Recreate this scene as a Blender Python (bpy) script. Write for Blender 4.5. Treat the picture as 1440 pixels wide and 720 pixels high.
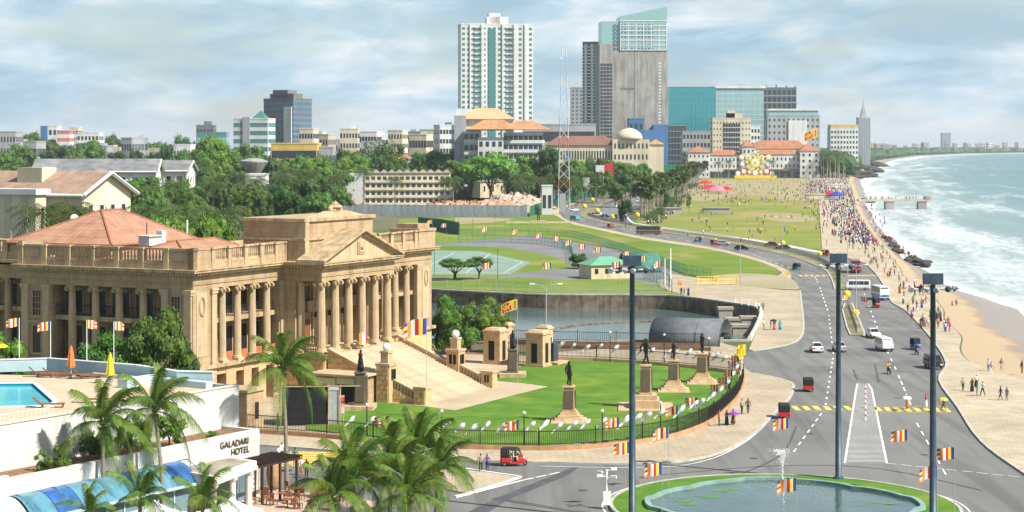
import bpy, bmesh, math, random
from math import sin, cos, pi, radians, atan2, hypot, sqrt
from mathutils import Vector, Matrix
from mathutils.geometry import tessellate_polygon
from mathutils import noise as mnoise

for o in list(bpy.data.objects):
    bpy.data.objects.remove(o)
SC = bpy.context.scene
COL = SC.collection
R = random.Random(7)

# ------------------------------------------------------------------ camera
H = 31.0          # eye height (upper floor of a hotel)
F = 2600.0        # focal length in photo pixels (1440 wide)
HY = 205.0        # photo row of the horizon
cam = bpy.data.cameras.new('camera')
cam.sensor_width = 36.0
cam.lens = F / 1440 * 36.0
cam.shift_y = -(360 - HY) / 1440
cam.clip_start = 1.0
cam.clip_end = 80000
camo = bpy.data.objects.new('camera', cam)
COL.objects.link(camo)
camo.location = (0, 0, H)
camo.rotation_euler = (pi / 2, 0, 0)
SC.camera = camo

# ------------------------------------------------------------------ light
SUN_AZ = (0.87, -0.49)         # horizontal direction towards the sun (x right, y away)
SUN_EL = radians(46)
w = bpy.data.worlds.new('World')
SC.world = w
w.use_nodes = True
nt = w.node_tree
nt.nodes.clear()
N = nt.nodes.new
L = nt.links.new
out = N('ShaderNodeOutputWorld')
bg = N('ShaderNodeBackground')
bg.inputs['Strength'].default_value = 0.075
sky = N('ShaderNodeTexSky')
sky.sky_type = 'NISHITA'
sky.sun_disc = False
sky.sun_elevation = SUN_EL
sky.sun_rotation = atan2(SUN_AZ[0], SUN_AZ[1])
sky.air_density = 1.0
sky.dust_density = 0.7
sky.ozone_density = 1.2
# broken cloud: noise over the direction, flattened so that banks lie level
tc = N('ShaderNodeTexCoord')
def wnoise(scale, detail, rough, off, sc, dist=0.0):
    mp = N('ShaderNodeMapping')
    mp.inputs['Location'].default_value = off
    mp.inputs['Scale'].default_value = sc
    L(tc.outputs['Generated'], mp.inputs[0])
    n = N('ShaderNodeTexNoise')
    n.inputs['Scale'].default_value = scale
    n.inputs['Detail'].default_value = detail
    n.inputs['Roughness'].default_value = rough
    n.inputs['Distortion'].default_value = dist
    L(mp.outputs[0], n.inputs['Vector'])
    return n
def ramp(src, stops):
    r = N('ShaderNodeValToRGB')
    e = r.color_ramp.elements
    while len(e) < len(stops):
        e.new(0.5)
    for i, (p, c) in enumerate(stops):
        e[i].position = p
        e[i].color = (c, c, c, 1) if isinstance(c, (int, float)) else (*c, 1)
    L(src, r.inputs[0])
    return r
n1 = wnoise(8.0, 11, 0.56, (1.3, 0.4, 2.2), (1, 1, 3.6), 0.2)
cov = ramp(n1.outputs['Fac'], [(0.38, 0.3), (0.5, 0.8), (0.58, 1.0)])
n2 = wnoise(11.0, 11, 0.58, (4.1, 7.7, 0.6), (1, 1, 3.6), 0.25)
shade = ramp(n2.outputs['Fac'], [(0.38, (3.1, 4.7, 5.9)), (0.47, (4.4, 6.0, 7.1)), (0.54, (6.1, 7.2, 7.9)), (0.62, (8.2, 8.5, 8.7))])
mixc = N('ShaderNodeMix'); mixc.data_type = 'RGBA'
# banks overlap low down; cover is thinned overhead to weaken the fill light
sz = N('ShaderNodeSeparateXYZ'); L(tc.outputs['Generated'], sz.inputs[0])
op = ramp(sz.outputs['Z'], [(0.06, 1.0), (0.5, 0.35)])
mo = N('ShaderNodeMath'); mo.operation = 'MULTIPLY'; L(cov.outputs[0], mo.inputs[0]); L(op.outputs[0], mo.inputs[1])
L(mo.outputs[0], mixc.inputs['Factor'])
L(sky.outputs[0], mixc.inputs['A'])
L(shade.outputs[0], mixc.inputs['B'])
L(mixc.outputs['Result'], bg.inputs['Color'])
L(bg.outputs[0], out.inputs['Surface'])

sun = bpy.data.lights.new('sun', 'SUN')
sun.energy = 5.0
sun.angle = radians(0.55)
sun.color = (1.0, 0.955, 0.885)
suno = bpy.data.objects.new('sun', sun)
COL.objects.link(suno)
suno.rotation_euler = Vector((SUN_AZ[0] * cos(SUN_EL), SUN_AZ[1] * cos(SUN_EL), sin(SUN_EL))).to_track_quat('Z', 'Y').to_euler()
suno.location = (200, -60, 300)

vs = SC.view_settings
vs.view_transform = 'Standard'
vs.look = 'None'
vs.gamma = 1.0
vs.use_curve_mapping = False
vs.exposure = 0.7
SC.render.engine = 'CYCLES'
SC.cycles.max_bounces = 5
SC.cycles.diffuse_bounces = 2
SC.cycles.glossy_bounces = 2
SC.cycles.transmission_bounces = 3
SC.cycles.transparent_max_bounces = 6
SC.cycles.volume_bounces = 0
SC.cycles.use_denoising = True

# ------------------------------------------------------------------ photo -> place
def G(px, py, z=0.0):
    D = F * (H - z) / (py - HY)
    return ((px - 720) / F * D, D)
def GP(pts, z=0.0):
    return [G(a, b, z) for a, b in pts]
def XD(px, D):
    return (px - 720) / F * D
def ZD(py, D):
    return H - (py - HY) * D / F

# ------------------------------------------------------------------ materials
MATS = {}
def pm(name, col, rough=0.8, var=0.14, scale=1.0, bump=0.0, metal=0.0, spec=0.35, streak=None, world=False, detail=5, stretch=(1, 1, 1), col2=None, objvar=0.0, bscale=None, lo=0.35, hi=0.65, wear=None, joints=None):
    if name in MATS:
        return MATS[name]
    m = bpy.data.materials.new(name)
    m.use_nodes = True
    t = m.node_tree
    b = t.nodes['Principled BSDF']
    b.inputs['Roughness'].default_value = rough
    b.inputs['Metallic'].default_value = metal
    b.inputs['Specular IOR Level'].default_value = spec
    m.diffuse_color = (*col, 1)
    if var <= 0 and not objvar and not bump:
        b.inputs['Base Color'].default_value = (*col, 1)
        MATS[name] = m
        return m
    nn = t.nodes.new; ll = t.links.new
    if world:
        g = nn('ShaderNodeNewGeometry'); vec = g.outputs['Position']
    else:
        g = nn('ShaderNodeTexCoord'); vec = g.outputs['Object']
    mp = nn('ShaderNodeMapping'); mp.inputs['Scale'].default_value = stretch
    ll(vec, mp.inputs[0])
    n = nn('ShaderNodeTexNoise')
    n.inputs['Scale'].default_value = scale; n.inputs['Detail'].default_value = detail; n.inputs['Roughness'].default_value = 0.6
    ll(mp.outputs[0], n.inputs['Vector'])
    cr = nn('ShaderNodeValToRGB')
    e = cr.color_ramp.elements
    c2 = col2 or tuple(min(1, c * (1 + var)) for c in col)
    c1 = col if col2 else tuple(c * (1 - var) for c in col)
    e[0].position = lo; e[0].color = (*c1, 1)
    e[1].position = hi; e[1].color = (*c2, 1)
    ll(n.outputs['Fac'], cr.inputs[0])
    last = cr.outputs[0]
    if streak:            # vertical grime runs: (strength, scale)
        mp2 = nn('ShaderNodeMapping'); mp2.inputs['Scale'].default_value = (1, 1, 0.12)
        ll(vec, mp2.inputs[0])
        n2 = nn('ShaderNodeTexNoise'); n2.inputs['Scale'].default_value = streak[1]; n2.inputs['Detail'].default_value = 6; n2.inputs['Roughness'].default_value = 0.65
        ll(mp2.outputs[0], n2.inputs['Vector'])
        r2 = nn('ShaderNodeValToRGB')
        r2.color_ramp.elements[0].position = 0.36; r2.color_ramp.elements[1].position = 0.56
        s = 1 - streak[0]
        r2.color_ramp.elements[0].color = (s, s * 0.97, s * 0.93, 1); r2.color_ramp.elements[1].color = (1, 1, 1, 1)
        ll(n2.outputs['Fac'], r2.inputs[0])
        mm = nn('ShaderNodeMix'); mm.data_type = 'RGBA'; mm.blend_type = 'MULTIPLY'; mm.inputs['Factor'].default_value = 1
        ll(last, mm.inputs['A']); ll(r2.outputs[0], mm.inputs['B'])
        last = mm.outputs['Result']
    if joints:            # fine mortar lines of cut stone: (block length, course height)
        sx = nn('ShaderNodeSeparateXYZ'); ll(vec, sx.inputs[0]); ax = nn('ShaderNodeMath'); ll(sx.outputs[0], ax.inputs[0]); ll(sx.outputs[1], ax.inputs[1])
        cx = nn('ShaderNodeCombineXYZ'); ll(ax.outputs[0], cx.inputs[0]); ll(sx.outputs[2], cx.inputs[1])
        bt = nn('ShaderNodeTexBrick'); bt.inputs['Scale'].default_value = 1; bt.inputs['Brick Width'].default_value = joints[0]; bt.inputs['Row Height'].default_value = joints[1]; bt.inputs['Mortar Size'].default_value = 0.025
        for k_, v_ in (('Color1', 1.0), ('Color2', 0.9), ('Mortar', 0.66)): bt.inputs[k_].default_value = (v_, v_ * 0.99, v_ * 0.97, 1)
        ll(cx.outputs[0], bt.inputs['Vector']); mj = nn('ShaderNodeMix'); mj.data_type = 'RGBA'; mj.blend_type = 'MULTIPLY'; mj.inputs['Factor'].default_value = 1
        ll(last, mj.inputs['A']); ll(bt.outputs['Color'], mj.inputs['B']); last = mj.outputs['Result']
    if wear:              # worn or stained patches with shapes of their own: (scale, stretch, colour factor, from, to)
        mp3 = nn('ShaderNodeMapping'); mp3.inputs['Scale'].default_value = wear[1]; ll(vec, mp3.inputs[0])
        n3 = nn('ShaderNodeTexNoise'); n3.inputs['Scale'].default_value = wear[0]; n3.inputs['Detail'].default_value = 8; n3.inputs['Distortion'].default_value = 0.6; ll(mp3.outputs[0], n3.inputs['Vector'])
        r3 = nn('ShaderNodeValToRGB'); r3.color_ramp.elements[0].position = wear[3]; r3.color_ramp.elements[1].position = wear[4]
        r3.color_ramp.elements[0].color = (*wear[2], 1); r3.color_ramp.elements[1].color = (1, 1, 1, 1); ll(n3.outputs['Fac'], r3.inputs[0])
        m3 = nn('ShaderNodeMix'); m3.data_type = 'RGBA'; m3.blend_type = 'MULTIPLY'; m3.inputs['Factor'].default_value = 1
        ll(last, m3.inputs['A']); ll(r3.outputs[0], m3.inputs['B']); last = m3.outputs['Result']
    if objvar:
        oi = nn('ShaderNodeObjectInfo')
        hs = nn('ShaderNodeHueSaturation')
        ma = nn('ShaderNodeMath'); ma.operation = 'MULTIPLY_ADD'; ma.inputs[1].default_value = objvar * 2; ma.inputs[2].default_value = 1 - objvar
        ll(oi.outputs['Random'], ma.inputs[0]); ll(ma.outputs[0], hs.inputs['Value'])
        mh = nn('ShaderNodeMath'); mh.operation = 'MULTIPLY_ADD'; mh.inputs[1].default_value = objvar * 0.12; mh.inputs[2].default_value = 0.5 - objvar * 0.06
        ll(oi.outputs['Random'], mh.inputs[0]); ll(mh.outputs[0], hs.inputs['Hue'])
        ll(last, hs.inputs['Color']); last = hs.outputs['Color']
    ll(last, b.inputs['Base Color'])
    if bump:
        nb = n
        if bscale:
            nb = nn('ShaderNodeTexNoise'); nb.inputs['Scale'].default_value = bscale; nb.inputs['Detail'].default_value = 4
            ll(mp.outputs[0], nb.inputs['Vector'])
        bp = nn('ShaderNodeBump'); bp.inputs['Strength'].default_value = bump; bp.inputs['Distance'].default_value = 0.1
        ll(nb.outputs['Fac'], bp.inputs['Height']); ll(bp.outputs[0], b.inputs['Normal'])
    MATS[name] = m
    return m

def foliage(name, c1, c2, objvar=0.2, trans=0.25):
    m = bpy.data.materials.new(name); m.use_nodes = True
    t = m.node_tree; b = t.nodes['Principled BSDF']; nn = t.nodes.new; ll = t.links.new
    b.inputs['Roughness'].default_value = 0.55
    b.inputs['Specular IOR Level'].default_value = 0.3
    g = nn('ShaderNodeTexCoord')
    n = nn('ShaderNodeTexNoise'); n.inputs['Scale'].default_value = 9; n.inputs['Detail'].default_value = 3
    ll(g.outputs['Object'], n.inputs['Vector'])
    cr = nn('ShaderNodeValToRGB'); e = cr.color_ramp.elements
    e[0].position = 0.33; e[0].color = (*c1, 1); e[1].position = 0.67; e[1].color = (*c2, 1)
    ll(n.outputs['Fac'], cr.inputs[0])
    oi = nn('ShaderNodeObjectInfo'); hs = nn('ShaderNodeHueSaturation')
    ma = nn('ShaderNodeMath'); ma.operation = 'MULTIPLY_ADD'; ma.inputs[1].default_value = objvar * 2; ma.inputs[2].default_value = 1 - objvar
    ll(oi.outputs['Random'], ma.inputs[0]); ll(ma.outputs[0], hs.inputs['Value'])
    mh = nn('ShaderNodeMath'); mh.operation = 'MULTIPLY_ADD'; mh.inputs[1].default_value = 0.04; mh.inputs[2].default_value = 0.478
    ll(oi.outputs['Random'], mh.inputs[0]); ll(mh.outputs[0], hs.inputs['Hue'])
    ll(cr.outputs[0], hs.inputs['Color'])
    ll(hs.outputs[0], b.inputs['Base Color'])
    tr = nn('ShaderNodeBsdfTranslucent'); ll(hs.outputs[0], tr.inputs['Color'])
    mix = nn('ShaderNodeMixShader'); mix.inputs[0].default_value = trans
    ll(b.outputs[0], mix.inputs[1]); ll(tr.outputs[0], mix.inputs[2])
    ll(mix.outputs[0], t.nodes['Material Output'].inputs['Surface'])
    MATS[name] = m
    return m

def glassy(name, col, rough=0.12, spec=0.8, metal=0.0):
    return pm(name, col, rough=rough, var=0.0, spec=spec, metal=metal)

# ------------------------------------------------------------------ mesh builder
class MB:
    def __init__(s):
        s.v = []; s.f = []; s.m = []
    def add(s, vs, fs, mi=0):
        k = len(s.v)
        s.v.extend(vs)
        for f in fs:
            s.f.append(tuple(i + k for i in f)); s.m.append(mi)
        return s
    def box(s, cx, cy, cz, sx, sy, sz, mi=0, rz=0.0, top=None):
        """centre x,y ; cz = bottom ; top=(kx,ky) scales the top face"""
        kx, ky = top or (1, 1)
        c, n = cos(rz), sin(rz)
        vs = []
        for z, ax, ay in ((cz, 1, 1), (cz + sz, kx, ky)):
            for a, b in ((-1, -1), (1, -1), (1, 1), (-1, 1)):
                x = a * sx / 2 * ax; y = b * sy / 2 * ay
                vs.append((cx + x * c - y * n, cy + x * n + y * c, z))
        return s.add(vs, [(3, 2, 1, 0), (4, 5, 6, 7), (0, 1, 5, 4), (1, 2, 6, 5), (2, 3, 7, 6), (3, 0, 4, 7)], mi)
    def bx(s, x0, x1, y0, y1, z0, z1, mi=0):
        return s.box((x0 + x1) / 2, (y0 + y1) / 2, z0, abs(x1 - x0), abs(y1 - y0), z1 - z0, mi)
    def cyl(s, p0, p1, r0, r1=None, n=8, mi=0, caps=True):
        return s.tube([p0, p1], [r0, r0 if r1 is None else r1], n, mi, caps)
    def tube(s, pts, rad, n=8, mi=0, caps=True):
        pts = [Vector(p) for p in pts]
        if isinstance(rad, (int, float)):
            rad = [rad] * len(pts)
        vs = []; fs = []
        for i, p in enumerate(pts):
            d = (pts[min(i + 1, len(pts) - 1)] - pts[max(i - 1, 0)]).normalized()
            ref = Vector((0, 0, 1)) if abs(d.z) < 0.9 else Vector((1, 0, 0))
            a = d.cross(ref).normalized(); b = a.cross(d)
            for k in range(n):
                t = 2 * pi * k / n
                vs.append(tuple(p + (a * cos(t) + b * sin(t)) * rad[i]))
        for i in range(len(pts) - 1):
            for k in range(n):
                k2 = (k + 1) % n
                fs.append((i * n + k, i * n + k2, (i + 1) * n + k2, (i + 1) * n + k))
        if caps:
            fs.append(tuple(range(n))); fs.append(tuple(range(len(vs) - 1, len(vs) - 1 - n, -1)))
        return s.add(vs, fs, mi)
    def lathe(s, prof, n=12, cx=0, cy=0, mi=0, mod=None, sx=1, sy=1):
        vs = []; fs = []
        for r, z in prof:
            for k in range(n):
                t = 2 * pi * k / n
                rr = r * (mod(k) if mod else 1)
                vs.append((cx + rr * cos(t) * sx, cy + rr * sin(t) * sy, z))
        for i in range(len(prof) - 1):
            for k in range(n):
                k2 = (k + 1) % n
                fs.append((i * n + k, i * n + k2, (i + 1) * n + k2, (i + 1) * n + k))
        fs.append(tuple(range(n - 1, -1, -1))); fs.append(tuple(range(len(vs) - n, len(vs))))
        return s.add(vs, fs, mi)
    def sphere(s, c, r, n=8, mi=0, sz=1.0):
        prof = [(max(0.02 * r, r * sin(pi * i / (n // 2 + 1))), c[2] - r * sz * cos(pi * i / (n // 2 + 1))) for i in range(n // 2 + 2)]
        return s.lathe(prof, n, c[0], c[1], mi)
    def poly(s, pts, z, mi=0, holes=()):
        loops = [[Vector((p[0], p[1], 0)) for p in pts]] + [[Vector((p[0], p[1], 0)) for p in h] for h in holes]
        flat = [p for l in loops for p in l]
        fs = []
        for t in tessellate_polygon(loops):
            a, b, c = (flat[i] for i in t)
            fs.append(t if (b - a).cross(c - a).z > 0 else (t[0], t[2], t[1]))
        return s.add([(p.x, p.y, z) for p in flat], fs, mi)
    def slab(s, pts, z0, z1, mi=0, mis=None):
        """raised sheet: top polygon and a skirt down to z0"""
        s.poly(pts, z1, mi)
        n = len(pts)
        ar = sum(pts[i][0] * pts[(i + 1) % n][1] - pts[(i + 1) % n][0] * pts[i][1] for i in range(n))
        if ar < 0:
            pts = pts[::-1]
        vs = [(p[0], p[1], z0) for p in pts] + [(p[0], p[1], z1) for p in pts]
        return s.add(vs, [(i, (i + 1) % n, (i + 1) % n + n, i + n) for i in range(n)], mi if mis is None else mis)
    def wall(s, pts, wdt, z0, z1, mi=0, closed=False):
        """a wall / kerb of given width along a polyline"""
        l, r = offset(pts, wdt / 2, closed), offset(pts, -wdt / 2, closed)
        n = len(pts); vs = []
        for i in range(n):
            vs += [(l[i][0], l[i][1], z0), (r[i][0], r[i][1], z0), (r[i][0], r[i][1], z1), (l[i][0], l[i][1], z1)]
        fs = []
        for i in range(n if closed else n - 1):
            a = i * 4; b = ((i + 1) % n) * 4
            fs += [(a + 3, a + 2, b + 2, b + 3), (a, a + 3, b + 3, b), (a + 2, a + 1, b + 1, b + 2)]
        if not closed:
            fs += [(0, 1, 2, 3), (n * 4 - 1, n * 4 - 2, n * 4 - 3, n * 4 - 4)]
        return s.add(vs, fs, mi)
    def mesh(s, name, mats, smooth=False):
        me = bpy.data.meshes.new(name)
        me.from_pydata(s.v, [], s.f)
        for m in (mats if isinstance(mats, (list, tuple)) else [mats]):
            me.materials.append(MATS[m] if isinstance(m, str) else m)
        if any(s.m):
            me.polygons.foreach_set('material_index', s.m)
        if smooth:
            me.polygons.foreach_set('use_smooth', [True] * len(s.f))
        me.update()
        return me
    def build(s, name, mats, parent=None, loc=(0, 0, 0), rz=0.0, smooth=False, kind=None):
        return put(name, s.mesh(name, mats, smooth), parent, loc, rz, kind)

def put(name, me, parent=None, loc=(0, 0, 0), rz=0.0, kind=None, scale=None):
    o = bpy.data.objects.new(name, me)
    COL.objects.link(o)
    o.location = loc if len(loc) == 3 else (loc[0], loc[1], 0)
    o.rotation_euler = rz if isinstance(rz, (tuple, list)) else (0, 0, rz)
    if scale is not None:
        o.scale = scale if isinstance(scale, (tuple, list)) else (scale,) * 3
    if parent:
        o.parent = parent
    if kind:
        o['kind'] = kind
    return o
def offset(pts, d, closed=False):
    n = len(pts); res = []
    for i in range(n):
        if closed:
            a, b = pts[i - 1], pts[(i + 1) % n]
        else:
            a, b = pts[max(i - 1, 0)], pts[min(i + 1, n - 1)]
        tx, ty = b[0] - a[0], b[1] - a[1]
        l = hypot(tx, ty) or 1
        res.append((pts[i][0] - ty / l * d, pts[i][1] + tx / l * d))
    return res
def tag(o, label, cat, group=None):
    o['label'] = label; o['category'] = cat
    if group:
        o['group'] = group
    return o
def thing(name, label, cat, loc=(0, 0, 0), rz=0.0, group=None, scale=None):
    o = bpy.data.objects.new(name, None)
    o.empty_display_size = 0.2
    COL.objects.link(o)
    o.location = loc if len(loc) == 3 else (loc[0], loc[1], 0)
    o.rotation_euler = rz if isinstance(rz, (tuple, list)) else (0, 0, rz)
    if scale is not None:
        o.scale = scale if isinstance(scale, (tuple, list)) else (scale,) * 3
    return tag(o, label, cat, group)
KIDS = {}
def kids(o):
    return [c for c in bpy.data.objects if c.parent == o] if o.name not in KIDS else KIDS[o.name]
def tree_of(o):
    """(object, children tree) of a prototype, read once"""
    return (o, [tree_of(c) for c in o.children])
def dup(tr, loc, rz=0.0, label=None, group=None, scale=None, parent=None):
    o, ch = tr
    c = o.copy(); COL.objects.link(c)
    if parent is None:
        c.location = loc if len(loc) == 3 else (loc[0], loc[1], 0)
        c.rotation_euler = rz if isinstance(rz, (tuple, list)) else (0, 0, rz)
        if scale is not None:
            c.scale = scale if isinstance(scale, (tuple, list)) else (scale,) * 3
        if label: c['label'] = label
        if group: c['group'] = group
    else:
        c.parent = parent
    for k in ch:
        dup(k, None, parent=c)
    return c
def struct(name, mb, mats, smooth=False, kind='structure'):
    return mb.build(name, mats, smooth=smooth, kind=kind)
def lerp(a, b, t):
    return a + (b - a) * t
def resample(pts, step):
    out = [pts[0]]; carry = 0.0
    for a, b in zip(pts, pts[1:]):
        d = hypot(b[0] - a[0], b[1] - a[1]); t = step - carry
        while t <= d:
            out.append((lerp(a[0], b[0], t / d), lerp(a[1], b[1], t / d))); t += step
        carry = d - (t - step)
    return out
def smoothline(pts, k=6):
    """Catmull-Rom through the points"""
    out = []
    for i in range(len(pts) - 1):
        p0, p1, p2, p3 = pts[max(i - 1, 0)], pts[i], pts[i + 1], pts[min(i + 2, len(pts) - 1)]
        for j in range(k):
            t = j / k
            out.append(tuple(0.5 * (2 * p1[c] + (p2[c] - p0[c]) * t + (2 * p0[c] - 5 * p1[c] + 4 * p2[c] - p3[c]) * t * t + (3 * p1[c] - p0[c] - 3 * p2[c] + p3[c]) * t ** 3) for c in (0, 1)))
    out.append(pts[-1])
    return out
def interp(tab, y):
    if y <= tab[0][0]: return tab[0][1]
    for (a, b), (c, d) in zip(tab, tab[1:]):
        if y <= c: return lerp(b, d, (y - a) / (c - a))
    return tab[-1][1]
# ================================================================== materials of the setting
pm('earth', (0.16, 0.13, 0.075), 0.95, world=True, scale=0.02, col2=(0.07, 0.105, 0.03), detail=8)
pm('asphalt', (0.125, 0.122, 0.112), 0.85, world=True, scale=0.05, col2=(0.2, 0.193, 0.175), detail=10, bump=0.15, bscale=3.0, stretch=(1, 0.5, 1), lo=0.3, hi=0.7, wear=(0.5, (1, 0.05, 1), (0.74, 0.74, 0.75), 0.36, 0.52))
pm('asphalt_patch', (0.075, 0.077, 0.078), 0.8, world=True, scale=0.3, var=0.2)
pm('asphalt_old', (0.165, 0.16, 0.147), 0.85, world=True, scale=0.1, var=0.2, wear=(0.45, (1, 0.05, 1), (0.78, 0.78, 0.79), 0.36, 0.54))
pm('yard_grey', (0.17, 0.17, 0.165), 0.9, world=True, scale=0.06, var=0.16)
pm('lawn', (0.065, 0.15, 0.016), 0.9, world=True, scale=0.22, col2=(0.115, 0.215, 0.03), detail=10, bump=0.5, bscale=5.0, spec=0.1, wear=(0.12, (1, 0.6, 1), (1.45, 1.12, 1.1), 0.34, 0.5))
pm('park_grass', (0.15, 0.2, 0.03), 0.95, world=True, scale=0.03, col2=(0.235, 0.235, 0.06), detail=9, bump=0.4, bscale=3.0, spec=0.1, wear=(0.03, (1, 0.4, 1), (1.45, 1.05, 1.9), 0.36, 0.52))
pm('field_grass', (0.10, 0.17, 0.02), 0.95, world=True, scale=0.035, col2=(0.17, 0.22, 0.04), detail=9, bump=0.4, bscale=3.0, spec=0.1, wear=(0.05, (1, 0.5, 1), (1.7, 1.15, 1.9), 0.33, 0.47))
pm('sandy', (0.36, 0.28, 0.17), 0.95, world=True, scale=0.12, col2=(0.46, 0.38, 0.26), detail=8)
pm('dusty', (0.36, 0.29, 0.19), 0.95, world=True, scale=0.05, col2=(0.27, 0.25, 0.13), detail=9)
pm('court_green', (0.19, 0.265, 0.205), 0.8, world=True, scale=0.1, var=0.1)
pm('white_paint', (0.72, 0.72, 0.68), 0.7, world=True, scale=0.6, var=0.12)
pm('yellow_paint', (0.66, 0.5, 0.1), 0.7, world=True, scale=0.8, var=0.18)
pm('kerb_stone', (0.42, 0.39, 0.33), 0.85, world=True, scale=0.8, var=0.2)
pm('brick_kerb', (0.42, 0.24, 0.12), 0.85, world=True, scale=0.8, var=0.2)

def paving(name, c1, c2, mortar, sx, sy, rot):
    m = bpy.data.materials.new(name); m.use_nodes = True
    t = m.node_tree; b = t.nodes['Principled BSDF']; nn = t.nodes.new; ll = t.links.new
    b.inputs['Roughness'].default_value = 0.9; b.inputs['Specular IOR Level'].default_value = 0.2
    g = nn('ShaderNodeNewGeometry'); mp = nn('ShaderNodeMapping'); mp.inputs['Rotation'].default_value = (0, 0, rot)
    ll(g.outputs['Position'], mp.inputs[0])
    br = nn('ShaderNodeTexBrick'); br.inputs['Scale'].default_value = 1.0
    br.inputs['Brick Width'].default_value = sx; br.inputs['Row Height'].default_value = sy; br.inputs['Mortar Size'].default_value = 0.035
    br.inputs['Color1'].default_value = (*c1, 1); br.inputs['Color2'].default_value = (*c2, 1); br.inputs['Mortar'].default_value = (*mortar, 1)
    ll(mp.outputs[0], br.inputs['Vector'])
    n = nn('ShaderNodeTexNoise'); n.inputs['Scale'].default_value = 0.12; n.inputs['Detail'].default_value = 9; n.inputs['Roughness'].default_value = 0.65
    ll(g.outputs['Position'], n.inputs['Vector'])
    cr = nn('ShaderNodeValToRGB'); cr.color_ramp.elements[0].position = 0.3; cr.color_ramp.elements[0].color = (0.72, 0.7, 0.68, 1)
    cr.color_ramp.elements[1].position = 0.7; cr.color_ramp.elements[1].color = (1.1, 1.08, 1.04, 1)
    ll(n.outputs['Fac'], cr.inputs[0])
    mm = nn('ShaderNodeMix'); mm.data_type = 'RGBA'; mm.blend_type = 'MULTIPLY'; mm.inputs['Factor'].default_value = 1
    ll(br.outputs['Color'], mm.inputs['A']); ll(cr.outputs[0], mm.inputs['B']); ll(mm.outputs['Result'], b.inputs['Base Color'])
    MATS[name] = m
paving('pavement', (0.40, 0.335, 0.235), (0.46, 0.39, 0.28), (0.3, 0.25, 0.17), 0.9, 0.9, 0.45)
paving('promenade', (0.43, 0.365, 0.26), (0.49, 0.42, 0.305), (0.37, 0.31, 0.22), 1.2, 1.2, 0.2)

# ================================================================== the coast
SEA = -2.8
shore_tab = [(120, 96), (250, 92), (300, 91), (327, 90), (384, 101), (407, 100.5), (431, 99.5), (473, 103), (525, 110), (548, 112), (592, 118), (738, 142), (871, 166), (1025, 192), (1528, 286), (1814, 338),
             (2177, 420), (2903, 568), (3959, 802), (6000, 1340), (7600, 1900), (8800, 2500), (9500, 3300), (10500, 5200), (34000, 30000)]
edge_tab = [(60, 84), (150, 76), (237, 67.5), (263, 66), (283, 69), (314, 75), (341.5, 80), (371, 85.6), (393, 88), (424, 91.5), (485.5, 101), (548, 111), (601, 118), (713, 136), (886, 165), (1168, 216), (1580, 288),
            (1814, 331), (2177, 410), (2903, 556), (3959, 786), (6000, 1315), (7600, 1870), (8800, 2465), (9500, 3260), (10500, 5150), (34000, 29900)]
def shoreX(y): return interp(shore_tab, y) + 2.5 * mnoise.noise((y * 0.02, 3.3, 0)) * min(1, y / 400)
def edgeX(y): return interp(edge_tab, y) + 1.2 * mnoise.noise((y * 0.035, 9.1, 0)) * (1 if 240 < y else 0)
ys = []
y = 60.0
while y < 33000:
    ys.append(y); y *= 1.012 if y > 200 else 1.05
chan = GP(smoothline([(560, 405), (600, 407), (643, 410), (767, 415), (890, 415.5), (960, 418), (1027, 427), (1060, 432), (1068, 440), (1066, 452), (1050, 480)], 3) + [(920, 480), (780, 482), (690, 483), (560, 478)])
land = [(-9000, 60), (-14000, 33000)] + [(edgeX(v), v) for v in reversed(ys)]
g = MB().poly(land, 0.0, holes=[chan])
struct('ground', g, 'earth')

# beach between promenade edge and water
mb = MB(); cols = 7
for yy in ys:
    if yy > 4200: break
    a, b = edgeX(yy), shoreX(yy) + 6
    for k in range(cols):
        t = k / (cols - 1)
        mb.v.append((lerp(a, b, t), yy, -0.02 + (SEA - 0.5) * t ** 1.15 + 0.12 * mnoise.noise((yy * 0.11, t * 3, 2))))
nr = len(mb.v) // cols
for i in range(nr - 1):
    for k in range(cols - 1):
        q = i * cols + k
        mb.f.append((q, q + 1, q + cols + 1, q + cols)); mb.m.append(0)
m = bpy.data.materials.new('sand'); m.use_nodes = True; MATS['sand'] = m
t = m.node_tree; b = t.nodes['Principled BSDF']; nn = t.nodes.new; ll = t.links.new
ge = nn('ShaderNodeNewGeometry'); sp = nn('ShaderNodeSeparateXYZ'); ll(ge.outputs['Position'], sp.inputs[0])
nz = nn('ShaderNodeTexNoise'); nz.inputs['Scale'].default_value = 0.12; nz.inputs['Detail'].default_value = 7; ll(ge.outputs['Position'], nz.inputs['Vector'])
ad = nn('ShaderNodeMath'); ad.operation = 'MULTIPLY_ADD'; ad.inputs[1].default_value = 1.4; ll(nz.outputs['Fac'], ad.inputs[0]); ll(sp.outputs['Z'], ad.inputs[2])
mr = nn('ShaderNodeMapRange'); mr.inputs['From Min'].default_value = -0.5; mr.inputs['From Max'].default_value = 0.0
ll(ad.outputs[0], mr.inputs['Value'])
mixs = nn('ShaderNodeMix'); mixs.data_type = 'RGBA'; mixs.inputs['A'].default_value = (0.27, 0.18, 0.11, 1); mixs.inputs['B'].default_value = (0.38, 0.285, 0.17, 1)
ll(mr.outputs[0], mixs.inputs['Factor']); ll(mixs.outputs['Result'], b.inputs['Base Color'])
mr2 = nn('ShaderNodeMapRange'); mr2.inputs['To Min'].default_value = 0.22; mr2.inputs['To Max'].default_value = 0.95
ll(mr.outputs[0], mr2.inputs['Value']); ll(mr2.outputs[0], b.inputs['Roughness'])
struct('beach', mb, 'sand', smooth=True)

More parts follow.
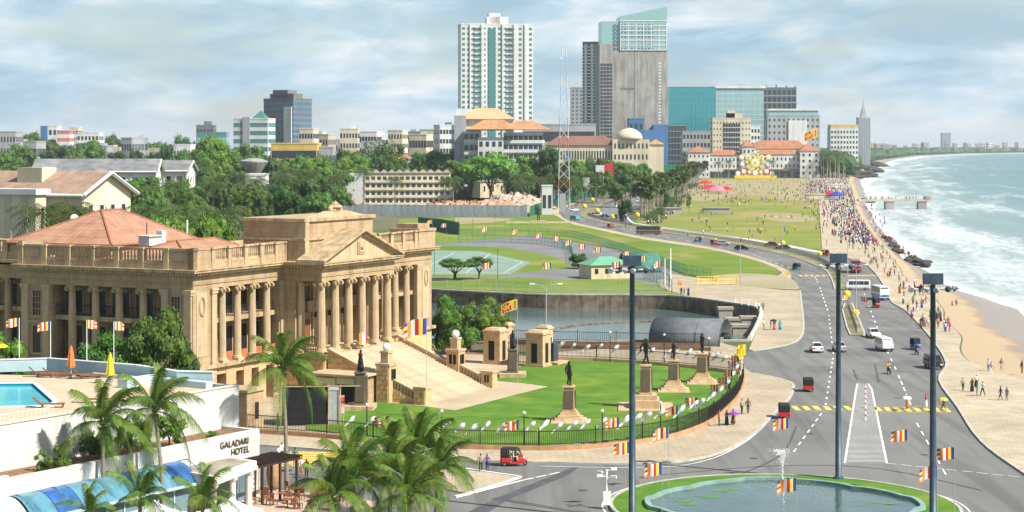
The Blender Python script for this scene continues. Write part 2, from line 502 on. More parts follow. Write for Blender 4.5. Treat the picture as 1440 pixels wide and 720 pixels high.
# sea: a sheet laid out from the shore outwards, with real swells
ds = [-8, -4, 0, 3, 6, 9, 12, 15, 18, 21, 24, 27, 30, 34, 38, 42, 46, 50, 55, 60, 65, 70, 76, 82, 88, 95, 102, 110, 118, 127, 136, 146, 157, 169, 182, 196, 212, 230, 250, 275, 305, 340, 380, 430, 500, 600, 750, 950, 1200, 1600, 2200, 3000, 4200, 6000, 9000, 14000, 20000]
mb = MB(); dv = []
def swell(d, y):
    wob = 9 * mnoise.noise((y * 0.006, d * 0.01, 0)) + 3 * mnoise.noise((y * 0.03, d * 0.03, 5))
    ph = (d + wob) / 26.0 * 2 * pi
    a = 0.45 * min(1, max(0, d / 25)) * (1.0 if d < 250 else 0.4) * (0.5 + mnoise.noise((y * 0.012, d * 0.02, 7)))
    return a * (sin(ph) + 0.35 * sin(2 * ph + 1))
ysea = []
y = 60.0
while y < 31000:
    ysea.append(y); y *= 1.011 if y > 200 else 1.05
for yy in ysea:
    sx = shoreX(yy)
    for d in ds:
        mb.v.append((sx + d * (1 if yy < 2500 else 1.3), yy, SEA + (swell(d, yy) if yy < 6000 else 0))); dv.append(d)
nc = len(ds)
for i in range(len(ysea) - 1):
    for k in range(nc - 1):
        q = i * nc + k
        mb.f.append((q, q + 1, q + nc + 1, q + nc)); mb.m.append(0)
m = bpy.data.materials.new('sea_water'); m.use_nodes = True; MATS['sea_water'] = m
t = m.node_tree; b = t.nodes['Principled BSDF']; nn = t.nodes.new; ll = t.links.new
at = nn('ShaderNodeAttribute'); at.attribute_name = 'offshore'
ge = nn('ShaderNodeNewGeometry'); sp = nn('ShaderNodeSeparateXYZ'); ll(ge.outputs['Position'], sp.inputs[0])
cv = nn('ShaderNodeCombineXYZ'); ll(at.outputs['Fac'], cv.inputs[0]); ll(sp.outputs['Y'], cv.inputs[1])
def snoise(sc, scale, detail, dist=0.0, rough=0.6, src=None, loc=(0, 0, 0)):
    mp = nn('ShaderNodeMapping'); mp.inputs['Scale'].default_value = sc; mp.inputs['Location'].default_value = loc
    ll(src or cv.outputs[0], mp.inputs[0])
    n = nn('ShaderNodeTexNoise'); n.inputs['Scale'].default_value = scale; n.inputs['Detail'].default_value = detail
    n.inputs['Distortion'].default_value = dist; n.inputs['Roughness'].default_value = rough
    ll(mp.outputs[0], n.inputs['Vector']); return n
def mth(op, a, bb=None, c=None):
    x = nn('ShaderNodeMath'); x.operation = op
    for i, v in enumerate((a, bb, c)):
        if v is None: continue
        if isinstance(v, (int, float)): x.inputs[i].default_value = v
        else: ll(v, x.inputs[i])
    return x.outputs[0]
def curve(src, stops):
    r = nn('ShaderNodeValToRGB'); e = r.color_ramp.elements
    while len(e) < len(stops): e.new(0.5)
    for i, (p, c) in enumerate(stops):
        e[i].position = p; e[i].color = (c, c, c, 1)
    ll(src, r.inputs[0]); return r.outputs[0]
band = snoise((1.0, 0.10, 1), 0.045, 7, 0.5, 0.58)
fine = snoise((1.0, 0.35, 1), 0.22, 9, 1.2, 0.68, loc=(5, 2, 0))
dn = mth('DIVIDE', at.outputs['Fac'], 400.0)
thr = curve(dn, [(0.0, 0.3), (0.03, 0.40), (0.09, 0.45), (0.17, 0.475), (0.3, 0.54), (0.5, 0.585), (1.0, 0.64)])
mixn = mth('ADD', mth('MULTIPLY', band.outputs['Fac'], 0.62), mth('MULTIPLY', fine.outputs['Fac'], 0.38))
foam = mth('MULTIPLY', mth('SUBTRACT', mixn, thr), 5.0)
foamc = nn('ShaderNodeClamp'); ll(foam, foamc.inputs[0])
deep = nn('ShaderNodeValToRGB'); e = deep.color_ramp.elements
e.new(0.5)
for i, (p, c) in enumerate([(0.0, (0.28, 0.33, 0.29)), (0.25, (0.12, 0.215, 0.205)), (1.0, (0.045, 0.125, 0.14))]):
    e[i].position = p; e[i].color = (*c, 1)
ll(dn, deep.inputs[0])
mx_ = nn('ShaderNodeMix'); mx_.data_type = 'RGBA'; ll(foamc.outputs[0], mx_.inputs['Factor']); ll(deep.outputs[0], mx_.inputs['A']); mx_.inputs['B'].default_value = (0.62, 0.65, 0.64, 1)
ll(mx_.outputs['Result'], b.inputs['Base Color'])
rr = mth('MULTIPLY_ADD', foamc.outputs[0], 0.5, 0.28); ll(rr, b.inputs['Roughness'])
b.inputs['IOR'].default_value = 1.33
rip = snoise((1, 0.4, 1), 0.35, 6, 0.3, 0.7)
bp = nn('ShaderNodeBump'); bp.inputs['Strength'].default_value = 0.6; bp.inputs['Distance'].default_value = 0.5
ll(rip.outputs['Fac'], bp.inputs['Height']); ll(bp.outputs[0], b.inputs['Normal'])
sea = struct('sea', mb, 'sea_water', smooth=True)
a_ = sea.data.attributes.new('offshore', 'FLOAT', 'POINT'); a_.data.foreach_set('value', dv)

# dark rocks along the far shore
pm('dark_rock', (0.055, 0.05, 0.042), 0.9, world=True, scale=0.3, var=0.5, bump=1.0)
def rock(px, D, w, h, z=-1.5, label=None, k=0):
    bm = bmesh.new(); bmesh.ops.create_icosphere(bm, subdivisions=3, radius=1)
    for v in bm.verts:
        q = 1 + 0.55 * mnoise.noise(v.co * 1.3 + Vector((k * 3.7, px, D))) + 0.25 * mnoise.noise(v.co * 3.5 + Vector((k, px, 0)))
        v.co *= q
        v.co = Vector((v.co.x * w * 0.5, v.co.y * w * 0.8, max(-0.4, v.co.z) * h))
    me = bpy.data.meshes.new('rock'); bm.to_mesh(me); bm.free(); me.materials.append(MATS['dark_rock'])
    return tag(put('rock', me, None, (XD(px, D), D, z), R.random() * 0.6 - 0.3), label, 'rock', 'dark rocks on the shore')
for i, (px, D, w_, h_) in enumerate([(1212, 2000, 30, 5), (1220, 2060, 22, 4), (1205, 1960, 24, 5), (1226, 2350, 26, 5), (1218, 2500, 40, 6), (1234, 3000, 40, 6), (1205, 1880, 14, 3)]):
    rock(px, D, w_, h_, label='dark boulder mound at the waterline below the red roofed hotel palms', k=i)
for i, (px, py, w_, h_) in enumerate([(1292, 368, 9, 1.6), (1283, 364, 7, 1.8), (1301, 371, 4, 1.0), (1262, 352, 6, 1.4), (1256, 346, 7, 1.6), (1250, 340, 5, 1.2), (1246, 334, 6, 1.3), (1216, 281, 8, 1.6), (1224, 283, 7, 1.4)]):
    x, D = G(px, py, -1.8)
    rock(px, D, w_ * 0.7, h_ * 0.8, -2.2, 'low dark rock lying on the wet sand below the promenade', i + 20)

# ================================================================== roads and pavements
Z1 = 0.02
asph = [(150, 770), (150, 600), (365, 606), (1010, 600), (1040, 520), (1055, 488), (1125, 470), (1120, 398), (1108, 380), (1081, 368.5), (1040, 356.5), (987, 345), (905, 333), (860, 323.5), (830, 317.5), (800, 310), (789, 303), (787, 299), (793, 294), (810, 287.5), (841, 278), (862, 269.5), (902, 257), (933, 243.5), (950, 236),
        (962, 238), (945, 247), (905, 268), (893, 276), (878, 299), (884, 309), (892, 315.5), (924, 321), (994, 330.5), (1060, 339.5), (1110, 348.5), (1160, 358), (1216, 371), (1232, 387), (1247, 410), (1254, 426), (1276, 440), (1310, 478), (1330, 512), (1320, 536), (1346, 574), (1379, 622), (1440, 667), (1600, 770)]
struct('road', MB().poly(GP(asph), Z1), 'asphalt')
# darker resurfaced carriageway beyond the crossing and old patches
struct('road_patch', MB().poly(GP([(1126, 408), (1128, 390), (1185, 405), (1185, 470), (1192, 474), (1218, 474), (1222, 440), (1200, 405), (1230, 390), (1254, 428), (1300, 470), (1312, 520), (1250, 526), (1130, 528), (1120, 522), (1132, 470)]), Z1 + 0.012), 'asphalt_old')
struct('road_repair', MB().poly(GP([(655, 722), (700, 700), (790, 664), (806, 657), (815, 657), (800, 668), (715, 703), (680, 725)]), Z1 + 0.012), 'asphalt_patch')
struct('road_repair', MB().poly(GP([(700, 700), (800, 717), (840, 722), (825, 724), (690, 702)]), Z1 + 0.02), 'asphalt_patch')

KH = 0.16
def slab(name, pts, mat, z=KH, z0=0.0, world=False):
    return struct(name, MB().slab(pts if world else GP(pts), z0, z), mat)
# pavement round the parliament garden
kerb1 = smoothline([(300, 620), (365, 627), (430, 631.5), (540, 641), (638, 648), (760, 651), (854, 653), (939, 652), (987, 645), (1024, 633), (1062, 610), (1086, 585), (1109, 562), (1116, 545), (1110, 538), (1085, 531), (1058, 526)], 4)
slab('pavement', kerb1 + [(1048, 520), (1040, 490), (1000, 480), (740, 500), (300, 540)], 'pavement')
struct('kerb', MB().wall(GP(kerb1), 0.35, 0, KH + 0.02), 'kerb_stone')
# paved forecourt by the channel
kerb2 = smoothline([(1125, 409), (1128, 435), (1130, 460), (1126, 475), (1112, 484), (1085, 490), (1058, 494)], 4)
slab('forecourt', kerb2 + [(1053, 492), (1066, 462), (1072, 440), (1064, 430.5), (1027, 425), (960, 415.5), (930, 405), (925, 395), (945, 386), (985, 392), (1040, 402), (1100, 408)], 'pavement', 0.1)
struct('kerb', MB().wall(GP(kerb2), 0.35, 0, 0.14), 'kerb_stone')
# small traffic island
isl = [(618, 656), (638, 659), (729, 672.5), (700, 683), (657, 696), (630, 690), (600, 672)]
slab('traffic_island', isl, 'pavement', 0.14)
struct('kerb', MB().wall(GP([(640, 700), (657, 696), (700, 683), (732, 672), (640, 658.5)]), 0.3, 0, 0.17), 'white_paint')
# promenade by the sea
pl = smoothline([(1218, 371), (1233, 387), (1248, 410), (1255, 426), (1277, 440), (1311, 478), (1331, 512), (1321, 536), (1347, 574), (1380, 622), (1442, 668), (1600, 770)], 4)
plw = GP(pl)
yy0 = plw[0][1]
prom = [(edgeX(v) - 0.3, v) for v in reversed(ys) if 100 < v < 1790] + [(140, 100)]
prom = GP([(1138, 250.5), (1148, 262), (1152, 290), (1154, 320), (1156, 353), (1180, 360)]) + plw + [(90, 120)] + [(edgeX(v) - 0.3, v) for v in ys if 125 < v < 1770]
slab('promenade', prom, 'promenade', 0.14, world=True)
struct('kerb', MB().wall(plw, 0.3, 0, 0.2), 'kerb_stone')
# the great green
green = [(890, 316), (905, 302), (935, 285), (965, 268), (988, 251), (1137, 250.6), (1147, 262), (1151, 290), (1153, 320), (1155, 352), (1110, 346.5), (1060, 338), (994, 329), (924, 319.5)]
slab('green', green, 'park_grass', 0.10)
def patchy(pts, name, mat, z):
    return struct(name, MB().poly(GP(pts), z), mat)
pm('worn_earth', (0.34, 0.27, 0.15), 0.95, world=True, scale=0.03, col2=(0.25, 0.23, 0.09), detail=10)
patchy(smoothline([(985, 253), (1060, 252), (1136, 251.5), (1146, 262), (1150, 281), (1110, 282), (1060, 276), (1020, 279), (990, 283), (960, 281), (948, 279), (970, 266)], 4), 'worn_ground', 'worn_earth', 0.13)
patchy(smoothline([(905, 304), (945, 284), (958, 282), (950, 290), (935, 300), (915, 312), (898, 315)], 4), 'worn_ground', 'worn_earth', 0.135)
patchy(smoothline([(1062, 303), (1100, 300), (1135, 303), (1148, 310), (1110, 313), (1080, 310)], 4), 'worn_ground', 'worn_earth', 0.14)
# fields beside the bend
field = [(560, 308), (640, 306), (740, 305), (765, 300), (782, 303), (800, 312), (830, 319), (860, 325), (905, 335), (987, 347), (1040, 358.5), (1075, 370), (1098, 382), (1085, 388), (1030, 390), (985, 390), (955, 383), (930, 372), (870, 351), (800, 338), (740, 331), (640, 341), (560, 345)]
slab('field', field, 'field_grass', 0.08)
patchy([(640, 306.5), (700, 307), (725, 309), (690, 313.5), (640, 316)], 'worn_ground', 'worn_earth', 0.11)
patchy(smoothline([(770, 299), (785, 305), (800, 314), (830, 321), (905, 337), (987, 349), (1040, 360.5), (1078, 372), (1100, 384), (1090, 390), (1112, 394), (1108, 381), (1081, 369), (1040, 357), (987, 345.5), (905, 333.5), (860, 324), (830, 318), (800, 310.5), (789, 303.5), (786, 299), (792, 293), (810, 286.5), (806, 286), (785, 292)], 2), 'verge', 'sandy', 0.1)
patchy(smoothline([(1000, 389), (1040, 385), (1085, 387), (1112, 392), (1122, 402), (1118, 408), (1060, 404), (1010, 398)], 3), 'verge', 'dusty', 0.12)
# compound of the court: yard, court, grass
slab('yard', [(560, 344), (640, 341.5), (740, 331.5), (800, 339), (870, 352), (930, 373), (960, 388), (940, 400), (960, 416), (890, 414.8), (767, 414), (643, 409), (560, 404)], 'yard_grey', 0.06)
slab('grass_verge', smoothline([(560, 349), (640, 346), (720, 350), (780, 362), (803, 374), (780, 380), (735, 383), (700, 390), (620, 390), (560, 391)], 2), 'field_grass', 0.09)
patchy([(590, 352), (675, 353.5), (747, 369.5), (717, 386.5), (590, 386.5)], 'court', 'court_green', 0.105)
mb = MB()
for a, b in [((600, 355), (672, 356)), ((672, 356), (735, 369)), ((735, 369), (708, 384.5)), ((708, 384.5), (600, 384.5)), ((690, 356.5), (655, 384.5)), ((600, 369), (722, 376)), ((640, 355), (600, 376))]:
    mb.wall(GP([a, b]), 0.13, 0.106, 0.12)
struct('court_line', mb, 'white_paint')
slab('grass_verge', [(560, 393), (640, 393), (740, 391), (800, 394), (850, 393), (890, 394), (925, 402), (955, 415), (890, 414.4), (767, 413.6), (643, 408.5), (560, 403.5)], 'field_grass', 0.1)
# garden lawn
slab('lawn', [(440, 560), (520, 566), (602, 575), (640, 580), (772, 546), (735, 541), (700, 538), (690, 528), (760, 512), (800, 508), (900, 513), (985, 520), (1038, 528), (1040, 545), (1025, 573), (995, 594), (945, 613), (900, 620), (760, 629), (640, 628), (470, 611), (430, 606)], 'lawn', 0.26)
slab('sand_path', [(300, 560), (440, 558), (500, 564), (600, 574), (640, 580.5), (773, 546), (735, 540.5), (700, 537), (690, 527), (762, 511), (775, 507), (640, 495), (560, 520)], 'sandy', 0.22)
slab('sand_path', [(775, 506), (800, 506.5), (900, 511.5), (985, 518.5), (1038, 526.5), (1038, 530), (985, 521.5), (900, 514.5), (800, 509)], 'sandy', 0.24)
# channel: retaining wall and water
pm('channel_wall', (0.19, 0.145, 0.105), 0.9, world=True, scale=0.4, var=0.45, streak=(0.5, 1.2))
m = pm('channel_water', (0.075, 0.115, 0.105), 0.14, world=True, scale=0.06, var=0.15, bump=0.12, bscale=1.2, spec=0.5)
n = len(chan); mb = MB()
ar = sum(chan[i][0] * chan[(i + 1) % n][1] - chan[(i + 1) % n][0] * chan[i][1] for i in range(n))
ring = chan if ar < 0 else chan[::-1]
mb.add([(p[0], p[1], -4) for p in ring] + [(p[0], p[1], 0.0) for p in ring], [(i, (i + 1) % n, (i + 1) % n + n, i + n) for i in range(n)])
struct('retaining_wall', mb, 'channel_wall')
struct('coping', MB().wall(offset(ring, 0.3, True), 0.7, 0.02, 0.3, closed=True), 'kerb_stone')
struct('channel', MB().poly(chan, -2.75), 'channel_water')
# sunken curved wall under the water's surface, breaking it as a dark arc
struct('weir', MB().wall(GP(smoothline([(770, 466), (800, 459), (840, 455), (900, 452), (960, 451)], 4), -2.7), 0.9, -4, -2.55), 'channel_wall')
# medians
pm('median_grass', (0.13, 0.15, 0.04), 0.95, world=True, scale=0.15, col2=(0.3, 0.24, 0.14), detail=8)
med1 = smoothline([(816, 301), (826, 307.5), (850, 313.5), (890, 321), (930, 327), (990, 335.5), (1057, 348.5), (1118, 362.5), (1157, 378.5), (1168, 390), (1174, 407)], 4)
med1b = smoothline([(1188, 405), (1183, 386), (1172, 373), (1145, 361), (1065, 342.5), (995, 331.8), (933, 323.6), (888, 316.8), (838, 305), (828, 300), (836, 294), (846, 288.5), (893, 273.5), (935, 249), (949, 240)], 4)
slab('median', med1 + med1b + [(944, 240), (926, 248), (890, 271), (842, 286.5), (824, 294)], 'median_grass', 0.16)
struct('kerb', MB().wall(GP(med1), 0.3, 0, 0.2), 'kerb_stone')
slab('median', [(1185, 437), (1188, 428), (1198, 427), (1208, 450), (1216, 471), (1213, 473), (1196, 472), (1191, 460)], 'median_grass', 0.16)
struct('kerb', MB().wall(GP([(1185, 437), (1188, 428), (1198, 427), (1208, 450), (1216, 471), (1213, 473), (1196, 472), (1191, 460)]), 0.3, 0, 0.2, closed=True), 'kerb_stone')
# parking bay inside the bend
patchy([(836, 301), (850, 293), (880, 281), (900, 276), (905, 285), (890, 300), (880, 303), (890, 314), (870, 311)], 'parking', 'yard_grey', 0.05)

# ------------------------------------------------------------------ painted markings
ZM = Z1 + 0.03
def dash(px, py, px2, py2, wid, mat='white_paint', n=1, duty=0.5):
    a, b = G(px, py), G(px2, py2)
    mb = MB()
    for i in range(n):
        t0 = i / n; t1 = (i + duty) / n
        mb.wall([(lerp(a[0], b[0], t0), lerp(a[1], b[1], t0)), (lerp(a[0], b[0], t1), lerp(a[1], b[1], t1))], wid, ZM - 0.003, ZM)
    return mb.build('lane_marking', mat, kind='structure')
dash(1116, 636, 1158, 578, 0.16, n=7)
dash(1161, 570, 1172, 500, 0.22, n=10, duty=0.3)
dash(1172, 498, 1165, 440, 0.2, n=9, duty=0.3)
dash(1164, 437, 1152, 402, 0.2, n=7, duty=0.45)
dash(1150, 398, 1146, 388, 0.2, n=3)
dash(1330, 668, 1286, 590, 0.16, n=6)
dash(1281, 570, 1262, 525, 0.18, n=5, duty=0.6)
dash(1260, 520, 1240, 478, 0.18, n=4, duty=0.35)
dash(1234, 462, 1214, 410, 0.2, n=8, duty=0.35)
dash(1246, 652, 1440, 672, 0.16, n=9, duty=0.7)
dash(1120, 381, 1055, 357, 0.2, n=8, duty=0.4)
dash(1050, 355, 905, 327, 0.2, n=10, duty=0.4)
dash(900, 326, 810, 303, 0.2, n=10, duty=0.4)
dash(735, 676, 790, 664, 0.25, n=3, duty=0.8)
dash(665, 694, 735, 676, 0.3, n=1, duty=1)
# zebra crossings in yellow bars with a thin line on each side
def zebra(pa, pb, depth, n, sk=0.0):
    a, b = G(*pa), G(*pb)
    mb = MB(); L_ = hypot(b[0] - a[0], b[1] - a[1]); ux, uy = (b[0] - a[0]) / L_, (b[1] - a[1]) / L_
    rz = atan2(uy, ux)
    for i in range(n):
        t = (i + 0.5) / n * L_
        mb.box(a[0] + ux * t, a[1] + uy * t, ZM - 0.003, L_ / n * 0.55, depth, 0.003, rz=rz)
    for s in (-1, 1):
        mb.box((a[0] + b[0]) / 2 - uy * s * depth * 0.72, (a[1] + b[1]) / 2 + ux * s * depth * 0.72, ZM - 0.003, L_, 0.14, 0.003, rz=rz)
    mb.build('zebra_crossing', 'yellow_paint', kind='structure')
zebra((1112, 574.5), (1200, 574.5), 3.4, 6)
zebra((1228, 576), (1338, 577), 3.4, 8)
zebra((1122, 388), (1170, 388), 4.0, 6)
zebra((1190, 388), (1232, 387.5), 4.0, 5)
a0, b0 = G(366, 650), G(470, 640)
mb = MB()
for i in range(9):
    x, y = lerp(G(385, 655)[0], G(455, 637)[0], i / 8), lerp(G(385, 655)[1], G(455, 637)[1], i / 8)
    mb.box(x, y, ZM - 0.003, 7.0, 0.7, 0.003, rz=-0.12)
mb.build('zebra_crossing', 'yellow_paint', kind='structure')
# hatched island
ho = [(1206, 540), (1221, 540), (1226, 548), (1247, 652), (1188, 652), (1204, 548)]
how = GP(ho)
mb = MB().wall(how, 0.22, ZM - 0.003, ZM, closed=True)
ya, yb = G(0, 650)[1], G(0, 541)[1]
yv = ya
while yv < yb:
    py = HY + F * H / yv
    xl = interp([(540, 1206), (548, 1204), (652, 1188)], py); xr = interp([(540, 1221), (548, 1226), (652, 1247)], py)
    mb.wall([(XD(xl, yv), yv), (XD(xr, yv), yv)], 0.16, ZM - 0.003, ZM)
    yv += 0.75
mb.build('hatched_marking', 'white_paint', kind='structure')
# drain covers and old cable trenches in the road
for px, py in ((1140, 610), (1060, 645), (905, 672), (1178, 540), (1262, 560), (820, 690), (1150, 452), (1300, 640), (700, 665)):
    struct('drain_cover', MB().lathe([(0.42, Z1 + 0.02), (0.4, Z1 + 0.035)], 14, *G(px, py)), 'asphalt_patch')
for pts in ([(1200, 520), (1206, 535)], [(1120, 600), (1098, 640), (1040, 668)], [(1230, 512), (1236, 538)], [(930, 668), (1100, 655), (1240, 660), (1380, 690)]):
    struct('road_joint', MB().wall(GP(smoothline(pts, 4)), 0.22, Z1 + 0.02, Z1 + 0.026), 'asphalt_patch')
# edge lines
for pts in ([(1105, 562), (1083, 587), (1060, 613), (1022, 637), (985, 650), (939, 657), (854, 658), (760, 656)],):
    MB().wall(GP(smoothline(pts, 4)), 0.14, ZM - 0.003, ZM).build('lane_marking', 'white_paint', kind='structure')
# ================================================================== the parliament building
pm('stone', (0.4, 0.285, 0.165), 0.85, scale=0.5, col2=(0.49, 0.36, 0.215), detail=7, streak=(0.28, 0.8), bump=0.15, bscale=3, joints=(1.7, 0.72))
pm('stone_light', (0.5, 0.375, 0.225), 0.85, scale=0.6, var=0.1, detail=7, streak=(0.2, 1.2))
pm('stone_trim', (0.455, 0.335, 0.195), 0.85, scale=0.7, var=0.16, detail=7, streak=(0.4, 0.9))
pm('block_stone', (0.50, 0.31, 0.145), 0.9, scale=1.3, col2=(0.60, 0.42, 0.22), detail=6, bump=0.3, bscale=6, objvar=0.13)
pm('mortar', (0.4, 0.28, 0.15), 0.95, scale=1.0, var=0.1)
pm('step_stone', (0.47, 0.37, 0.25), 0.9, scale=0.7, var=0.14, detail=7, objvar=0.06)
pm('terracotta', (0.37, 0.19, 0.115), 0.85, scale=0.35, col2=(0.44, 0.255, 0.165), detail=8, streak=(0.18, 0.7), objvar=0.06)
pm('terracotta_ridge', (0.30, 0.11, 0.06), 0.85, scale=1.0, var=0.15)
pm('dark_window', (0.02, 0.022, 0.025), 0.25, var=0.0, spec=0.6)
pm('door_wood', (0.2, 0.075, 0.03), 0.6, scale=2, var=0.25)
pm('shutter_cream', (0.62, 0.55, 0.38), 0.7, scale=2, var=0.06)
pm('black_iron', (0.018, 0.018, 0.02), 0.5, var=0.0)
pm('painted_void', (0.012, 0.012, 0.012), 0.9, var=0.0)  # near-black colour stands in for the shade inside slots and openings
pm('white_wall', (0.58, 0.575, 0.54), 0.85, scale=0.35, var=0.05, detail=7, streak=(0.2, 0.7))

PA = (-36.64, 212.2); PR = atan2(0.895, 0.446)
parl = thing('parliament_building', 'large sandstone neoclassical building with tall columns, pediment and terracotta roofs', 'building', PA, PR)
LW, LT = 56.5, 25.2          # front length, depth of the end pavilion front
Z0, ZC, ZL, ZB = 5.5, 14.4, 16.75, 19.2
def part(name, mb, mat, parent=parl, kind=None, smooth=False, loc=(0, 0, 0), rz=0.0):
    return mb.build(name, mat, parent, loc, rz, smooth, kind)

# --- basement (with openings on the front made as piers)
base = MB()
base.bx(0.6, LW - 0.6, 3.0, LT - 0.4, -0.2, Z0 - 0.4)
base.bx(6.5, LW - 6.5, LT - 0.4, 60, -0.2, Z0 - 0.4)
basement = part('basement', base, 'mortar')
part('podium', MB().bx(-0.5, LW + 0.5, -0.45, LT + 0.4, Z0 - 0.42, Z0).bx(6.0, LW - 6, LT + 0.4, 60, Z0 - 0.42, Z0), 'stone_trim')
def front_pier(s0, s1, t=0.0, depth=3.2):
    return MB().bx(s0, s1, t, t + depth, -0.1, Z0 - 0.42)
# solid corner blocks and piers under the front colonnades
for s0, s1 in ((0, 4.6), (6.6, 8.6), (10.2, 11.8), (13.3, 14.9), (16.4, 20.2), (34.0, 38.2), (40.0, 41.6), (43.2, 44.8), (46.4, 48.0), (49.6, LW)):
    part('pier', front_pier(s0, s1), 'block_stone', basement)
for s0, s1 in ((4.6, 6.6), (8.6, 10.2), (11.8, 13.3), (14.9, 16.4), (38.2, 40.0), (41.6, 43.2), (44.8, 46.4), (48.0, 49.6)):
    part('lintel', MB().bx(s0 - 0.02, s1 + 0.02, 0.08, 3.0, Z0 - 1.3, Z0 - 0.43), 'block_stone', basement)
    part('door', MB().bx(s0 + 0.25, s1 - 0.25, 2.6, 2.95, 0.2, 2.3), 'door_wood', basement)
    part('back_wall', MB().bx(s0, s1, 2.7, 2.97, 2.3, Z0 - 1.3), 'mortar', basement)
part('side_wall', MB().bx(0.05, 0.62, 3.2, LT - 0.4, -0.1, Z0 - 0.42), 'block_stone', basement)
# ashlar blocks, proud of the joints, on the lit corner block and the walls by the stair
blk = MB().box(0, 0, 0, 1, 1, 1, top=(1, 1)); blkm = blk.mesh('block', 'block_stone')
def ashlar(parent, x0, x1, yf, z0, z1, rowh=0.62, bw=1.25, axis='x', sgn=-1, skip=None):
    nrow = max(1, round((z1 - z0) / rowh)); rh = (z1 - z0) / nrow
    for r in range(nrow):
        nb = max(1, round((x1 - x0) / bw)); off = 0.5 if r % 2 else 0.0
        edges = [x0] + [x0 + (k + off) * (x1 - x0) / nb for k in range(0 if off else 1, nb)] + [x1]
        for a, b in zip(edges, edges[1:]):
            zc = z0 + r * rh
            if skip and skip((a + b) / 2, zc + rh): continue
            d = 0.10 + R.random() * 0.035
            sc = (b - a - 0.05, d, rh - 0.045)
            loc = ((a + b) / 2, yf + sgn * (d / 2 - 0.01), zc + 0.02)
            if axis == 'y':
                loc = (yf + sgn * (d / 2 - 0.01), (a + b) / 2, zc + 0.02); sc = (sc[1], sc[0], sc[2])
            put('block', blkm, parent, loc, 0, None, sc)
ashlar(basement, 0.05, 4.55, 0.0, 0.3, 5.0)
ashlar(basement, 16.45, 20.1, 0.0, 0.3, 5.0)
ashlar(basement, 0.1, 3.2, 0.0, 0.3, 5.0, axis='y', sgn=-1)

# --- core walls behind the colonnades
core = MB()
core.bx(3.0, LW - 3.0, 3.0, LT - 3.0, Z0 + 0.002, ZC)
core.bx(9.5, LW - 9.5, LT - 3.0, 60, Z0 + 0.002, ZC)
part('core_wall', core, 'stone')
for s0, s1, t0, t1 in ((0, 4.4, 0, 3.0), (0, 3.0, 3.0, 4.5), (LW - 4.4, LW, 0, 4.5), (0, 3.0, LT - 4.5, LT), (3.0, 9.5, LT - 3.0, LT), (17.7, 20.0, 0, 3.0), (34.2, 38.2, 0, 3.0)):
    part('corner_wall', MB().bx(s0, s1, t0, t1, Z0 + 0.003, ZC), 'stone')
# gallery floor of the upper storey with its rail
part('gallery_floor', MB().bx(0.55, 3.02, 4.5, LT - 4.5, 10.2, 10.75), 'stone_trim')
part('gallery_floor', MB().bx(4.4, 17.7, 0.55, 3.02, 10.2, 10.75), 'stone_trim')
part('gallery_floor', MB().bx(38.2, LW - 4.4, 0.55, 3.02, 10.2, 10.75), 'stone_trim')
part('gallery_floor', MB().bx(7.2, 9.52, LT, 60, 10.2, 10.75), 'stone_trim')
def rail_along(p0, p1, z0, z1, step=0.35, r=0.03, mat='black_iron', name='gallery_rail'):
    mb = MB(); L_ = hypot(p1[0] - p0[0], p1[1] - p0[1]); n = int(L_ / step)
    mb.cyl((*p0, z1), (*p1, z1), r * 1.6, n=4); mb.cyl((*p0, z0 + 0.1), (*p1, z0 + 0.1), r, n=4)
    for i in range(n + 1):
        x, y = lerp(p0[0], p1[0], i / n), lerp(p0[1], p1[1], i / n)
        mb.cyl((x, y, z0), (x, y, z1), r, n=4, caps=False)
    return part(name, mb, mat, kind='stuff')
rail_along((0.75, 4.6), (0.75, LT - 4.6), 10.75, 12.0, 0.28)
rail_along((4.6, 0.75), (17.6, 0.75), 10.75, 11.9)
rail_along((38.4, 0.75), (LW - 4.6, 0.75), 10.75, 11.9)
# windows and doors on the core wall
def window(x, y, z, w_, h_, axis, mat='dark_window', frame='stone_trim', bars=True, par=parl, name='window', d=0.14):
    """axis 'x': wall runs along x and faces -y ; 'y': runs along y and faces -x"""
    o = thing_part(name, par, (x, y, z), 0 if axis == 'x' else -pi / 2)
    MB().bx(-w_ / 2, w_ / 2, -0.05, 0.03, 0, h_).build('pane', mat, o)
    fr = MB()
    fr.bx(-w_ / 2 - 0.16, -w_ / 2, -d, 0.02, -0.1, h_ + 0.16).bx(w_ / 2, w_ / 2 + 0.16, -d, 0.02, -0.1, h_ + 0.16)
    fr.bx(-w_ / 2, w_ / 2, -d, 0.02, h_, h_ + 0.16).bx(-w_ / 2 - 0.28, w_ / 2 + 0.28, -d - 0.12, 0.02, -0.25, -0.1)
    fr.build('frame', frame, o)
    if bars:
        bb = MB()
        for k in (1, 2):
            bb.bx(-w_ / 2 + k * w_ / 3 - 0.03, -w_ / 2 + k * w_ / 3 + 0.03, -0.09, -0.052, 0, h_)
        for k in range(1, 4):
            bb.bx(-w_ / 2, w_ / 2, -0.085, -0.053, k * h_ / 4 - 0.03, k * h_ / 4 + 0.03)
        bb.build('glazing_bar', 'stone_trim', o)
    return o
def thing_part(name, parent, loc, rz=0.0):
    o = bpy.data.objects.new(name, None); o.empty_display_size = 0.2; COL.objects.link(o)
    o.location = loc; o.rotation_euler = (0, 0, rz); o.parent = parent
    return o
for t in (5.6, 9.05, 12.55, 16.05, 19.6):  # left gallery windows widened; dark panes stand in for its deep shade
    window(3.0, t, Z0 + 0.1, 2.5, 3.7, 'y', bars=False)
    window(3.0, t, 10.85, 2.5, 2.8, 'y', bars=False)
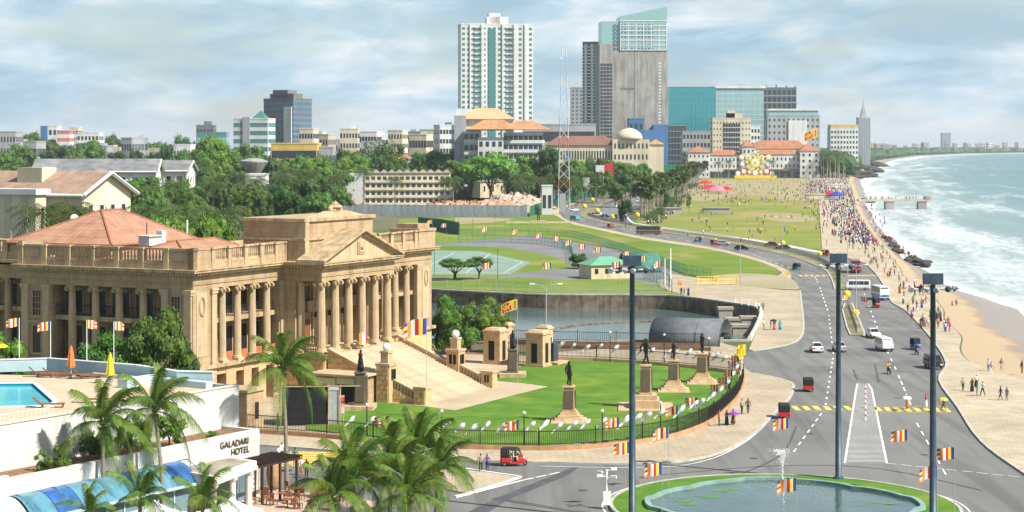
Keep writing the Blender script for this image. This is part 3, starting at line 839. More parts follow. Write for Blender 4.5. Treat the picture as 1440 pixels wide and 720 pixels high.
for s in (5.0, 7.75, 10.85, 13.95, 16.8, 39.6, 42.7, 45.8, 48.9):
    window(s, 3.0, Z0 + 0.1, 2.1, 3.7, 'x', bars=False)
    window(s, 3.0, 10.85, 2.1, 2.9, 'x', bars=False)
for t in (28, 31.5, 35, 38.5, 42):
    window(9.5, t, Z0 + 0.1, 1.5, 3.3, 'y', bars=False); window(9.5, t, 10.85, 1.5, 2.6, 'y', bars=False)
# pavilion windows on the shaded side
for t in (2.35, LT - 2.35):
    window(0.0, t, 10.7, 1.25, 2.9, 'y'); window(0.0, t, 6.2, 1.25, 3.2, 'y', bars=False)
    part('string_course', MB().bx(-0.12, 0.02, t - 1.5, t + 1.5, 9.75, 10.0), 'stone_trim')
# carved wreath panels on the front faces of the pavilions
def wreath(s):
    mb = MB()
    for k in range(22):
        a = 2 * pi * k / 22; a2 = 2 * pi * (k + 1) / 22
        mb.cyl((s + 0.42 * cos(a), -0.08, 12.4 + 1.05 * sin(a)), (s + 0.42 * cos(a2), -0.08, 12.4 + 1.05 * sin(a2)), 0.13, n=5, caps=False)
    part('carved_wreath', mb, 'stone_trim')
    part('wall_panel', MB().bx(s - 1.0, s + 1.0, -0.05, 0.02, 6.6, 14.0), 'stone_light')
wreath(1.7); wreath(LW - 1.7)

# --- columns: fluted shaft, base, capital with volutes
def column_meshes(h, r, flutes=20, tag_=''):
    sh = MB()
    prof = []
    for i in range(9):
        t = i / 8
        prof.append((r * (1 - 0.15 * t ** 1.7), 0.55 + (h - 1.15) * t))
    n = flutes * 2
    sh.lathe(prof, n, mod=lambda k: 1.0 if k % 2 else 0.93)
    bs = MB().box(0, 0, 0, r * 2.7, r * 2.7, 0.24).lathe([(r * 1.3, 0.24), (r * 1.32, 0.34), (r * 1.18, 0.4), (r * 1.22, 0.48), (r * 1.05, 0.56)], 20)
    cp = MB().lathe([(r * 0.86, h - 0.62), (r * 0.95, h - 0.52), (r * 1.08, h - 0.3)], 20)
    cp.box(0, 0, h - 0.18, r * 2.35, r * 2.35, 0.18)
    cp.box(0, 0, h - 0.36, r * 2.3, r * 1.9, 0.18)
    for sx in (-1, 1):
        for sy in (-1, 1):
            cp.cyl((sx * r * 1.08, sy * r * 0.5, h - 0.42), (sx * r * 1.08, sy * r * 1.12, h - 0.42), 0.27 * r / 0.47, n=12)
            cp.cyl((sx * r * 0.5, sy * r * 1.08, h - 0.42), (sx * r * 1.12, sy * r * 1.08, h - 0.42), 0.27 * r / 0.47, n=12)
    return sh.mesh('shaft', 'stone_light', False), bs.mesh('column_base', 'stone_light'), cp.mesh('capital', 'stone_trim')
CM = column_meshes(ZC - Z0, 0.49)
CMP = column_meshes(ZC - Z0, 0.55)
def column(s, t, cm):
    c = put('column', cm[0], parl, (s, t, Z0))
    put('column_base', cm[1], c); put('capital', cm[2], c)
for s in (6.2, 9.3, 12.4, 15.5, 40.6, 43.7, 46.8, 49.9):
    column(s, 0.35, CM)
for t in (7.3, 10.8, 14.3, 17.8):
    column(0.35, t, CM)
for t in (27.2, 30.4, 33.6, 36.8, 40.0, 43.2):
    column(7.0, t, CM)
PCX = 27.0
PCOL = [PCX - 8.0 + 3.2 * i for i in range(6)]
for s in PCOL:
    column(s, -5.3, CMP)
column(PCOL[0], -2.4, CM); column(PCOL[-1], -2.4, CM)
# pilasters
def pilaster(s0, s1, t0, t1):
    p = part('pilaster', MB().bx(s0, s1, t0, t1, Z0 + 0.4, ZC - 0.62).bx(s0 - 0.1, s1 + 0.1, t0 - 0.1, t1 + 0.1, Z0 + 0.002, Z0 + 0.4).bx(s0 - 0.1, s1 + 0.1, t0 - 0.1, t1 + 0.1, ZC - 0.62, ZC - 0.28).bx(s0 - 0.18, s1 + 0.18, t0 - 0.18, t1 + 0.18, ZC - 0.28, ZC - 0.002), 'stone_light')
for s in (3.5, 17.9, 38.1, LW - 4.5):
    pilaster(s, s + 0.95, -0.22, 0.3)
for t in (0.12, 3.35, LT - 4.3, LT - 1.05):
    pilaster(-0.24, 0.3, t, t + 1.0)
pilaster(6.3, 6.9, LT + 0.2, LT + 1.0)
# --- portico block: side walls, antae, inner wall
S0, S1 = PCX - 8.8, PCX + 8.8
part('portico_floor', MB().bx(S0 - 0.3, S1 + 0.3, -6.6, -0.46, Z0 - 0.55, Z0 + 0.001), 'stone_trim')
part('portico_base', MB().bx(S0 - 0.1, S1 + 0.1, -6.4, 0.2, -0.1, Z0 - 0.56), 'block_stone')
part('portico_wall', MB().bx(S0 + 0.2, S1 - 0.2, 0.0, 3.0, Z0 + 0.004, ZC), 'stone')
for q_ in (S0 + 0.1, S1 - 1.2):
    part('anta', MB().bx(q_, q_ + 1.1, -2.0, -0.0, Z0 + 0.003, ZC), 'stone')
for k, s in enumerate([PCX - 6.4, PCX - 3.2, PCX, PCX + 3.2, PCX + 6.4]):
    o = window(s, 0.0, Z0 + 0.05, 1.5, 3.6, 'x', mat='door_wood', bars=False, name='door')
    window(s, 0.0, 10.9, 1.4, 2.6, 'x', bars=False)
    part('balcony', MB().bx(s - 1.15, s + 1.15, -1.0, 0.01, 10.1, 10.45).bx(s - 1.15, s + 1.15, -1.0, -0.9, 10.45, 11.5).bx(s - 1.15, s - 1.05, -0.9, 0.0, 10.45, 11.5).bx(s + 1.05, s + 1.15, -0.9, 0.0, 10.45, 11.5), 'stone_trim')
for s in PCOL:
    part('pilaster', MB().bx(s - 0.4, s + 0.4, -0.3, 0.02, Z0 + 0.004, ZC - 0.01), 'stone_light')
    if s not in (PCOL[0], PCOL[-1]):
        part('lantern', MB().lathe([(0.05, 9.2), (0.22, 9.3), (0.2, 9.8), (0.03, 10.0)], 8, s, -0.55), 'black_iron')
# stone balustrade between the end columns
def baluster_run(p0, p1, z0, z1, name='balustrade', mat='stone_trim', par=parl, step=0.36, r=0.1, plinth=True):
    L_ = hypot(p1[0] - p0[0], p1[1] - p0[1]); rz = atan2(p1[1] - p0[1], p1[0] - p0[0])
    cx, cy = (p0[0] + p1[0]) / 2, (p0[1] + p1[1]) / 2
    o = part(name, MB().box(cx, cy, z0, L_, 0.4, 0.22, rz=rz), mat, par)
    MB().box(cx, cy, z1 - 0.2, L_, 0.42, 0.2, rz=rz).build('coping_rail', mat, o)
    mb = MB(); n = max(2, int(L_ / step)); hh = z1 - z0 - 0.42
    for i in range(n):
        t = (i + 0.5) / n
        mb.lathe([(r * 0.55, z0 + 0.22), (r, z0 + 0.22 + hh * 0.3), (r * 0.5, z0 + 0.22 + hh * 0.75), (r * 0.7, z1 - 0.2)], 6, lerp(p0[0], p1[0], t), lerp(p0[1], p1[1], t))
    mb.build('baluster_row', mat, o, kind='stuff')
    return o
baluster_run((PCOL[0] - 0.0, -4.7), (PCOL[0], -2.9), Z0, Z0 + 1.05)
baluster_run((PCOL[-1] - 0.0, -4.7), (PCOL[-1], -2.9), Z0, Z0 + 1.05)

# --- entablature
ent = MB()
ent.bx(0.0, LW, 0.0, LT, ZC, ZC + 0.55); ent.bx(-0.1, LW + 0.1, -0.1, LT + 0.1, ZC + 0.55, ZC + 0.7); ent.bx(-0.02, LW + 0.02, -0.02, LT + 0.02, ZC + 0.7, ZL - 0.7)
ent.bx(6.4, LW - 6.4, LT + 0.1, 60, ZC, ZL - 0.7)
part('entablature', ent, 'stone')
pe = MB()
pe.bx(S0, S1, -5.9, -0.02, ZC, ZC + 0.55); pe.bx(S0 - 0.1, S1 + 0.1, -6.0, -0.12, ZC + 0.55, ZC + 0.7); pe.bx(S0 - 0.02, S1 + 0.02, -5.92, -0.04, ZC + 0.7, ZL - 0.7)
part('portico_entablature', pe, 'stone')
co = MB()
co.bx(-0.35, LW + 0.35, -0.35, LT + 0.35, ZL - 0.699, ZL - 0.38); co.bx(-0.9, LW + 0.9, -0.9, LT + 0.9, ZL - 0.38, ZL - 0.12); co.bx(-1.0, LW + 1.0, -1.0, LT + 1.0, ZL - 0.12, ZL)
co.bx(5.5, LW - 5.5, LT + 1.0, 60, ZL - 0.38, ZL - 0.002)
part('cornice', co, 'stone_trim')
pc = MB()
pc.bx(S0 - 0.35, S1 + 0.35, -6.25, -0.36, ZL - 0.697, ZL - 0.383); pc.bx(S0 - 0.9, S1 + 0.9, -6.8, -0.91, ZL - 0.378, ZL - 0.122); pc.bx(S0 - 1.0, S1 + 1.0, -6.9, -1.01, ZL - 0.118, ZL - 0.003)
part('portico_cornice', pc, 'stone_trim')
# dentils
mb = MB()
def dentils(p0, p1, z, mb):
    L_ = hypot(p1[0] - p0[0], p1[1] - p0[1]); n = int(L_ / 0.42); rz = atan2(p1[1] - p0[1], p1[0] - p0[0])
    for i in range(n):
        t = (i + 0.5) / n
        mb.box(lerp(p0[0], p1[0], t), lerp(p0[1], p1[1], t), z, 0.23, 0.3, 0.28, rz=rz)
dentils((0, -0.5), (S0 - 1, -0.5), ZL - 0.67, mb); dentils((S1 + 1, -0.5), (LW, -0.5), ZL - 0.67, mb); dentils((-0.5, 0), (-0.5, LT), ZL - 0.67, mb)
dentils((S0 - 0.3, -6.4), (S1 + 0.3, -6.4), ZL - 0.67, mb); dentils((S0 - 0.5, -6.2), (S0 - 0.5, -1.2), ZL - 0.67, mb); dentils((LW + 0.5, 0), (LW + 0.5, LT), ZL - 0.67, mb)
part('dentil_course', mb, 'stone_light', kind='stuff')
# --- pediment
AP = 20.55
a, b_, hgt = S0 - 1.0, S1 + 1.0, AP
pd = MB()
vs = [(S0 - 0.4, -6.1, ZL - 0.001), (S1 + 0.4, -6.1, ZL - 0.001), (PCX, -6.1, AP - 0.5), (S0 - 0.4, -2.85, ZL - 0.001), (S1 + 0.4, -2.85, ZL - 0.001), (PCX, -2.85, AP - 0.5)]
pd.add(vs, [(0, 1, 2), (5, 4, 3), (0, 2, 5, 3), (1, 4, 5, 2)])
part('pediment', pd, 'stone_light')
rk = MB()
for sg in (-1, 1):
    e0 = PCX + sg * (8.8 + 1.0)
    for (zo, th, yo) in ((0.0, 0.28, -6.9), (-0.28, 0.28, -6.45)):
        x0, z0_, x1, z1_ = e0, ZL + 0.02 + (0 if zo == 0 else -0.0), PCX, AP
        vs = []
        for yv in (yo, -2.86):
            vs += [(x0, yv, z0_ + zo + th), (x1, yv, z1_ + zo), (x1, yv, z1_ + zo - th), (x0, yv, z0_ + zo)]
        rk.add(vs, [(0, 1, 2, 3), (7, 6, 5, 4), (0, 4, 5, 1), (3, 2, 6, 7), (0, 3, 7, 4)])
part('raking_cornice', rk, 'stone_trim')
mb = MB()
for sg in (-1, 1):
    for i in range(24):
        t = (i + 0.7) / 25
        mb.box(lerp(PCX + sg * 9.4, PCX, t), -6.3, lerp(ZL - 0.1, AP - 0.78, t), 0.2, 0.36, 0.24)
part('pediment_dentil_course', mb, 'stone_light', kind='stuff')
part('pediment_plaque', MB().bx(PCX - 0.85, PCX + 0.85, -6.22, -6.08, 17.35, 18.95).bx(PCX - 0.6, PCX + 0.6, -6.3, -6.2, 17.55, 18.75).lathe([(0.05, 18.0), (0.28, 18.1), (0.28, 18.3), (0.05, 18.4)], 8, PCX, -6.3), 'stone_trim')
# --- attic block behind the pediment with its crest
A0, A1 = PCX - 8.0, PCX + 8.6
at_ = MB()
at_.bx(A0, A1, -2.8, 6.2, ZL + 0.003, 21.6)
part('attic', at_, 'stone')
part('attic_cornice', MB().bx(A0 - 0.25, A1 + 0.25, -3.05, 6.45, 19.3, 19.6).bx(A0 - 0.3, A1 + 0.3, -3.1, 6.5, 21.6, 22.0), 'stone_trim')
vs = [(PCX - 6.2, -2.9, 22.0), (PCX + 6.6, -2.9, 22.0), (PCX + 2.0, -2.9, 22.75), (PCX - 1.6, -2.9, 22.75), (PCX - 6.2, -1.7, 22.0), (PCX + 6.6, -1.7, 22.0), (PCX + 2.0, -1.7, 22.75), (PCX - 1.6, -1.7, 22.75)]
part('attic_gable', MB().add(vs, [(0, 1, 2, 3), (7, 6, 5, 4), (3, 2, 6, 7), (0, 3, 7, 4), (1, 5, 6, 2)]), 'stone_light')
part('attic_pilaster', MB().bx(A0 - 0.02, A0 + 0.9, -3.02, -2.78, ZL + 0.01, 21.6), 'stone_trim')
cr_ = MB()
cr_.bx(PCX - 1.3, PCX + 1.3, -2.9, -1.8, 22.7, 23.1).bx(PCX - 0.9, PCX + 0.9, -2.8, -1.9, 23.1, 23.5)
cr_.lathe([(0.75, 23.5), (0.95, 24.0), (0.8, 24.5), (0.4, 24.9), (0.5, 25.1), (0.12, 25.6), (0.05, 26.0)], 12, PCX, -2.35)
for sg in (-1, 1):
    cr_.tube([(PCX + sg * 1.1, -2.35, 23.1), (PCX + sg * 1.15, -2.35, 23.8), (PCX + sg * 0.8, -2.35, 24.6)], [0.38, 0.32, 0.1], 8)
cr_.v = [(a, b, 22.65 + (c - 22.7) * 0.42) for a, b, c in cr_.v]
part('crest', cr_, 'stone_light')

# --- parapet balustrade: pedestals, runs of balusters and solid end panels
def pedestal(s, t, w_=0.75):
    part('parapet_pedestal', MB().box(s, t, ZL + 0.003, w_, w_, ZB - ZL - 0.25).box(s, t, ZB - 0.25, w_ + 0.24, w_ + 0.24, 0.25), 'stone_trim')
part('parapet_plinth', MB().bx(-0.3, LW + 0.3, -0.3, 0.3, ZL + 0.002, ZL + 0.75).bx(-0.3, 0.3, 0.3, LT + 0.3, ZL + 0.002, ZL + 0.75).bx(LW - 0.3, LW + 0.3, 0.3, LT, ZL + 0.002, ZL + 0.75).bx(0.3, LW - 0.3, LT - 0.3, LT + 0.3, ZL + 0.002, ZL + 0.75), 'stone')
pz0 = ZL + 0.75
lt = [0.0, 3.6, 7.2, 10.8, 14.4, 18.0, 21.6, LT]
for i, t in enumerate(lt):
    pedestal(0, t)
for i, (t0, t1) in enumerate(zip(lt, lt[1:])):
    if i in (0, len(lt) - 2):
        part('parapet_panel', MB().bx(-0.22, 0.22, t0 + 0.36, t1 - 0.36, pz0, ZB - 0.25).bx(-0.3, 0.3, t0 + 0.36, t1 - 0.36, ZB - 0.25, ZB - 0.02).bx(-0.27, -0.2, t0 + 0.7, t1 - 0.7, pz0 + 0.25, ZB - 0.5), 'stone')
    else:
        baluster_run((0, t0 + 0.38), (0, t1 - 0.38), pz0, ZB - 0.02, step=0.42, r=0.15)
def front_run(lst, solid):
    for s in lst:
        pedestal(s, 0)
    for i, (s0, s1) in enumerate(zip(lst, lst[1:])):
        if i in solid:
            part('parapet_panel', MB().bx(s0 + 0.36, s1 - 0.36, -0.22, 0.22, pz0, ZB - 0.25).bx(s0 + 0.36, s1 - 0.36, -0.3, 0.3, ZB - 0.25, ZB - 0.02), 'stone')
        else:
            baluster_run((s0 + 0.38, 0), (s1 - 0.38, 0), pz0, ZB - 0.02, step=0.42, r=0.15)
front_run([0.0, 3.6, 6.9, 10.2, 13.5, 16.8, 19.0], (0, 5))
front_run([36.0, 38.2, 41.5, 44.8, 48.1, 51.4, LW], (0, 5))
# heavy corner blocks at the far pavilion
part('parapet_block', MB().bx(LW - 4.2, LW + 0.35, -0.35, 4.2, ZL + 0.004, 19.0).bx(LW - 4.4, LW + 0.5, -0.5, 4.4, 19.0, 19.35).bx(LW - 3.6, LW - 0.3, 0.2, 3.6, 19.35, 20.0), 'stone')
part('parapet_block', MB().bx(-0.32, 3.4, LT - 0.32, LT + 0.34, ZL + 0.004, ZB + 0.3), 'stone')
# rear balustrades seen over the roof
for i in range(5):
    s0 = 4 + i * 4.2
    baluster_run((s0, 36.0), (s0 + 3.4, 36.0), pz0 - 0.2, ZB - 0.1, step=0.5, r=0.17); pedestal(s0 + 3.8, 36.0)
part('rear_parapet', MB().bx(2, 26, 35.7, 36.3, ZL, pz0 - 0.2), 'stone')
# side parapet of the recessed flank
for i in range(4):
    t0 = LT + 1.0 + i * 3.6
    baluster_run((6.5, t0 + 0.4), (6.5, t0 + 3.2), pz0, ZB - 0.02, step=0.42, r=0.15); pedestal(6.5, t0 + 3.6)
part('parapet_plinth', MB().bx(6.2, 6.8, LT + 0.3, 60, ZL + 0.002, pz0), 'stone')

# --- roofs: sheets with standing joints laid one by one
def hip(name, s0, s1, t0, t1, r0, r1, tr, ze, zr, mat='terracotta'):
    """hip roof with ridge from s=r0 to r1 at t=tr"""
    v = [(s0, t0, ze), (s1, t0, ze), (s1, t1, ze), (s0, t1, ze), (r0, tr, zr), (r1, tr, zr)]
    o = part(name, MB().add(v, [(0, 1, 5, 4), (2, 3, 4, 5), (0, 4, 3), (1, 2, 5), (3, 2, 1, 0)]), mat)
    rg = MB()
    for a_, c_ in ((0, 4), (1, 5), (2, 5), (3, 4), (4, 5)):
        rg.cyl(v[a_], v[c_], 0.16, n=6)
    rg.build('ridge', 'terracotta_ridge', o)
    # tile courses: battens down the near slope, one mesh each slope
    tl = MB()
    n = int((s1 - s0) / 0.85)
    for i in range(1, n):
        s = s0 + i * (s1 - s0) / n
        tt = min(1.0, (s - s0) / (r0 - s0), (s1 - s) / (s1 - r1))
        tl.cyl((s, t0, ze + 0.02), (s, lerp(t0, tr, tt), lerp(ze, zr, tt) + 0.02), 0.03, n=4, caps=False)
    n = int((t1 - t0) / 0.85)
    for i in range(1, n):
        t = t0 + i * (t1 - t0) / n
        tt = min(1.0, (t - t0) / (tr - t0), (t1 - t) / (t1 - tr))
        tl.cyl((s0, t, ze + 0.02), (lerp(s0, r0, tt), t, lerp(ze, zr, tt) + 0.02), 0.03, n=4, caps=False)
    tl.build('tile_roll_row', mat, o, kind='stuff')
    # overlapping course steps
    for k in range(1, 5):
        q = k / 5
        w_ = MB()
        a0, a1_, b0_, zz = lerp(s0, r0, q), lerp(s1, r1, q), lerp(t0, tr, q), lerp(ze, zr, q)
        w_.cyl((a0, b0_, zz), (a1_, b0_, zz), 0.05, n=4); w_.cyl((a0, b0_, zz), (a0, lerp(t1, tr, q), zz), 0.05, n=4)
        w_.build('tile_course', mat, o)
    return o
hip('main_roof', 6.0, 23.6, 16.5, 33, 14.2, 18.0, 24.7, 18.95, 22.75)
part('roof_gutter', MB().cyl((6.0, 16.4, 18.85), (23.6, 16.4, 18.85), 0.16, n=6).cyl((5.9, 16.5, 18.85), (5.9, 33, 18.85), 0.16, n=6), 'terracotta_ridge')
part('roof_curb', MB().bx(6.4, 23.2, 16.9, 32.6, ZL, 18.9), 'stone')
hip('wing_roof', 1.4, 19.0, 1.4, 15.0, 8.0, 15.5, 8.2, 17.35, 19.55)
hip('wing_roof', 37.5, LW - 4.6, 1.4, 15.0, 43.0, 46, 8.2, 17.35, 19.4)
part('roof_tank', MB().bx(5.2, 7.6, 10.2, 11.8, 19.0, 20.1).bx(5.0, 7.8, 10.0, 12.0, 20.1, 20.22).bx(8.2, 9.0, 10.6, 11.4, 19.0, 20.7), 'white_wall')
part('roof_pipe', MB().cyl((9, 13.5, 18.0), (9, 13.5, 21.6), 0.06, n=5), 'black_iron')
pm('lamp_white', (0.8, 0.8, 0.76), 0.4, var=0.0)
for s, t in ((22.5, 36), (3.0, 36.2)):
    part('roof_lamp', MB().cyl((s, t, ZB - 0.3), (s, t, ZB + 1.5), 0.09, n=6).sphere((s, t, ZB + 2.0), 0.6, 10), 'lamp_white')
part('roof_pole', MB().cyl((26, 20, ZL), (26, 20, 21.2), 0.12, n=6), 'lamp_white')

# --- grand stair
ST0, ST1 = PCX - 7.8, PCX + 8.6
TT, TB, NS = -6.6, -20.2, 32
stair = part('stair', MB().add([(ST0, TT, -0.1), (ST1, TT, -0.1), (ST1, TB + 0.6, -0.1), (ST0, TB + 0.6, -0.1), (ST0, TT, Z0 - 0.3), (ST1, TT, Z0 - 0.3)], [(0, 1, 5, 4), (0, 4, 3), (1, 2, 5), (4, 5, 2, 3)]), 'mortar')
rise = Z0 / NS; going = (TT - TB) / NS
stm = MB().bx(ST0, ST1, -going - 0.25, 0.04, -0.5, 0).mesh('step', 'step_stone')
for i in range(NS):
    wide = 2.6 if i > 20 else 0
    put('step', stm, stair, (0, TT - i * going - 0.02 * 0, Z0 - (i + 0.0) * rise - 0.005))
def stair_side(s, sg):
    """sloping parapet walls with pedestals; sg = outward direction"""
    def zs(t): return Z0 * (1 - (TT - t) / (TT - TB))
    def slope(t0, t1, up, thick, name, mat, so=0.0):
        v = []
        for ss in (s + so, s + so + sg * thick):
            v += [(ss, t0, -0.05), (ss, t1, -0.05), (ss, t1, zs(t1) + up), (ss, t0, zs(t0) + up)]
        fs = [(0, 1, 2, 3), (7, 6, 5, 4), (3, 2, 6, 7), (0, 3, 7, 4), (1, 5, 6, 2)]
        if sg > 0: pass
        return part(name, MB().add(v, fs), mat, stair)
    def coping(t0, t1, up, wdt):
        v = []
        for ss in (s - sg * 0.1, s + sg * wdt):
            v += [(ss, t0, zs(t0) + up), (ss, t1, zs(t1) + up), (ss, t1, zs(t1) + up + 0.25), (ss, t0, zs(t0) + up + 0.25)]
        part('stair_coping', MB().add(v, [(0, 1, 2, 3), (7, 6, 5, 4), (3, 2, 6, 7), (0, 4, 5, 1), (0, 3, 7, 4), (1, 5, 6, 2)]), 'stone_light', stair)
    w1 = slope(TT, -13.9, 0.55, 0.7, 'stair_wall', 'block_stone'); coping(TT, -13.9, 0.56, 0.85)
    # mid pedestal with ball
    part('stair_pedestal', MB().bx(s - sg * 0.35, s + sg * 1.5, -15.7, -13.9, -0.05, 4.6), 'block_stone', stair)
    part('stair_pedestal', MB().bx(s - sg * 0.45, s + sg * 1.6, -15.8, -13.8, 4.6, 4.9).bx(s + sg * 0.05, s + sg * 1.1, -15.3, -14.3, 4.9, 6.1).bx(s - sg * 0.05, s + sg * 1.2, -15.4, -14.2, 6.1, 6.35), 'stone_light', stair)
    part('stone_ball', MB().sphere((s + sg * 0.58, -14.8, 6.8), 0.5, 12), 'lamp_white', stair)
    for k in range(2):
        part('pedestal_slot', MB().bx(s + sg * (0.1 + k * 0.55), s + sg * (0.45 + k * 0.55), -15.84, -13.76, 3.0, 4.2), 'painted_void', stair)
        part('pedestal_slot', MB().bx(s - sg * 0.39, s + sg * 1.54, -15.35 + k * 0.6, -14.95 + k * 0.6, 3.0, 4.2), 'painted_void', stair)
    w2 = slope(-15.7, -18.9, 0.1, 0.6, 'stair_wall', 'block_stone')
    v = []
    mb = MB()
    for i in range(7):
        t = -15.85 - i * 0.45
        mb.bx(s + 0.02 * sg, s + sg * 0.45, t - 0.12, t + 0.12, zs(t) + 0.05, zs(t) + 1.0)
    part('stair_baluster_row', mb, 'stone_light', stair, kind='stuff')
    coping(-15.7, -18.9, 0.95, 0.65)
    part('stair_pedestal', MB().bx(s - sg * 0.2, s + sg * 1.2, -20.5, -18.9, -0.05, 2.1), 'block_stone', stair)
    part('stair_pedestal', MB().bx(s - sg * 0.3, s + sg * 1.3, -20.6, -18.8, 2.1, 2.35), 'stone_light', stair)
    part('pedestal_slot', MB().bx(s - sg * 0.23, s + sg * 1.23, -20.0, -19.75, 0.9, 1.85).bx(s - sg * 0.23, s + sg * 1.23, -19.6, -19.35, 0.9, 1.85), 'painted_void', stair)
    return zs
zs = stair_side(ST0, -1)
stair_side(ST1, 1)
sf = ST0 - 0.7
ashlar(stair, -13.8, TT - 0.1, sf, 0.2, 5.8, axis='y', sgn=-1, rowh=0.6, bw=1.3, skip=lambda t, z: z > Z0 * (1 - (TT - t) / (TT - TB)) + 0.45 or (z < 3.4 and -13.8 < t < -7.4))
ashlar(stair, -18.8, -15.8, ST0 - 0.6, 0.1, 1.6, axis='y', sgn=-1, rowh=0.5, bw=1.0, skip=lambda t, z: z > Z0 * (1 - (TT - t) / (TT - TB)) + 0.1)
ashlar(stair, -15.6, -14.0, ST0 - 1.5, 0.1, 4.6, axis='y', sgn=-1, rowh=0.56, bw=0.85)
ashlar(stair, -20.4, -19.0, ST0 - 1.2, 0.1, 2.0, axis='y', sgn=-1, rowh=0.5, bw=0.8)
# lean-to garage under the stair
gar = part('garage', MB().bx(S0 - 3.4, ST0 - 0.85, -13.6, -6.6, -0.05, 3.5), 'stone')
part('garage_roof', MB().bx(S0 - 4.0, ST0 - 0.72, -14.0, -6.3, 3.5, 3.75), 'stone_light')
part('roller_shutter', MB().bx(S0 - 3.48, S0 - 3.38, -10.0, -6.9, 0.15, 3.2), 'shutter_cream')
part('garage_opening', MB().bx(S0 - 3.47, S0 - 3.38, -13.3, -10.3, 0.0, 2.55), 'painted_void')
part('roller_shutter', MB().bx(S0 - 3.49, S0 - 3.38, -13.4, -10.2, 2.55, 3.35), 'shutter_cream')
ashlar(basement, S0 - 0.2, S0 + 0.2, 0, 0.2, 4.8)
ashlar(basement, -6.3, -0.1, S0 - 0.1, 0.3, 4.8, axis='y', sgn=-1, skip=lambda t, z: -4.6 < t < -2.2 and z < 4.0)
part('side_door', MB().bx(S0 - 0.16, S0 - 0.05, -4.5, -2.3, 0.2, 3.6), 'door_wood', basement)
for s, t in ((4.6, 0.3), (7.9, 0.3), (11.0, 0.3), (14.1, 0.3)):
    pass
pm('plant_pot', (0.4, 0.13, 0.05), 0.8, scale=3, var=0.2)
for s in (4.9, 7.75, 10.85, 13.95, 16.9):
    part('planter_screen', MB().bx(s - 0.8, s + 0.8, 0.5, 0.75, Z0 + 0.01, Z0 + 1.1), 'plant_pot')
# ================================================================== the hotel terrace in the foreground
pm('deck', (0.5, 0.39, 0.26), 0.85, scale=0.8, var=0.1, detail=6)
pm('pool_rim', (0.72, 0.74, 0.72), 0.6, scale=2, var=0.05)
m = pm('pool_water', (0.03, 0.42, 0.52), 0.08, scale=0.6, col2=(0.05, 0.5, 0.6), bump=0.12, bscale=2.5, spec=0.5)
pm('pale_blue_wall', (0.42, 0.56, 0.58), 0.8, scale=0.6, var=0.08)
pm('soil', (0.2, 0.11, 0.055), 0.95, scale=3, var=0.35)
pm('orange_edge', (0.5, 0.26, 0.1), 0.9, scale=2, var=0.2)
pm('roof_felt', (0.36, 0.32, 0.24), 0.95, scale=0.8, col2=(0.2, 0.18, 0.13), detail=9)
pm('off_white', (0.68, 0.66, 0.58), 0.8, scale=0.6, var=0.06, streak=(0.12, 1.0))
pm('beige_wall', (0.55, 0.48, 0.38), 0.85, scale=0.6, var=0.06)
pm('pergola_wood', (0.05, 0.03, 0.022), 0.7, scale=3, var=0.2)
pm('teak', (0.22, 0.085, 0.04), 0.6, scale=4, var=0.2)
pm('patio', (0.44, 0.33, 0.24), 0.9, scale=1.2, var=0.12)
pm('bronze_letter', (0.16, 0.12, 0.07), 0.4, var=0.0, metal=0.6)
pm('orange_cloth', (0.75, 0.2, 0.05), 0.8, scale=4, var=0.1)
pm('yellow_cloth', (0.8, 0.6, 0.02), 0.8, scale=4, var=0.08)
pm('white_cloth', (0.8, 0.8, 0.8), 0.8, scale=1, var=0.04)
pm('red_cloth', (0.55, 0.03, 0.03), 0.8, scale=3, var=0.1)
pm('blue_cloth', (0.03, 0.06, 0.32), 0.8, scale=3, var=0.1)
pm('terracotta_jar', (0.38, 0.22, 0.1), 0.7, scale=2, var=0.2)
def tinted(name, c1, c2):
    m = pm(name, c1, 0.3, scale=0.5, col2=c2, spec=0.5, streak=(0.35, 0.9))
    return m
tinted('glass_blue', (0.03, 0.1, 0.3), (0.05, 0.16, 0.36))
tinted('glass_teal', (0.07, 0.2, 0.28), (0.13, 0.28, 0.34))
tinted('glass_pale', (0.45, 0.62, 0.68), (0.52, 0.68, 0.72))
glassy('pane_glass', (0.14, 0.22, 0.25))

HB = (-22.3, 163.3); HR = atan2(0.846, 0.533)
hot = thing('hotel_podium', 'white rendered hotel podium with pool terrace, planters and blue canopy', 'building', HB, HR)
def hp(name, mb, mat, parent=hot, kind=None, smooth=False):
    return mb.build(name, mat, parent, smooth=smooth, kind=kind)
def hl(px, py, z):
    """pixel at height z -> hotel coordinates"""
    x, y = G(px, py, z); x -= HB[0]; y -= HB[1]
    c, s_ = cos(-HR), sin(-HR)
    return (x * c - y * s_, x * s_ + y * c)
def hw(x, y, z=0.0):
    c, s_ = cos(HR), sin(HR)
    return (HB[0] + x * c - y * s_, HB[1] + x * s_ + y * c, z)
DZ = 9.0
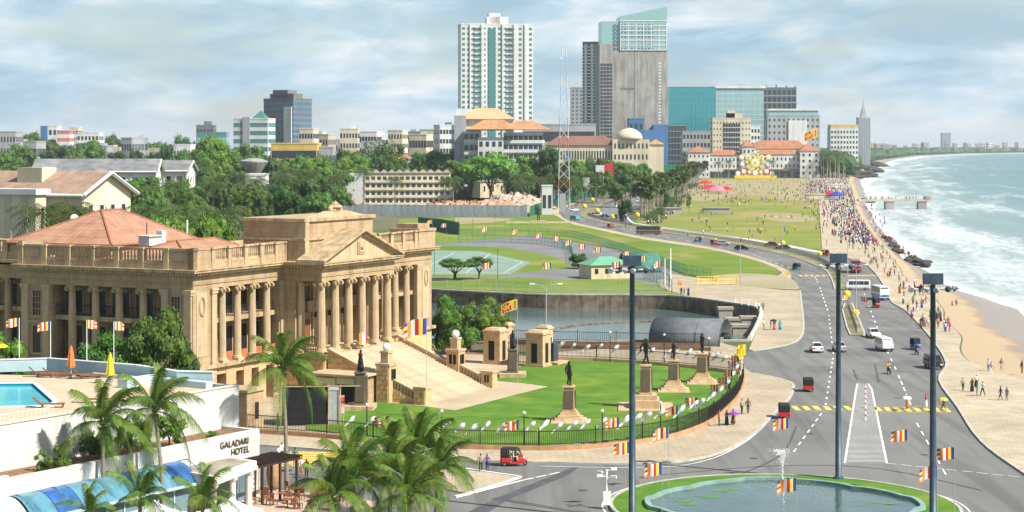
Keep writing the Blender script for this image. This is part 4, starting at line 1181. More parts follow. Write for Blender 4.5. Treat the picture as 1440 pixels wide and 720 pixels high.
# lower wall, planter, upper wall, terrace
hp('fascia_wall', MB().bx(-29.0, 0, 0.0, 0.45, 3.1, 6.0), 'white_wall')
hp('fascia_wall', MB().bx(-60, -29.0, 0.0, 0.45, 3.0, 6.25), 'white_wall')
hp('fascia_end', MB().bx(-0.45, 0, 0.45, 22, 0.0, 5.98), 'white_wall')
hp('planter_soil', MB().bx(-28.8, -0.46, 0.46, 4.0, 5.3, 5.72), 'soil')
hp('planter_edge', MB().bx(-29.0, -26.0, 0.46, 0.8, 5.7, 5.98), 'orange_edge')
hp('planter_edge', MB().bx(-22.0, -17.0, 0.46, 0.7, 5.7, 5.95), 'orange_edge')
hp('terrace_wall', MB().bx(-27.6, 1.9, 4.0, 4.4, 3.0, DZ + 0.35), 'white_wall')
hp('terrace_wall', MB().bx(-28.0, -27.6, 4.0, 30, 3.0, DZ + 0.3), 'beige_wall')
hp('terrace_wall', MB().bx(1.5, 1.9, 4.4, 22, 3.0, DZ + 0.35), 'white_wall')
hp('terrace_coping', MB().bx(-28.1, 2.0, 3.92, 4.48, DZ + 0.35, DZ + 0.45), 'beige_wall')
hp('podium_core', MB().bx(-60, -0.46, 4.41, 30, 0.0, 5.9), 'off_white')
poolL = [hl(px, py, DZ) for px, py in ((-60, 540), (49, 539), (79, 565), (66, 571), (-60, 574))]
deckL = [(-27.6, 4.4), (1.5, 4.4), (1.5, 21.0), (-3, 33), (-27.6, 42)]
hp('terrace_deck', MB().poly(deckL, DZ, holes=[poolL]).bx(-27.5, 1.4, 4.5, 19, DZ - 1.6, DZ - 1.3), 'deck')
n = len(poolL)
hp('pool_lining', MB().add([(p[0], p[1], DZ - 1.2) for p in poolL] + [(p[0], p[1], DZ) for p in poolL], [(i, (i + 1) % n, (i + 1) % n + n, i + n) for i in range(n)]), 'pool_water')
hp('pool_water', MB().poly(poolL, DZ - 0.18), 'pool_water')
hp('pool_coping', MB().wall(poolL, 0.5, DZ + 0.004, DZ + 0.07, closed=True), 'pool_rim')
# low pale blue parapet at the back of the deck
bk = [hl(px, py, DZ) for px, py in ((-30, 524), (68, 521), (190, 531), (250, 540), (300, 541))]
hp('deck_parapet', MB().wall(bk, 0.3, DZ, DZ + 1.15), 'pale_blue_wall')
hp('parapet_coping', MB().wall(bk, 0.42, DZ + 1.15, DZ + 1.25), 'pool_rim')
# wire rail along the pool edge
rl = MB()
ra, rb = hl(0, 588, DZ), hl(75, 590, DZ)
for i in range(15):
    x, y_ = lerp(-26.5, -20, i / 14), 4.7
    rl.cyl((x, y_, DZ), (x, y_, DZ + 1.0), 0.025, n=4)
rl.cyl((-26.5, 4.7, DZ + 1), (-20, 4.7, DZ + 1), 0.03, n=4)
hp('pool_rail', rl, 'pool_rim', kind='stuff')
# stone planter box at the terrace corner
hp('terrace_planter', MB().bx(-3.2, 1.2, 12.8, 14.0, DZ, DZ + 0.8), 'pale_blue_wall')
hp('terrace_planter', MB().bx(0.4, 1.3, 6.6, 12.3, DZ, DZ + 0.6), 'pale_blue_wall')

# sun loungers
def lounger(loc, rz, i):
    o = thing('sun_lounger', 'reddish brown wooden sun lounger on the pool deck', 'sun lounger', loc, rz, 'loungers beside the pool')
    f = MB().bx(-1.0, 1.0, -0.34, 0.34, 0.28, 0.36); f.build('seat', 'teak', o)
    b = MB().add([(-1.0, -0.34, 0.36), (-1.0, 0.34, 0.36), (-1.6, 0.34, 0.95), (-1.6, -0.34, 0.95), (-1.03, -0.34, 0.28), (-1.03, 0.34, 0.28), (-1.66, 0.34, 0.88), (-1.66, -0.34, 0.88)], [(0, 1, 2, 3), (7, 6, 5, 4), (0, 3, 7, 4), (1, 5, 6, 2), (2, 6, 7, 3), (0, 4, 5, 1)])
    b.build('backrest', 'teak', o)
    for x in (-0.85, 0.85):
        for yv in (-0.28, 0.28):
            MB().bx(x - 0.04, x + 0.04, yv - 0.04, yv + 0.04, 0, 0.28).build('leg', 'teak', o)
for i, (px, py) in enumerate(((66, 529), (85, 530), (112, 531), (128, 532), (74, 573), (138, 566))):
    x, y = G(px, py, DZ)
    lounger((x, y, DZ), 0.45 if i < 4 else 0.1, i)
def parasol_closed(px, py, mat, hgt, label):
    x, y = G(px, py, DZ)
    o = thing('closed_parasol', label, 'parasol', (x, y, DZ))
    MB().cyl((0, 0, 0), (0, 0, hgt), 0.04, n=6).build('pole', 'pool_rim', o)
    MB().lathe([(0.36, hgt * 0.28), (0.42, hgt * 0.34), (0.3, hgt * 0.6), (0.22, hgt * 0.8), (0.1, hgt * 0.95), (0.02, hgt * 1.02)], 12, mod=lambda k: 1.0 if k % 2 else 0.72).build('canopy', mat, o)
    MB().box(0, 0, 0, 0.6, 0.6, 0.12).build('base', 'pale_blue_wall', o)
parasol_closed(100, 529, 'orange_cloth', 2.9, 'folded orange parasol standing by the loungers')
parasol_closed(155, 540, 'yellow_cloth', 2.9, 'folded yellow parasol on the pool deck')
x, y = G(2, 516, DZ)
o = thing('open_parasol', 'opened yellow parasol at the far side of the pool', 'parasol', (x - 1.2, y, DZ))
MB().cyl((0, 0, 0), (0, 0, 2.6), 0.04, n=6).build('pole', 'pool_rim', o)
MB().lathe([(1.9, 2.0), (1.85, 2.06), (0.9, 2.5), (0.05, 2.75)], 8).build('canopy', 'yellow_cloth', o)
# a swimmer's head, and a low white chair stack
# --- blue vaulted canopy along the wall
def vault(x0, x1, mats, nm='canopy_panel'):
    nseg = 7; n = len(mats)
    for k in range(n):
        xa, xb = lerp(x0, x1, k / n) + 0.03, lerp(x0, x1, (k + 1) / n) - 0.03
        vs = []
        for i in range(nseg + 1):
            t = i / nseg
            yy_ = -0.02 - 3.0 * t; zz = 4.7 + 0.42 * sin(pi * t) - 1.35 * t ** 1.6
            for xx in (xa, xb):
                vs.append((xx, yy_, zz)); vs.append((xx, yy_, zz - 0.06))
        fs = []
        for i in range(nseg):
            a = i * 4
            fs += [(a, a + 4, a + 6, a + 2), (a + 1, a + 3, a + 7, a + 5), (a, a + 1, a + 5, a + 4), (a + 2, a + 6, a + 7, a + 3)]
        hp(nm, MB().add(vs, fs), mats[k])
vault(-29.4, -11.2, ['glass_teal', 'glass_blue', 'glass_teal', 'glass_teal', 'glass_blue', 'glass_teal', 'glass_blue'])
vault(-45, -29.6, ['glass_pale'] * 5)
for i in range(6):
    x = -29 + i * 3.7
    hp('canopy_rib', MB().tube([(x, -0.05, 4.7), (x, -1.0, 4.92), (x, -2.0, 4.42), (x, -3.05, 3.32)], 0.05, 5), 'glass_teal')
hp('canopy_gutter', MB().bx(-29.4, -11.2, -3.2, -3.04, 3.15, 3.35), 'pale_blue_wall')
hp('shopfront', MB().bx(-29, -11.4, -2.5, -2.4, 0, 3.5), 'pane_glass')
for i in range(10):
    x = -29 + i * 1.9
    hp('mullion', MB().bx(x, x + 0.12, -2.6, -2.38, 0, 3.55), 'glass_pale')
# --- porte-cochere slab with its columns
pcs = [hl(px, py, 4.6) for px, py in ((236, 656), (276, 640), (346, 650), (300, 670))]
x0, x1 = -10.0, 0.3
prp = [(-11.2, -0.03), (-12.0, -5.3), (-4.3, -3.3), (-3.9, -0.03)]
pr_ = MB().slab(prp, 3.35, 4.1); pr_.poly(prp[::-1], 3.35)
hp('porch_roof', pr_, 'off_white')
hp('porch_felt', MB().slab([(-10.8, -0.3), (-11.5, -4.75), (-4.8, -3.0), (-4.4, -0.3)], 4.1, 4.13), 'roof_felt')
for x, y_ in ((-11.3, -4.6), (-8.0, -3.8), (-5.0, -3.0)):
    hp('porch_column', MB().lathe([(0.35, 0), (0.3, 0.2), (0.26, 2.9), (0.4, 3.1), (0.42, 3.35)], 14, x, y_), 'off_white')
hp('porch_wall', MB().bx(-11.4, -0.1, -0.1, 0.3, 0, 3.1), 'beige_wall')
for x in (-9.6, -7.2, -4.8, -2.4):
    hp('glass_door', MB().bx(x - 0.9, x + 0.9, -0.25, -0.12, 0.05, 2.9), 'pane_glass')
# lettering on the wall
def letters(txt, size, x, z, mat='bronze_letter', depth=0.05, y=-0.06, sp=1.0):
    cu = bpy.data.curves.new('letter', 'FONT'); cu.body = txt; cu.size = size; cu.extrude = depth; cu.space_character = sp
    cu.materials.append(MATS[mat])
    tmp = bpy.data.objects.new('tmp', cu); COL.objects.link(tmp)
    dg = bpy.context.evaluated_depsgraph_get(); me = bpy.data.meshes.new_from_object(tmp.evaluated_get(dg))
    bpy.data.objects.remove(tmp)
    me.materials.clear(); me.materials.append(MATS[mat])
    return put('lettering', me, hot, (x, y, z), (pi / 2, 0, 0))
letters('GALADARI', 0.78, -5.3, 4.95)
letters('HOTEL', 0.78, -3.9, 4.2)
# script mark on the wall to the left (only its end is in view): stroke letters
mk = MB()
lx = -29.8
def stroke(pts, r=0.07):
    mk.tube([(lx + a, -0.06, 4.3 + b) for a, b in pts], r, 5)
stroke([(-0.2, 1.55), (-0.45, 1.7), (-0.7, 1.45), (-0.5, 1.05), (-0.3, 1.15)])
stroke([(-0.35, 1.1), (-0.8, 0.95), (-1.25, 0.45), (-1.15, -0.05), (-0.75, -0.1), (-0.45, 0.4), (-0.7, 0.5)], 0.1)
stroke([(-1.45, 0.25), (-1.6, 0.75), (-1.85, 0.7), (-1.8, 0.2)])
stroke([(-2.05, 0.2), (-2.15, 0.7), (-2.4, 0.65), (-2.45, 0.15)])
stroke([(-2.7, 0.6), (-3.0, 0.65), (-3.05, 0.15), (-2.75, 0.1)])
hp('script_mark', mk, 'black_iron')
# --- pergola, patio and seats
slabpts = [hw(-14, -12)[:2], hw(3.2, -12)[:2], hw(3.6, 3)[:2], hw(-14, 3)[:2]]
slab('patio', slabpts, 'patio', 0.12, world=True)
per = thing('pergola', 'dark timber pergola with open slats beside the hotel entrance', 'pergola', hw(-0.9, -1.5), HR, None, (0.85, 0.75, 0.95))
for x in (-2.6, 0.2, 2.9):
    for y_ in (-1.9, 1.9):
        MB().bx(x - 0.11, x + 0.11, y_ - 0.11, y_ + 0.11, 0.1, 3.5).build('post', 'pergola_wood', per)
for y_ in (-1.9, 1.9):
    MB().bx(-3.2, 3.4, y_ - 0.08, y_ + 0.08, 3.5, 3.75).build('beam', 'pergola_wood', per)
for i in range(17):
    x = -3.1 + i * 0.4
    MB().bx(x - 0.05, x + 0.05, -2.4, 2.4, 3.75, 3.9).build('slat', 'pergola_wood', per)
for i in range(6):
    MB().bx(-2.5, 0.1, 1.86, 1.95, 0.5 + i * 0.48, 0.78 + i * 0.48).build('louvre', 'white_cloth', per)
jar = tag(MB().lathe([(0.25, 0.1), (0.5, 0.6), (0.62, 1.6), (0.5, 2.6), (0.3, 3.1), (0.33, 3.2)], 14).build('wooden_jar', 'terracotta_jar', None, hw(2.6, 0.6), smooth=True), 'tall brown oval jar standing under the pergola', 'jar')
chair_proto = None
def patio_chair():
    o = thing('patio_chair', 'reddish wooden chair on the hotel patio', 'chair', (0, 0, 0), 0, 'patio chairs')
    MB().bx(-0.24, 0.24, -0.24, 0.24, 0.42, 0.48).build('seat', 'teak', o)
    MB().bx(-0.24, 0.24, 0.2, 0.26, 0.55, 1.0).build('backrest', 'teak', o)
    for x in (-0.22, 0.22):
        for y_ in (-0.22, 0.22):
            MB().bx(x - 0.03, x + 0.03, y_ - 0.03, y_ + 0.03, 0, 0.56 if y_ > 0 else 0.42).build('leg', 'teak', o)
    return o
cp = patio_chair(); cp.location = hw(-1.6, -4.6, 0.12)
ctr = tree_of(cp)
for i in range(19):
    a, b = R.uniform(-4.5, 2.8), R.uniform(-8.5, -0.8)
    dup(ctr, hw(a, b, 0.12), R.uniform(0, 6.3))
tp = thing('patio_table', 'round wooden table among the patio chairs', 'table', hw(-1, -3.6, 0.12), 0, 'patio tables')
MB().lathe([(0.5, 0.7), (0.52, 0.74), (0.5, 0.76)], 14).build('table_top', 'teak', tp)
MB().lathe([(0.25, 0), (0.05, 0.08), (0.05, 0.7)], 8).build('pedestal', 'teak', tp)
ttr = tree_of(tp)
for a, b in ((1.5, -2.8), (-3.0, -5.6), (0.8, -6.0), (2.2, -4.4)):
    dup(ttr, hw(a, b, 0.12))
# white tents in front of the porch, tops in view
def tent(px, py, ztop, w_, label):
    D = F * (H - ztop) / (py - HY)
    o = thing('white_tent', label, 'tent', (XD(px, D), D, 0), HR)
    MB().lathe([(w_ * 0.72, ztop - 1.5), (w_ * 0.36, ztop - 0.95), (w_ * 0.13, ztop - 0.4), (0.03, ztop)], 4).build('canopy', 'white_cloth', o)
    for k in range(4):
        a = k * pi / 2
        MB().cyl((w_ * 0.7 * cos(a), w_ * 0.7 * sin(a), 0), (w_ * 0.7 * cos(a), w_ * 0.7 * sin(a), ztop - 1.45), 0.06, n=6).build('pole', 'pool_rim', o)
tent(326, 699, 4.6, 5.0, 'white pointed tent roof in front of the entrance porch columns')
tent(217, 703, 4.4, 5.0, 'white pointed tent roof below the blue glass canopy')
# poolside flag poles come with the flags; small gate house beyond the wall
gh = thing('gate_house', 'small beige gate house with flat top by the iron fence', 'building', G(344, 606), PR)
MB().bx(-1.6, 1.6, -1.4, 1.4, 0, 4.4).build('wall', 'stone', gh)
MB().bx(-1.8, 1.8, -1.6, 1.6, 4.4, 4.7).build('roof', 'stone_trim', gh)
MB().bx(-0.1, 0.6, -1.45, -1.35, 1.4, 3.2).build('window', 'dark_window', gh)
# ================================================================== people: one continuous body each, posed
pm('skin', (0.2, 0.105, 0.06), 0.6, var=0.0); pm('hair', (0.012, 0.01, 0.01), 0.6, var=0.0)
CLOTH = {'white': (0.75, 0.75, 0.74), 'red': (0.5, 0.03, 0.03), 'blue': (0.04, 0.1, 0.36), 'black': (0.02, 0.02, 0.024), 'yellow': (0.7, 0.45, 0.04), 'green': (0.05, 0.25, 0.1), 'pink': (0.65, 0.17, 0.28),
         'purple': (0.2, 0.05, 0.3), 'orange': (0.65, 0.2, 0.04), 'grey': (0.22, 0.22, 0.23), 'teal': (0.03, 0.3, 0.32), 'brown': (0.16, 0.09, 0.05), 'khaki': (0.35, 0.28, 0.17), 'navy': (0.02, 0.03, 0.1), 'pale blue': (0.35, 0.5, 0.65)}
for k, c in CLOTH.items():
    pm('cloth_' + k.replace(' ', '_'), c, 0.85, var=0.12, scale=4)
def cm(k): return MATS['cloth_' + k.replace(' ', '_')]
def person_mesh(name, lf, rf, la, ra, skirt=None, sit=False, lean=0.0, lknee=None, rknee=None):
    """lf/rf: foot positions (x side, y fore), la/ra: hand positions ; person faces -y"""
    hipz = 0.92 if not sit else 0.47
    V = []; E = []; RR = []
    def p(x, y, z, r, par=None):
        V.append((x, y, z)); RR.append(r)
        if par is not None: E.append((par, len(V) - 1))
        return len(V) - 1
    pelvis = p(0, 0, hipz, (0.155, 0.115))
    waist = p(0, -lean * 0.3, hipz + 0.2, (0.14, 0.105), pelvis)
    chest = p(0, -lean * 0.8, hipz + 0.42, (0.165, 0.12), waist)
    neck = p(0, -lean, hipz + 0.57, (0.062, 0.062), chest)
    head0 = p(0, -lean - 0.01, hipz + 0.65, (0.075, 0.085), neck)
    head1 = p(0, -lean - 0.02, hipz + 0.74, (0.088, 0.1), head0)
    head2 = p(0, -lean - 0.01, hipz + 0.82, (0.06, 0.07), head1)
    for sx, hand in ((-1, la), (1, ra)):
        sh = p(sx * 0.185, -lean * 0.85, hipz + 0.47, (0.062, 0.06), chest)
        ex, ey, ez = (sx * 0.25 + hand[0]) / 2 + sx * 0.03, (hand[1] - lean) / 2 + 0.05, (hipz + 0.47 + hand[2]) / 2 - 0.02
        el = p(ex, ey, ez, (0.045, 0.043), sh)
        wr = p(hand[0], hand[1], hand[2], (0.033, 0.03), el)
        d = Vector(hand) - Vector((ex, ey, ez)); d.normalize()
        p(hand[0] + d.x * 0.13, hand[1] + d.y * 0.13, hand[2] + d.z * 0.13, (0.03, 0.022), wr)
    for sx, ft, kn in ((-1, lf, lknee), (1, rf, rknee)):
        hp_ = p(sx * 0.095, 0, hipz - 0.05, (0.095, 0.095), pelvis)
        k = kn or ((sx * 0.095 + ft[0]) / 2, ft[1] / 2 - 0.05, (hipz + ft[2]) / 2 + 0.02)
        kk = p(*k, (0.064, 0.066), hp_)
        an = p(ft[0], ft[1] + 0.02, ft[2] + 0.08, (0.042, 0.045), kk)
        p(ft[0] * 1.05, ft[1] - 0.13, ft[2] + 0.035, (0.038, 0.03), an)
    me = bpy.data.meshes.new('tmp'); me.from_pydata(V, E, [])
    o = bpy.data.objects.new('tmp', me); COL.objects.link(o)
    md = o.modifiers.new('s', 'SKIN'); md.use_smooth_shade = True
    for i, r in enumerate(RR):
        me.skin_vertices[0].data[i].radius = r
    me.skin_vertices[0].data[0].use_root = True
    sd = o.modifiers.new('d', 'SUBSURF'); sd.levels = 1; sd.render_levels = 1
    dg = bpy.context.evaluated_depsgraph_get()
    m2 = bpy.data.meshes.new_from_object(o.evaluated_get(dg)); bpy.data.objects.remove(o)
    vs = [tuple(v.co) for v in m2.vertices]; fs = [tuple(f.vertices) for f in m2.polygons]; mi = []
    for f in m2.polygons:
        c = f.center
        if c.z > hipz + 0.6:
            mi.append(3 if (c.z > hipz + 0.76 or c.y > -lean + 0.02) else 0)
        elif c.z < 0.07 and not sit:
            mi.append(3)
        elif abs(c.x) > 0.225 and c.z < hipz + 0.3:
            mi.append(0)
        elif c.z > hipz + 0.03:
            mi.append(1)
        else:
            mi.append(2)
    mb = MB(); mb.v = vs; mb.f = fs; mb.m = mi
    if skirt:
        mb.lathe([(skirt[0], skirt[2]), (skirt[0] * 0.85, (skirt[2] + hipz) / 2), (0.175, hipz + 0.0), (0.15, hipz + 0.14)], 12, 0, 0, 2, sy=0.85)
    m_ = mb.mesh(name, ['skin', 'cloth_white', 'cloth_navy', 'hair'], True)
    return m_
ARM_D = ((-0.3, 0.0, 0.86), (0.3, 0.0, 0.86))
PM = [person_mesh('person_standing', (-0.11, 0, 0), (0.11, 0.02, 0), *ARM_D),
      person_mesh('person_walking', (-0.1, -0.3, 0.0), (0.1, 0.28, 0.03), (-0.27, 0.2, 0.9), (0.27, -0.22, 0.9)),
      person_mesh('person_walking_b', (-0.1, 0.24, 0.03), (0.1, -0.24, 0.0), (-0.28, -0.2, 0.92), (0.26, 0.16, 0.88)),
      person_mesh('person_skirt', (-0.09, 0.05, 0), (0.09, -0.05, 0), (-0.28, 0.0, 0.88), (0.26, -0.12, 0.95), skirt=(0.27, 0, 0.12)),
      person_mesh('person_arms', (-0.12, 0.03, 0), (0.12, -0.03, 0), (-0.15, -0.3, 1.12), (0.16, -0.3, 1.1)),
      person_mesh('person_umbrella', (-0.1, -0.16, 0), (0.1, 0.18, 0.01), (-0.27, 0.08, 0.9), (0.2, -0.22, 1.3), skirt=(0.25, 0, 0.2))]
PSIT = person_mesh('person_sitting', (-0.13, -0.5, 0.0), (0.13, -0.5, 0.0), (-0.2, -0.32, 0.62), (0.2, -0.32, 0.62), sit=True, lknee=(-0.12, -0.42, 0.5), rknee=(0.12, -0.42, 0.5))
PRIDE = person_mesh('person_riding', (-0.2, -0.1, 0.0), (0.2, -0.1, 0.0), (-0.28, -0.55, 0.62), (0.28, -0.55, 0.62), sit=True, lean=0.12, lknee=(-0.2, -0.38, 0.45), rknee=(0.2, -0.38, 0.45))
def person(loc, rz, pose, top, bottom, label, group=None, mesh=None, scale=1.0):
    me = mesh or PM[pose]
    o = put('person', me, None, loc, rz, None, scale)
    o.material_slots[1].link = 'OBJECT'; o.material_slots[1].material = cm(top)
    o.material_slots[2].link = 'OBJECT'; o.material_slots[2].material = cm(bottom)
    return tag(o, label, 'person', group)
# ================================================================== parliament garden: fence, gates, statues
pm('bronze', (0.03, 0.03, 0.028), 0.45, var=0.2, scale=4, metal=0.3)
pm('dark_stone', (0.15, 0.13, 0.085), 0.8, var=0.3, scale=2)
pm('tan_stone', (0.52, 0.36, 0.21), 0.85, var=0.12, scale=1.5, streak=(0.15, 1.5))
pm('plaque', (0.12, 0.09, 0.06), 0.5, var=0.2, scale=3)
pm('grey_stone', (0.34, 0.31, 0.25), 0.85, var=0.15, scale=2)
pm('shade_net', (0.012, 0.013, 0.014), 0.9, var=0.3, scale=1)
pm('steel_blue', (0.045, 0.075, 0.10), 0.45, var=0.25, scale=1.2, metal=0.2)
pm('galvanised', (0.45, 0.46, 0.46), 0.5, var=0.1, scale=2, metal=0.4)
pm('tarp_grey', (0.12, 0.13, 0.135), 0.75, var=0.18, scale=0.7)
pm('fence_green', (0.04, 0.16, 0.12), 0.7, var=0.15, scale=1)
GZ = 0.16
def iron_fence(pts, name, label, plinth_mat, h=1.75, step=0.19, ph=0.45, post=6.0, z=GZ, lamp=None):
    """bars joined per fence (about a pixel each), posts one by one"""
    o = thing(name, label, 'fence', (*pts[0], 0))
    x0, y0 = pts[0]
    loc = [(a - x0, b - y0) for a, b in pts]
    MB().wall(loc, 0.4, z, z + ph).build('plinth', plinth_mat, o)
    mb = MB()
    for i, (a, b) in enumerate(resample(loc, step)):
        r = 0.024
        mb.add([(a - r, b - r, z + ph), (a + r, b - r, z + ph), (a, b + r, z + ph), (a, b, z + ph + h)], [(0, 1, 3), (1, 2, 3), (2, 0, 3)])
        mb.add([(a - r, b - r, z + ph), (a + r, b - r, z + ph), (a, b + r, z + ph), (a - r, b - r, z + ph + h - .2), (a + r, b - r, z + ph + h - .2), (a, b + r, z + ph + h - .2)], [(0, 1, 4, 3), (1, 2, 5, 4), (2, 0, 3, 5)])
    mb.build('bar_row', 'black_iron', o, kind='stuff')
    MB().wall(loc, 0.06, z + ph + 0.15, z + ph + 0.22).build('lower_rail', 'black_iron', o)
    MB().wall(loc, 0.06, z + ph + h - 0.35, z + ph + h - 0.28).build('upper_rail', 'black_iron', o)
    for a, b in resample(loc, post):
        MB().bx(a - 0.06, a + 0.06, b - 0.06, b + 0.06, z, z + ph + h + 0.05).build('post', 'black_iron', o)
    return o
f1 = smoothline([(323, 606), (365, 609), (465, 616.5), (560, 626), (638, 630.5), (760, 633), (830, 630.5), (902, 623), (949, 614.5), (996, 596.5), (1022, 576), (1038, 558), (1045, 540), (1046, 529)], 4)
iron_fence(GP(f1, GZ), 'iron_fence', 'black iron railing on a tan plinth curving along the garden pavement', 'brick_kerb')
f2 = [(782, 506.5), (840, 508.5), (900, 512), (985, 519.5), (1042, 527)]
iron_fence(GP(f2, GZ), 'iron_fence', 'black iron railing at the rear of the lawn facing the water', 'tan_stone', ph=0.5)
f3 = [(648, 498), (690, 500)]
iron_fence(GP(f3, GZ), 'iron_fence', 'short black iron railing between the garden trees and the gate pillar', 'tan_stone', ph=0.3)
# outer railing by the channel with a low brown and white wall
pm('brown_band', (0.2, 0.12, 0.07), 0.9, var=0.2, scale=1)
iron_fence(GP([(660, 481), (770, 486), (850, 487.5), (920, 489), (990, 490)], 0), 'iron_fence', 'black iron railing beside the channel behind the gate', 'brown_band', ph=0.6, step=0.3)
tag(MB().wall(GP([(790, 490), (850, 491.5), (920, 493), (1000, 495)], 0), 0.4, 0, 0.7).build('low_wall', 'brown_band'), 'low brown wall with pale coping along the channel path', 'wall')
# gate pillars and gate
def gate_pillar(px, py, label, w_=2.6, h_=5.2, slot=True):
    o = thing('gate_pillar', label, 'gate pillar', G(px, py), PR, 'gate pillars of the garden')
    MB().box(0, 0, 0, w_ + 0.3, w_ + 0.3, 0.5).build('plinth', 'tan_stone', o)
    MB().box(0, 0, 0.5, w_, w_, h_ - 1.0).build('shaft', 'tan_stone', o)
    MB().box(0, 0, h_ - 0.5, w_ + 0.25, w_ + 0.25, 0.28).box(0, 0, h_ - 0.22, w_ - 0.1, w_ - 0.1, 0.3, top=(0.8, 0.8)).build('cap', 'tan_stone', o)
    MB().bx(-w_ / 2 - 0.05, -w_ / 2 + 0.05, -0.45, 0.45, 0.8, h_ - 1.7).build('slot', 'painted_void', o)
    MB().bx(-0.45, 0.45, -w_ / 2 - 0.05, -w_ / 2 + 0.05, 0.8, h_ - 1.7).build('slot', 'painted_void', o)
    return o
gate_pillar(697, 513, 'tan stone gate pillar beside the frangipani tree')
gate_pillar(757, 517, 'tan stone gate pillar next to the dark memorial block')
gate_pillar(711, 497, 'narrower tan gate pillar behind the frangipani side pillar', 1.8, 4.6)
gate_pillar(766, 502, 'narrower tan gate pillar behind the memorial side pillar', 1.8, 4.6)
gate_pillar(653, 498, 'tan stone pillar half hidden by the frangipani trees', 1.5, 5.5)
gt = thing('iron_gate', 'black iron double gate between two tan pillars', 'gate', (0, 0, 0))
ga, gb = G(703, 511), G(751, 514)
mb = MB()
for i in range(24):
    x, y = lerp(ga[0], gb[0], i / 23), lerp(ga[1], gb[1], i / 23)
    mb.cyl((x, y, 0.25), (x, y, 3.2), 0.035, n=4)
mb.build('bar_row', 'black_iron', gt, kind='stuff')
for z in (0.4, 1.7, 3.0):
    MB().cyl((*ga, z), (*gb, z), 0.06, n=5).build('rail', 'black_iron', gt)
mem = thing('memorial_block', 'dark polished memorial block on a stepped base by the gate', 'memorial', G(776, 513), PR)
MB().box(0, 0, 0.2, 3.6, 3.6, 0.35).build('base', 'tan_stone', mem); MB().box(0, 0, 0.55, 1.5, 1.3, 2.6).build('block', 'steel_blue', mem)
# statues on plinths
def statue(px, py, label, ph, kind, rz=0.4, scale=1.35, pose=0):
    o = thing('statue', label, 'statue', (*G(px, py, 0.26), 0.26), PR + rz)
    if kind == 'stepped':
        for i, (w_, z0, hh) in enumerate(((4.0, 0, 0.2), (3.2, 0.2, 0.27), (2.5, 0.47, 0.3), (2.0, 0.77, 0.33))):
            MB().box(0, 0, z0, w_, w_, hh, top=(0.95, 0.95)).build('plinth_step', 'tan_stone', o)
        zb = 1.1
    elif kind == 'cross':
        MB().box(0, 0, 0, 7.0, 6.4, 0.14).build('paved_base', 'tan_stone', o)
        MB().box(0, 0, 0.14, 4.2, 3.2, 0.9).build('plinth_step', 'tan_stone', o)
        MB().box(0, 0, 1.04, 3.0, 2.6, 0.55).build('plinth_step', 'tan_stone', o)
        zb = 1.59
    else:
        MB().box(0, 0, 0, 3.4, 3.4, 0.5).build('plinth_step', 'tan_stone', o)
        zb = 0.5
    pmat = {'stepped': 'tan_stone', 'cross': 'tan_stone', 'dark': 'dark_stone', 'grey': 'grey_stone'}[kind if kind in ('stepped', 'cross', 'dark') else 'grey']
    MB().box(0, 0, zb, 1.5, 1.4, ph, top=(0.84, 0.84)).box(0, 0, zb, 1.65, 1.55, 0.25).build('pedestal', pmat, o)
    MB().box(0, 0, zb + ph, 1.5, 1.4, 0.14).build('pedestal_cap', pmat, o)
    MB().bx(-0.85, -0.7, -0.5, 0.5, zb + 0.4, zb + ph - 0.3).build('plaque', 'plaque', o)
    MB().bx(-0.52, 0.52, -0.8, -0.66, zb + 0.4, zb + ph - 0.3).build('plaque', 'plaque', o)
    f = put('figure', PM[pose], o, (0, 0, zb + ph + 0.14), 0.5, None, (scale * 1.45, scale * 1.2, scale))
    for sl in f.material_slots:
        sl.link = 'OBJECT'; sl.material = MATS['bronze']
    return o
statue(507, 575, 'dark bronze figure on a tall dark pedestal by the garage', 3.7, 'dark', pose=3, scale=1.5)
statue(721, 529, 'slender bronze figure on a dark pedestal before the gate', 3.0, 'dark', pose=3, scale=1.45)
statue(800, 592, 'upright bronze figure on a stepped plinth near the front railing', 2.7, 'stepped', pose=0, scale=1.6)
statue(908, 573, 'striding bronze figure on a tall plinth with wide paved base', 3.3, 'cross', pose=2, scale=1.8)
statue(947, 549, 'bronze figure on a grey pedestal with stepped base between two other statues', 2.6, 'stepped', pose=4, scale=1.35)
statue(987, 538, 'bronze figure on a grey pedestal at the far corner of the lawn', 2.6, 'stepped', pose=4, scale=1.5)
# garden lamps on black posts with white globes
def garden_lamp(px, py, h=3.6, z=GZ):
    o = thing('garden_lamp', 'black post lamp with a white globe along the garden railing', 'lamp post', (*G(px, py, z), z), 0, 'globe lamps along the railing')
    MB().cyl((0, 0, 0), (0, 0, h), 0.07, 0.06, 6).build('post', 'black_iron', o)
    MB().sphere((0, 0, h + 0.12), 0.17, 8).build('globe', 'lamp_white', o)
garden_lamp(516, 619); garden_lamp(621, 629); garden_lamp(737, 632); garden_lamp(847, 629); garden_lamp(929, 616)
for px, py in ((934, 514), (997, 520), (858, 510)):
    garden_lamp(px, py, 4.2, GZ)
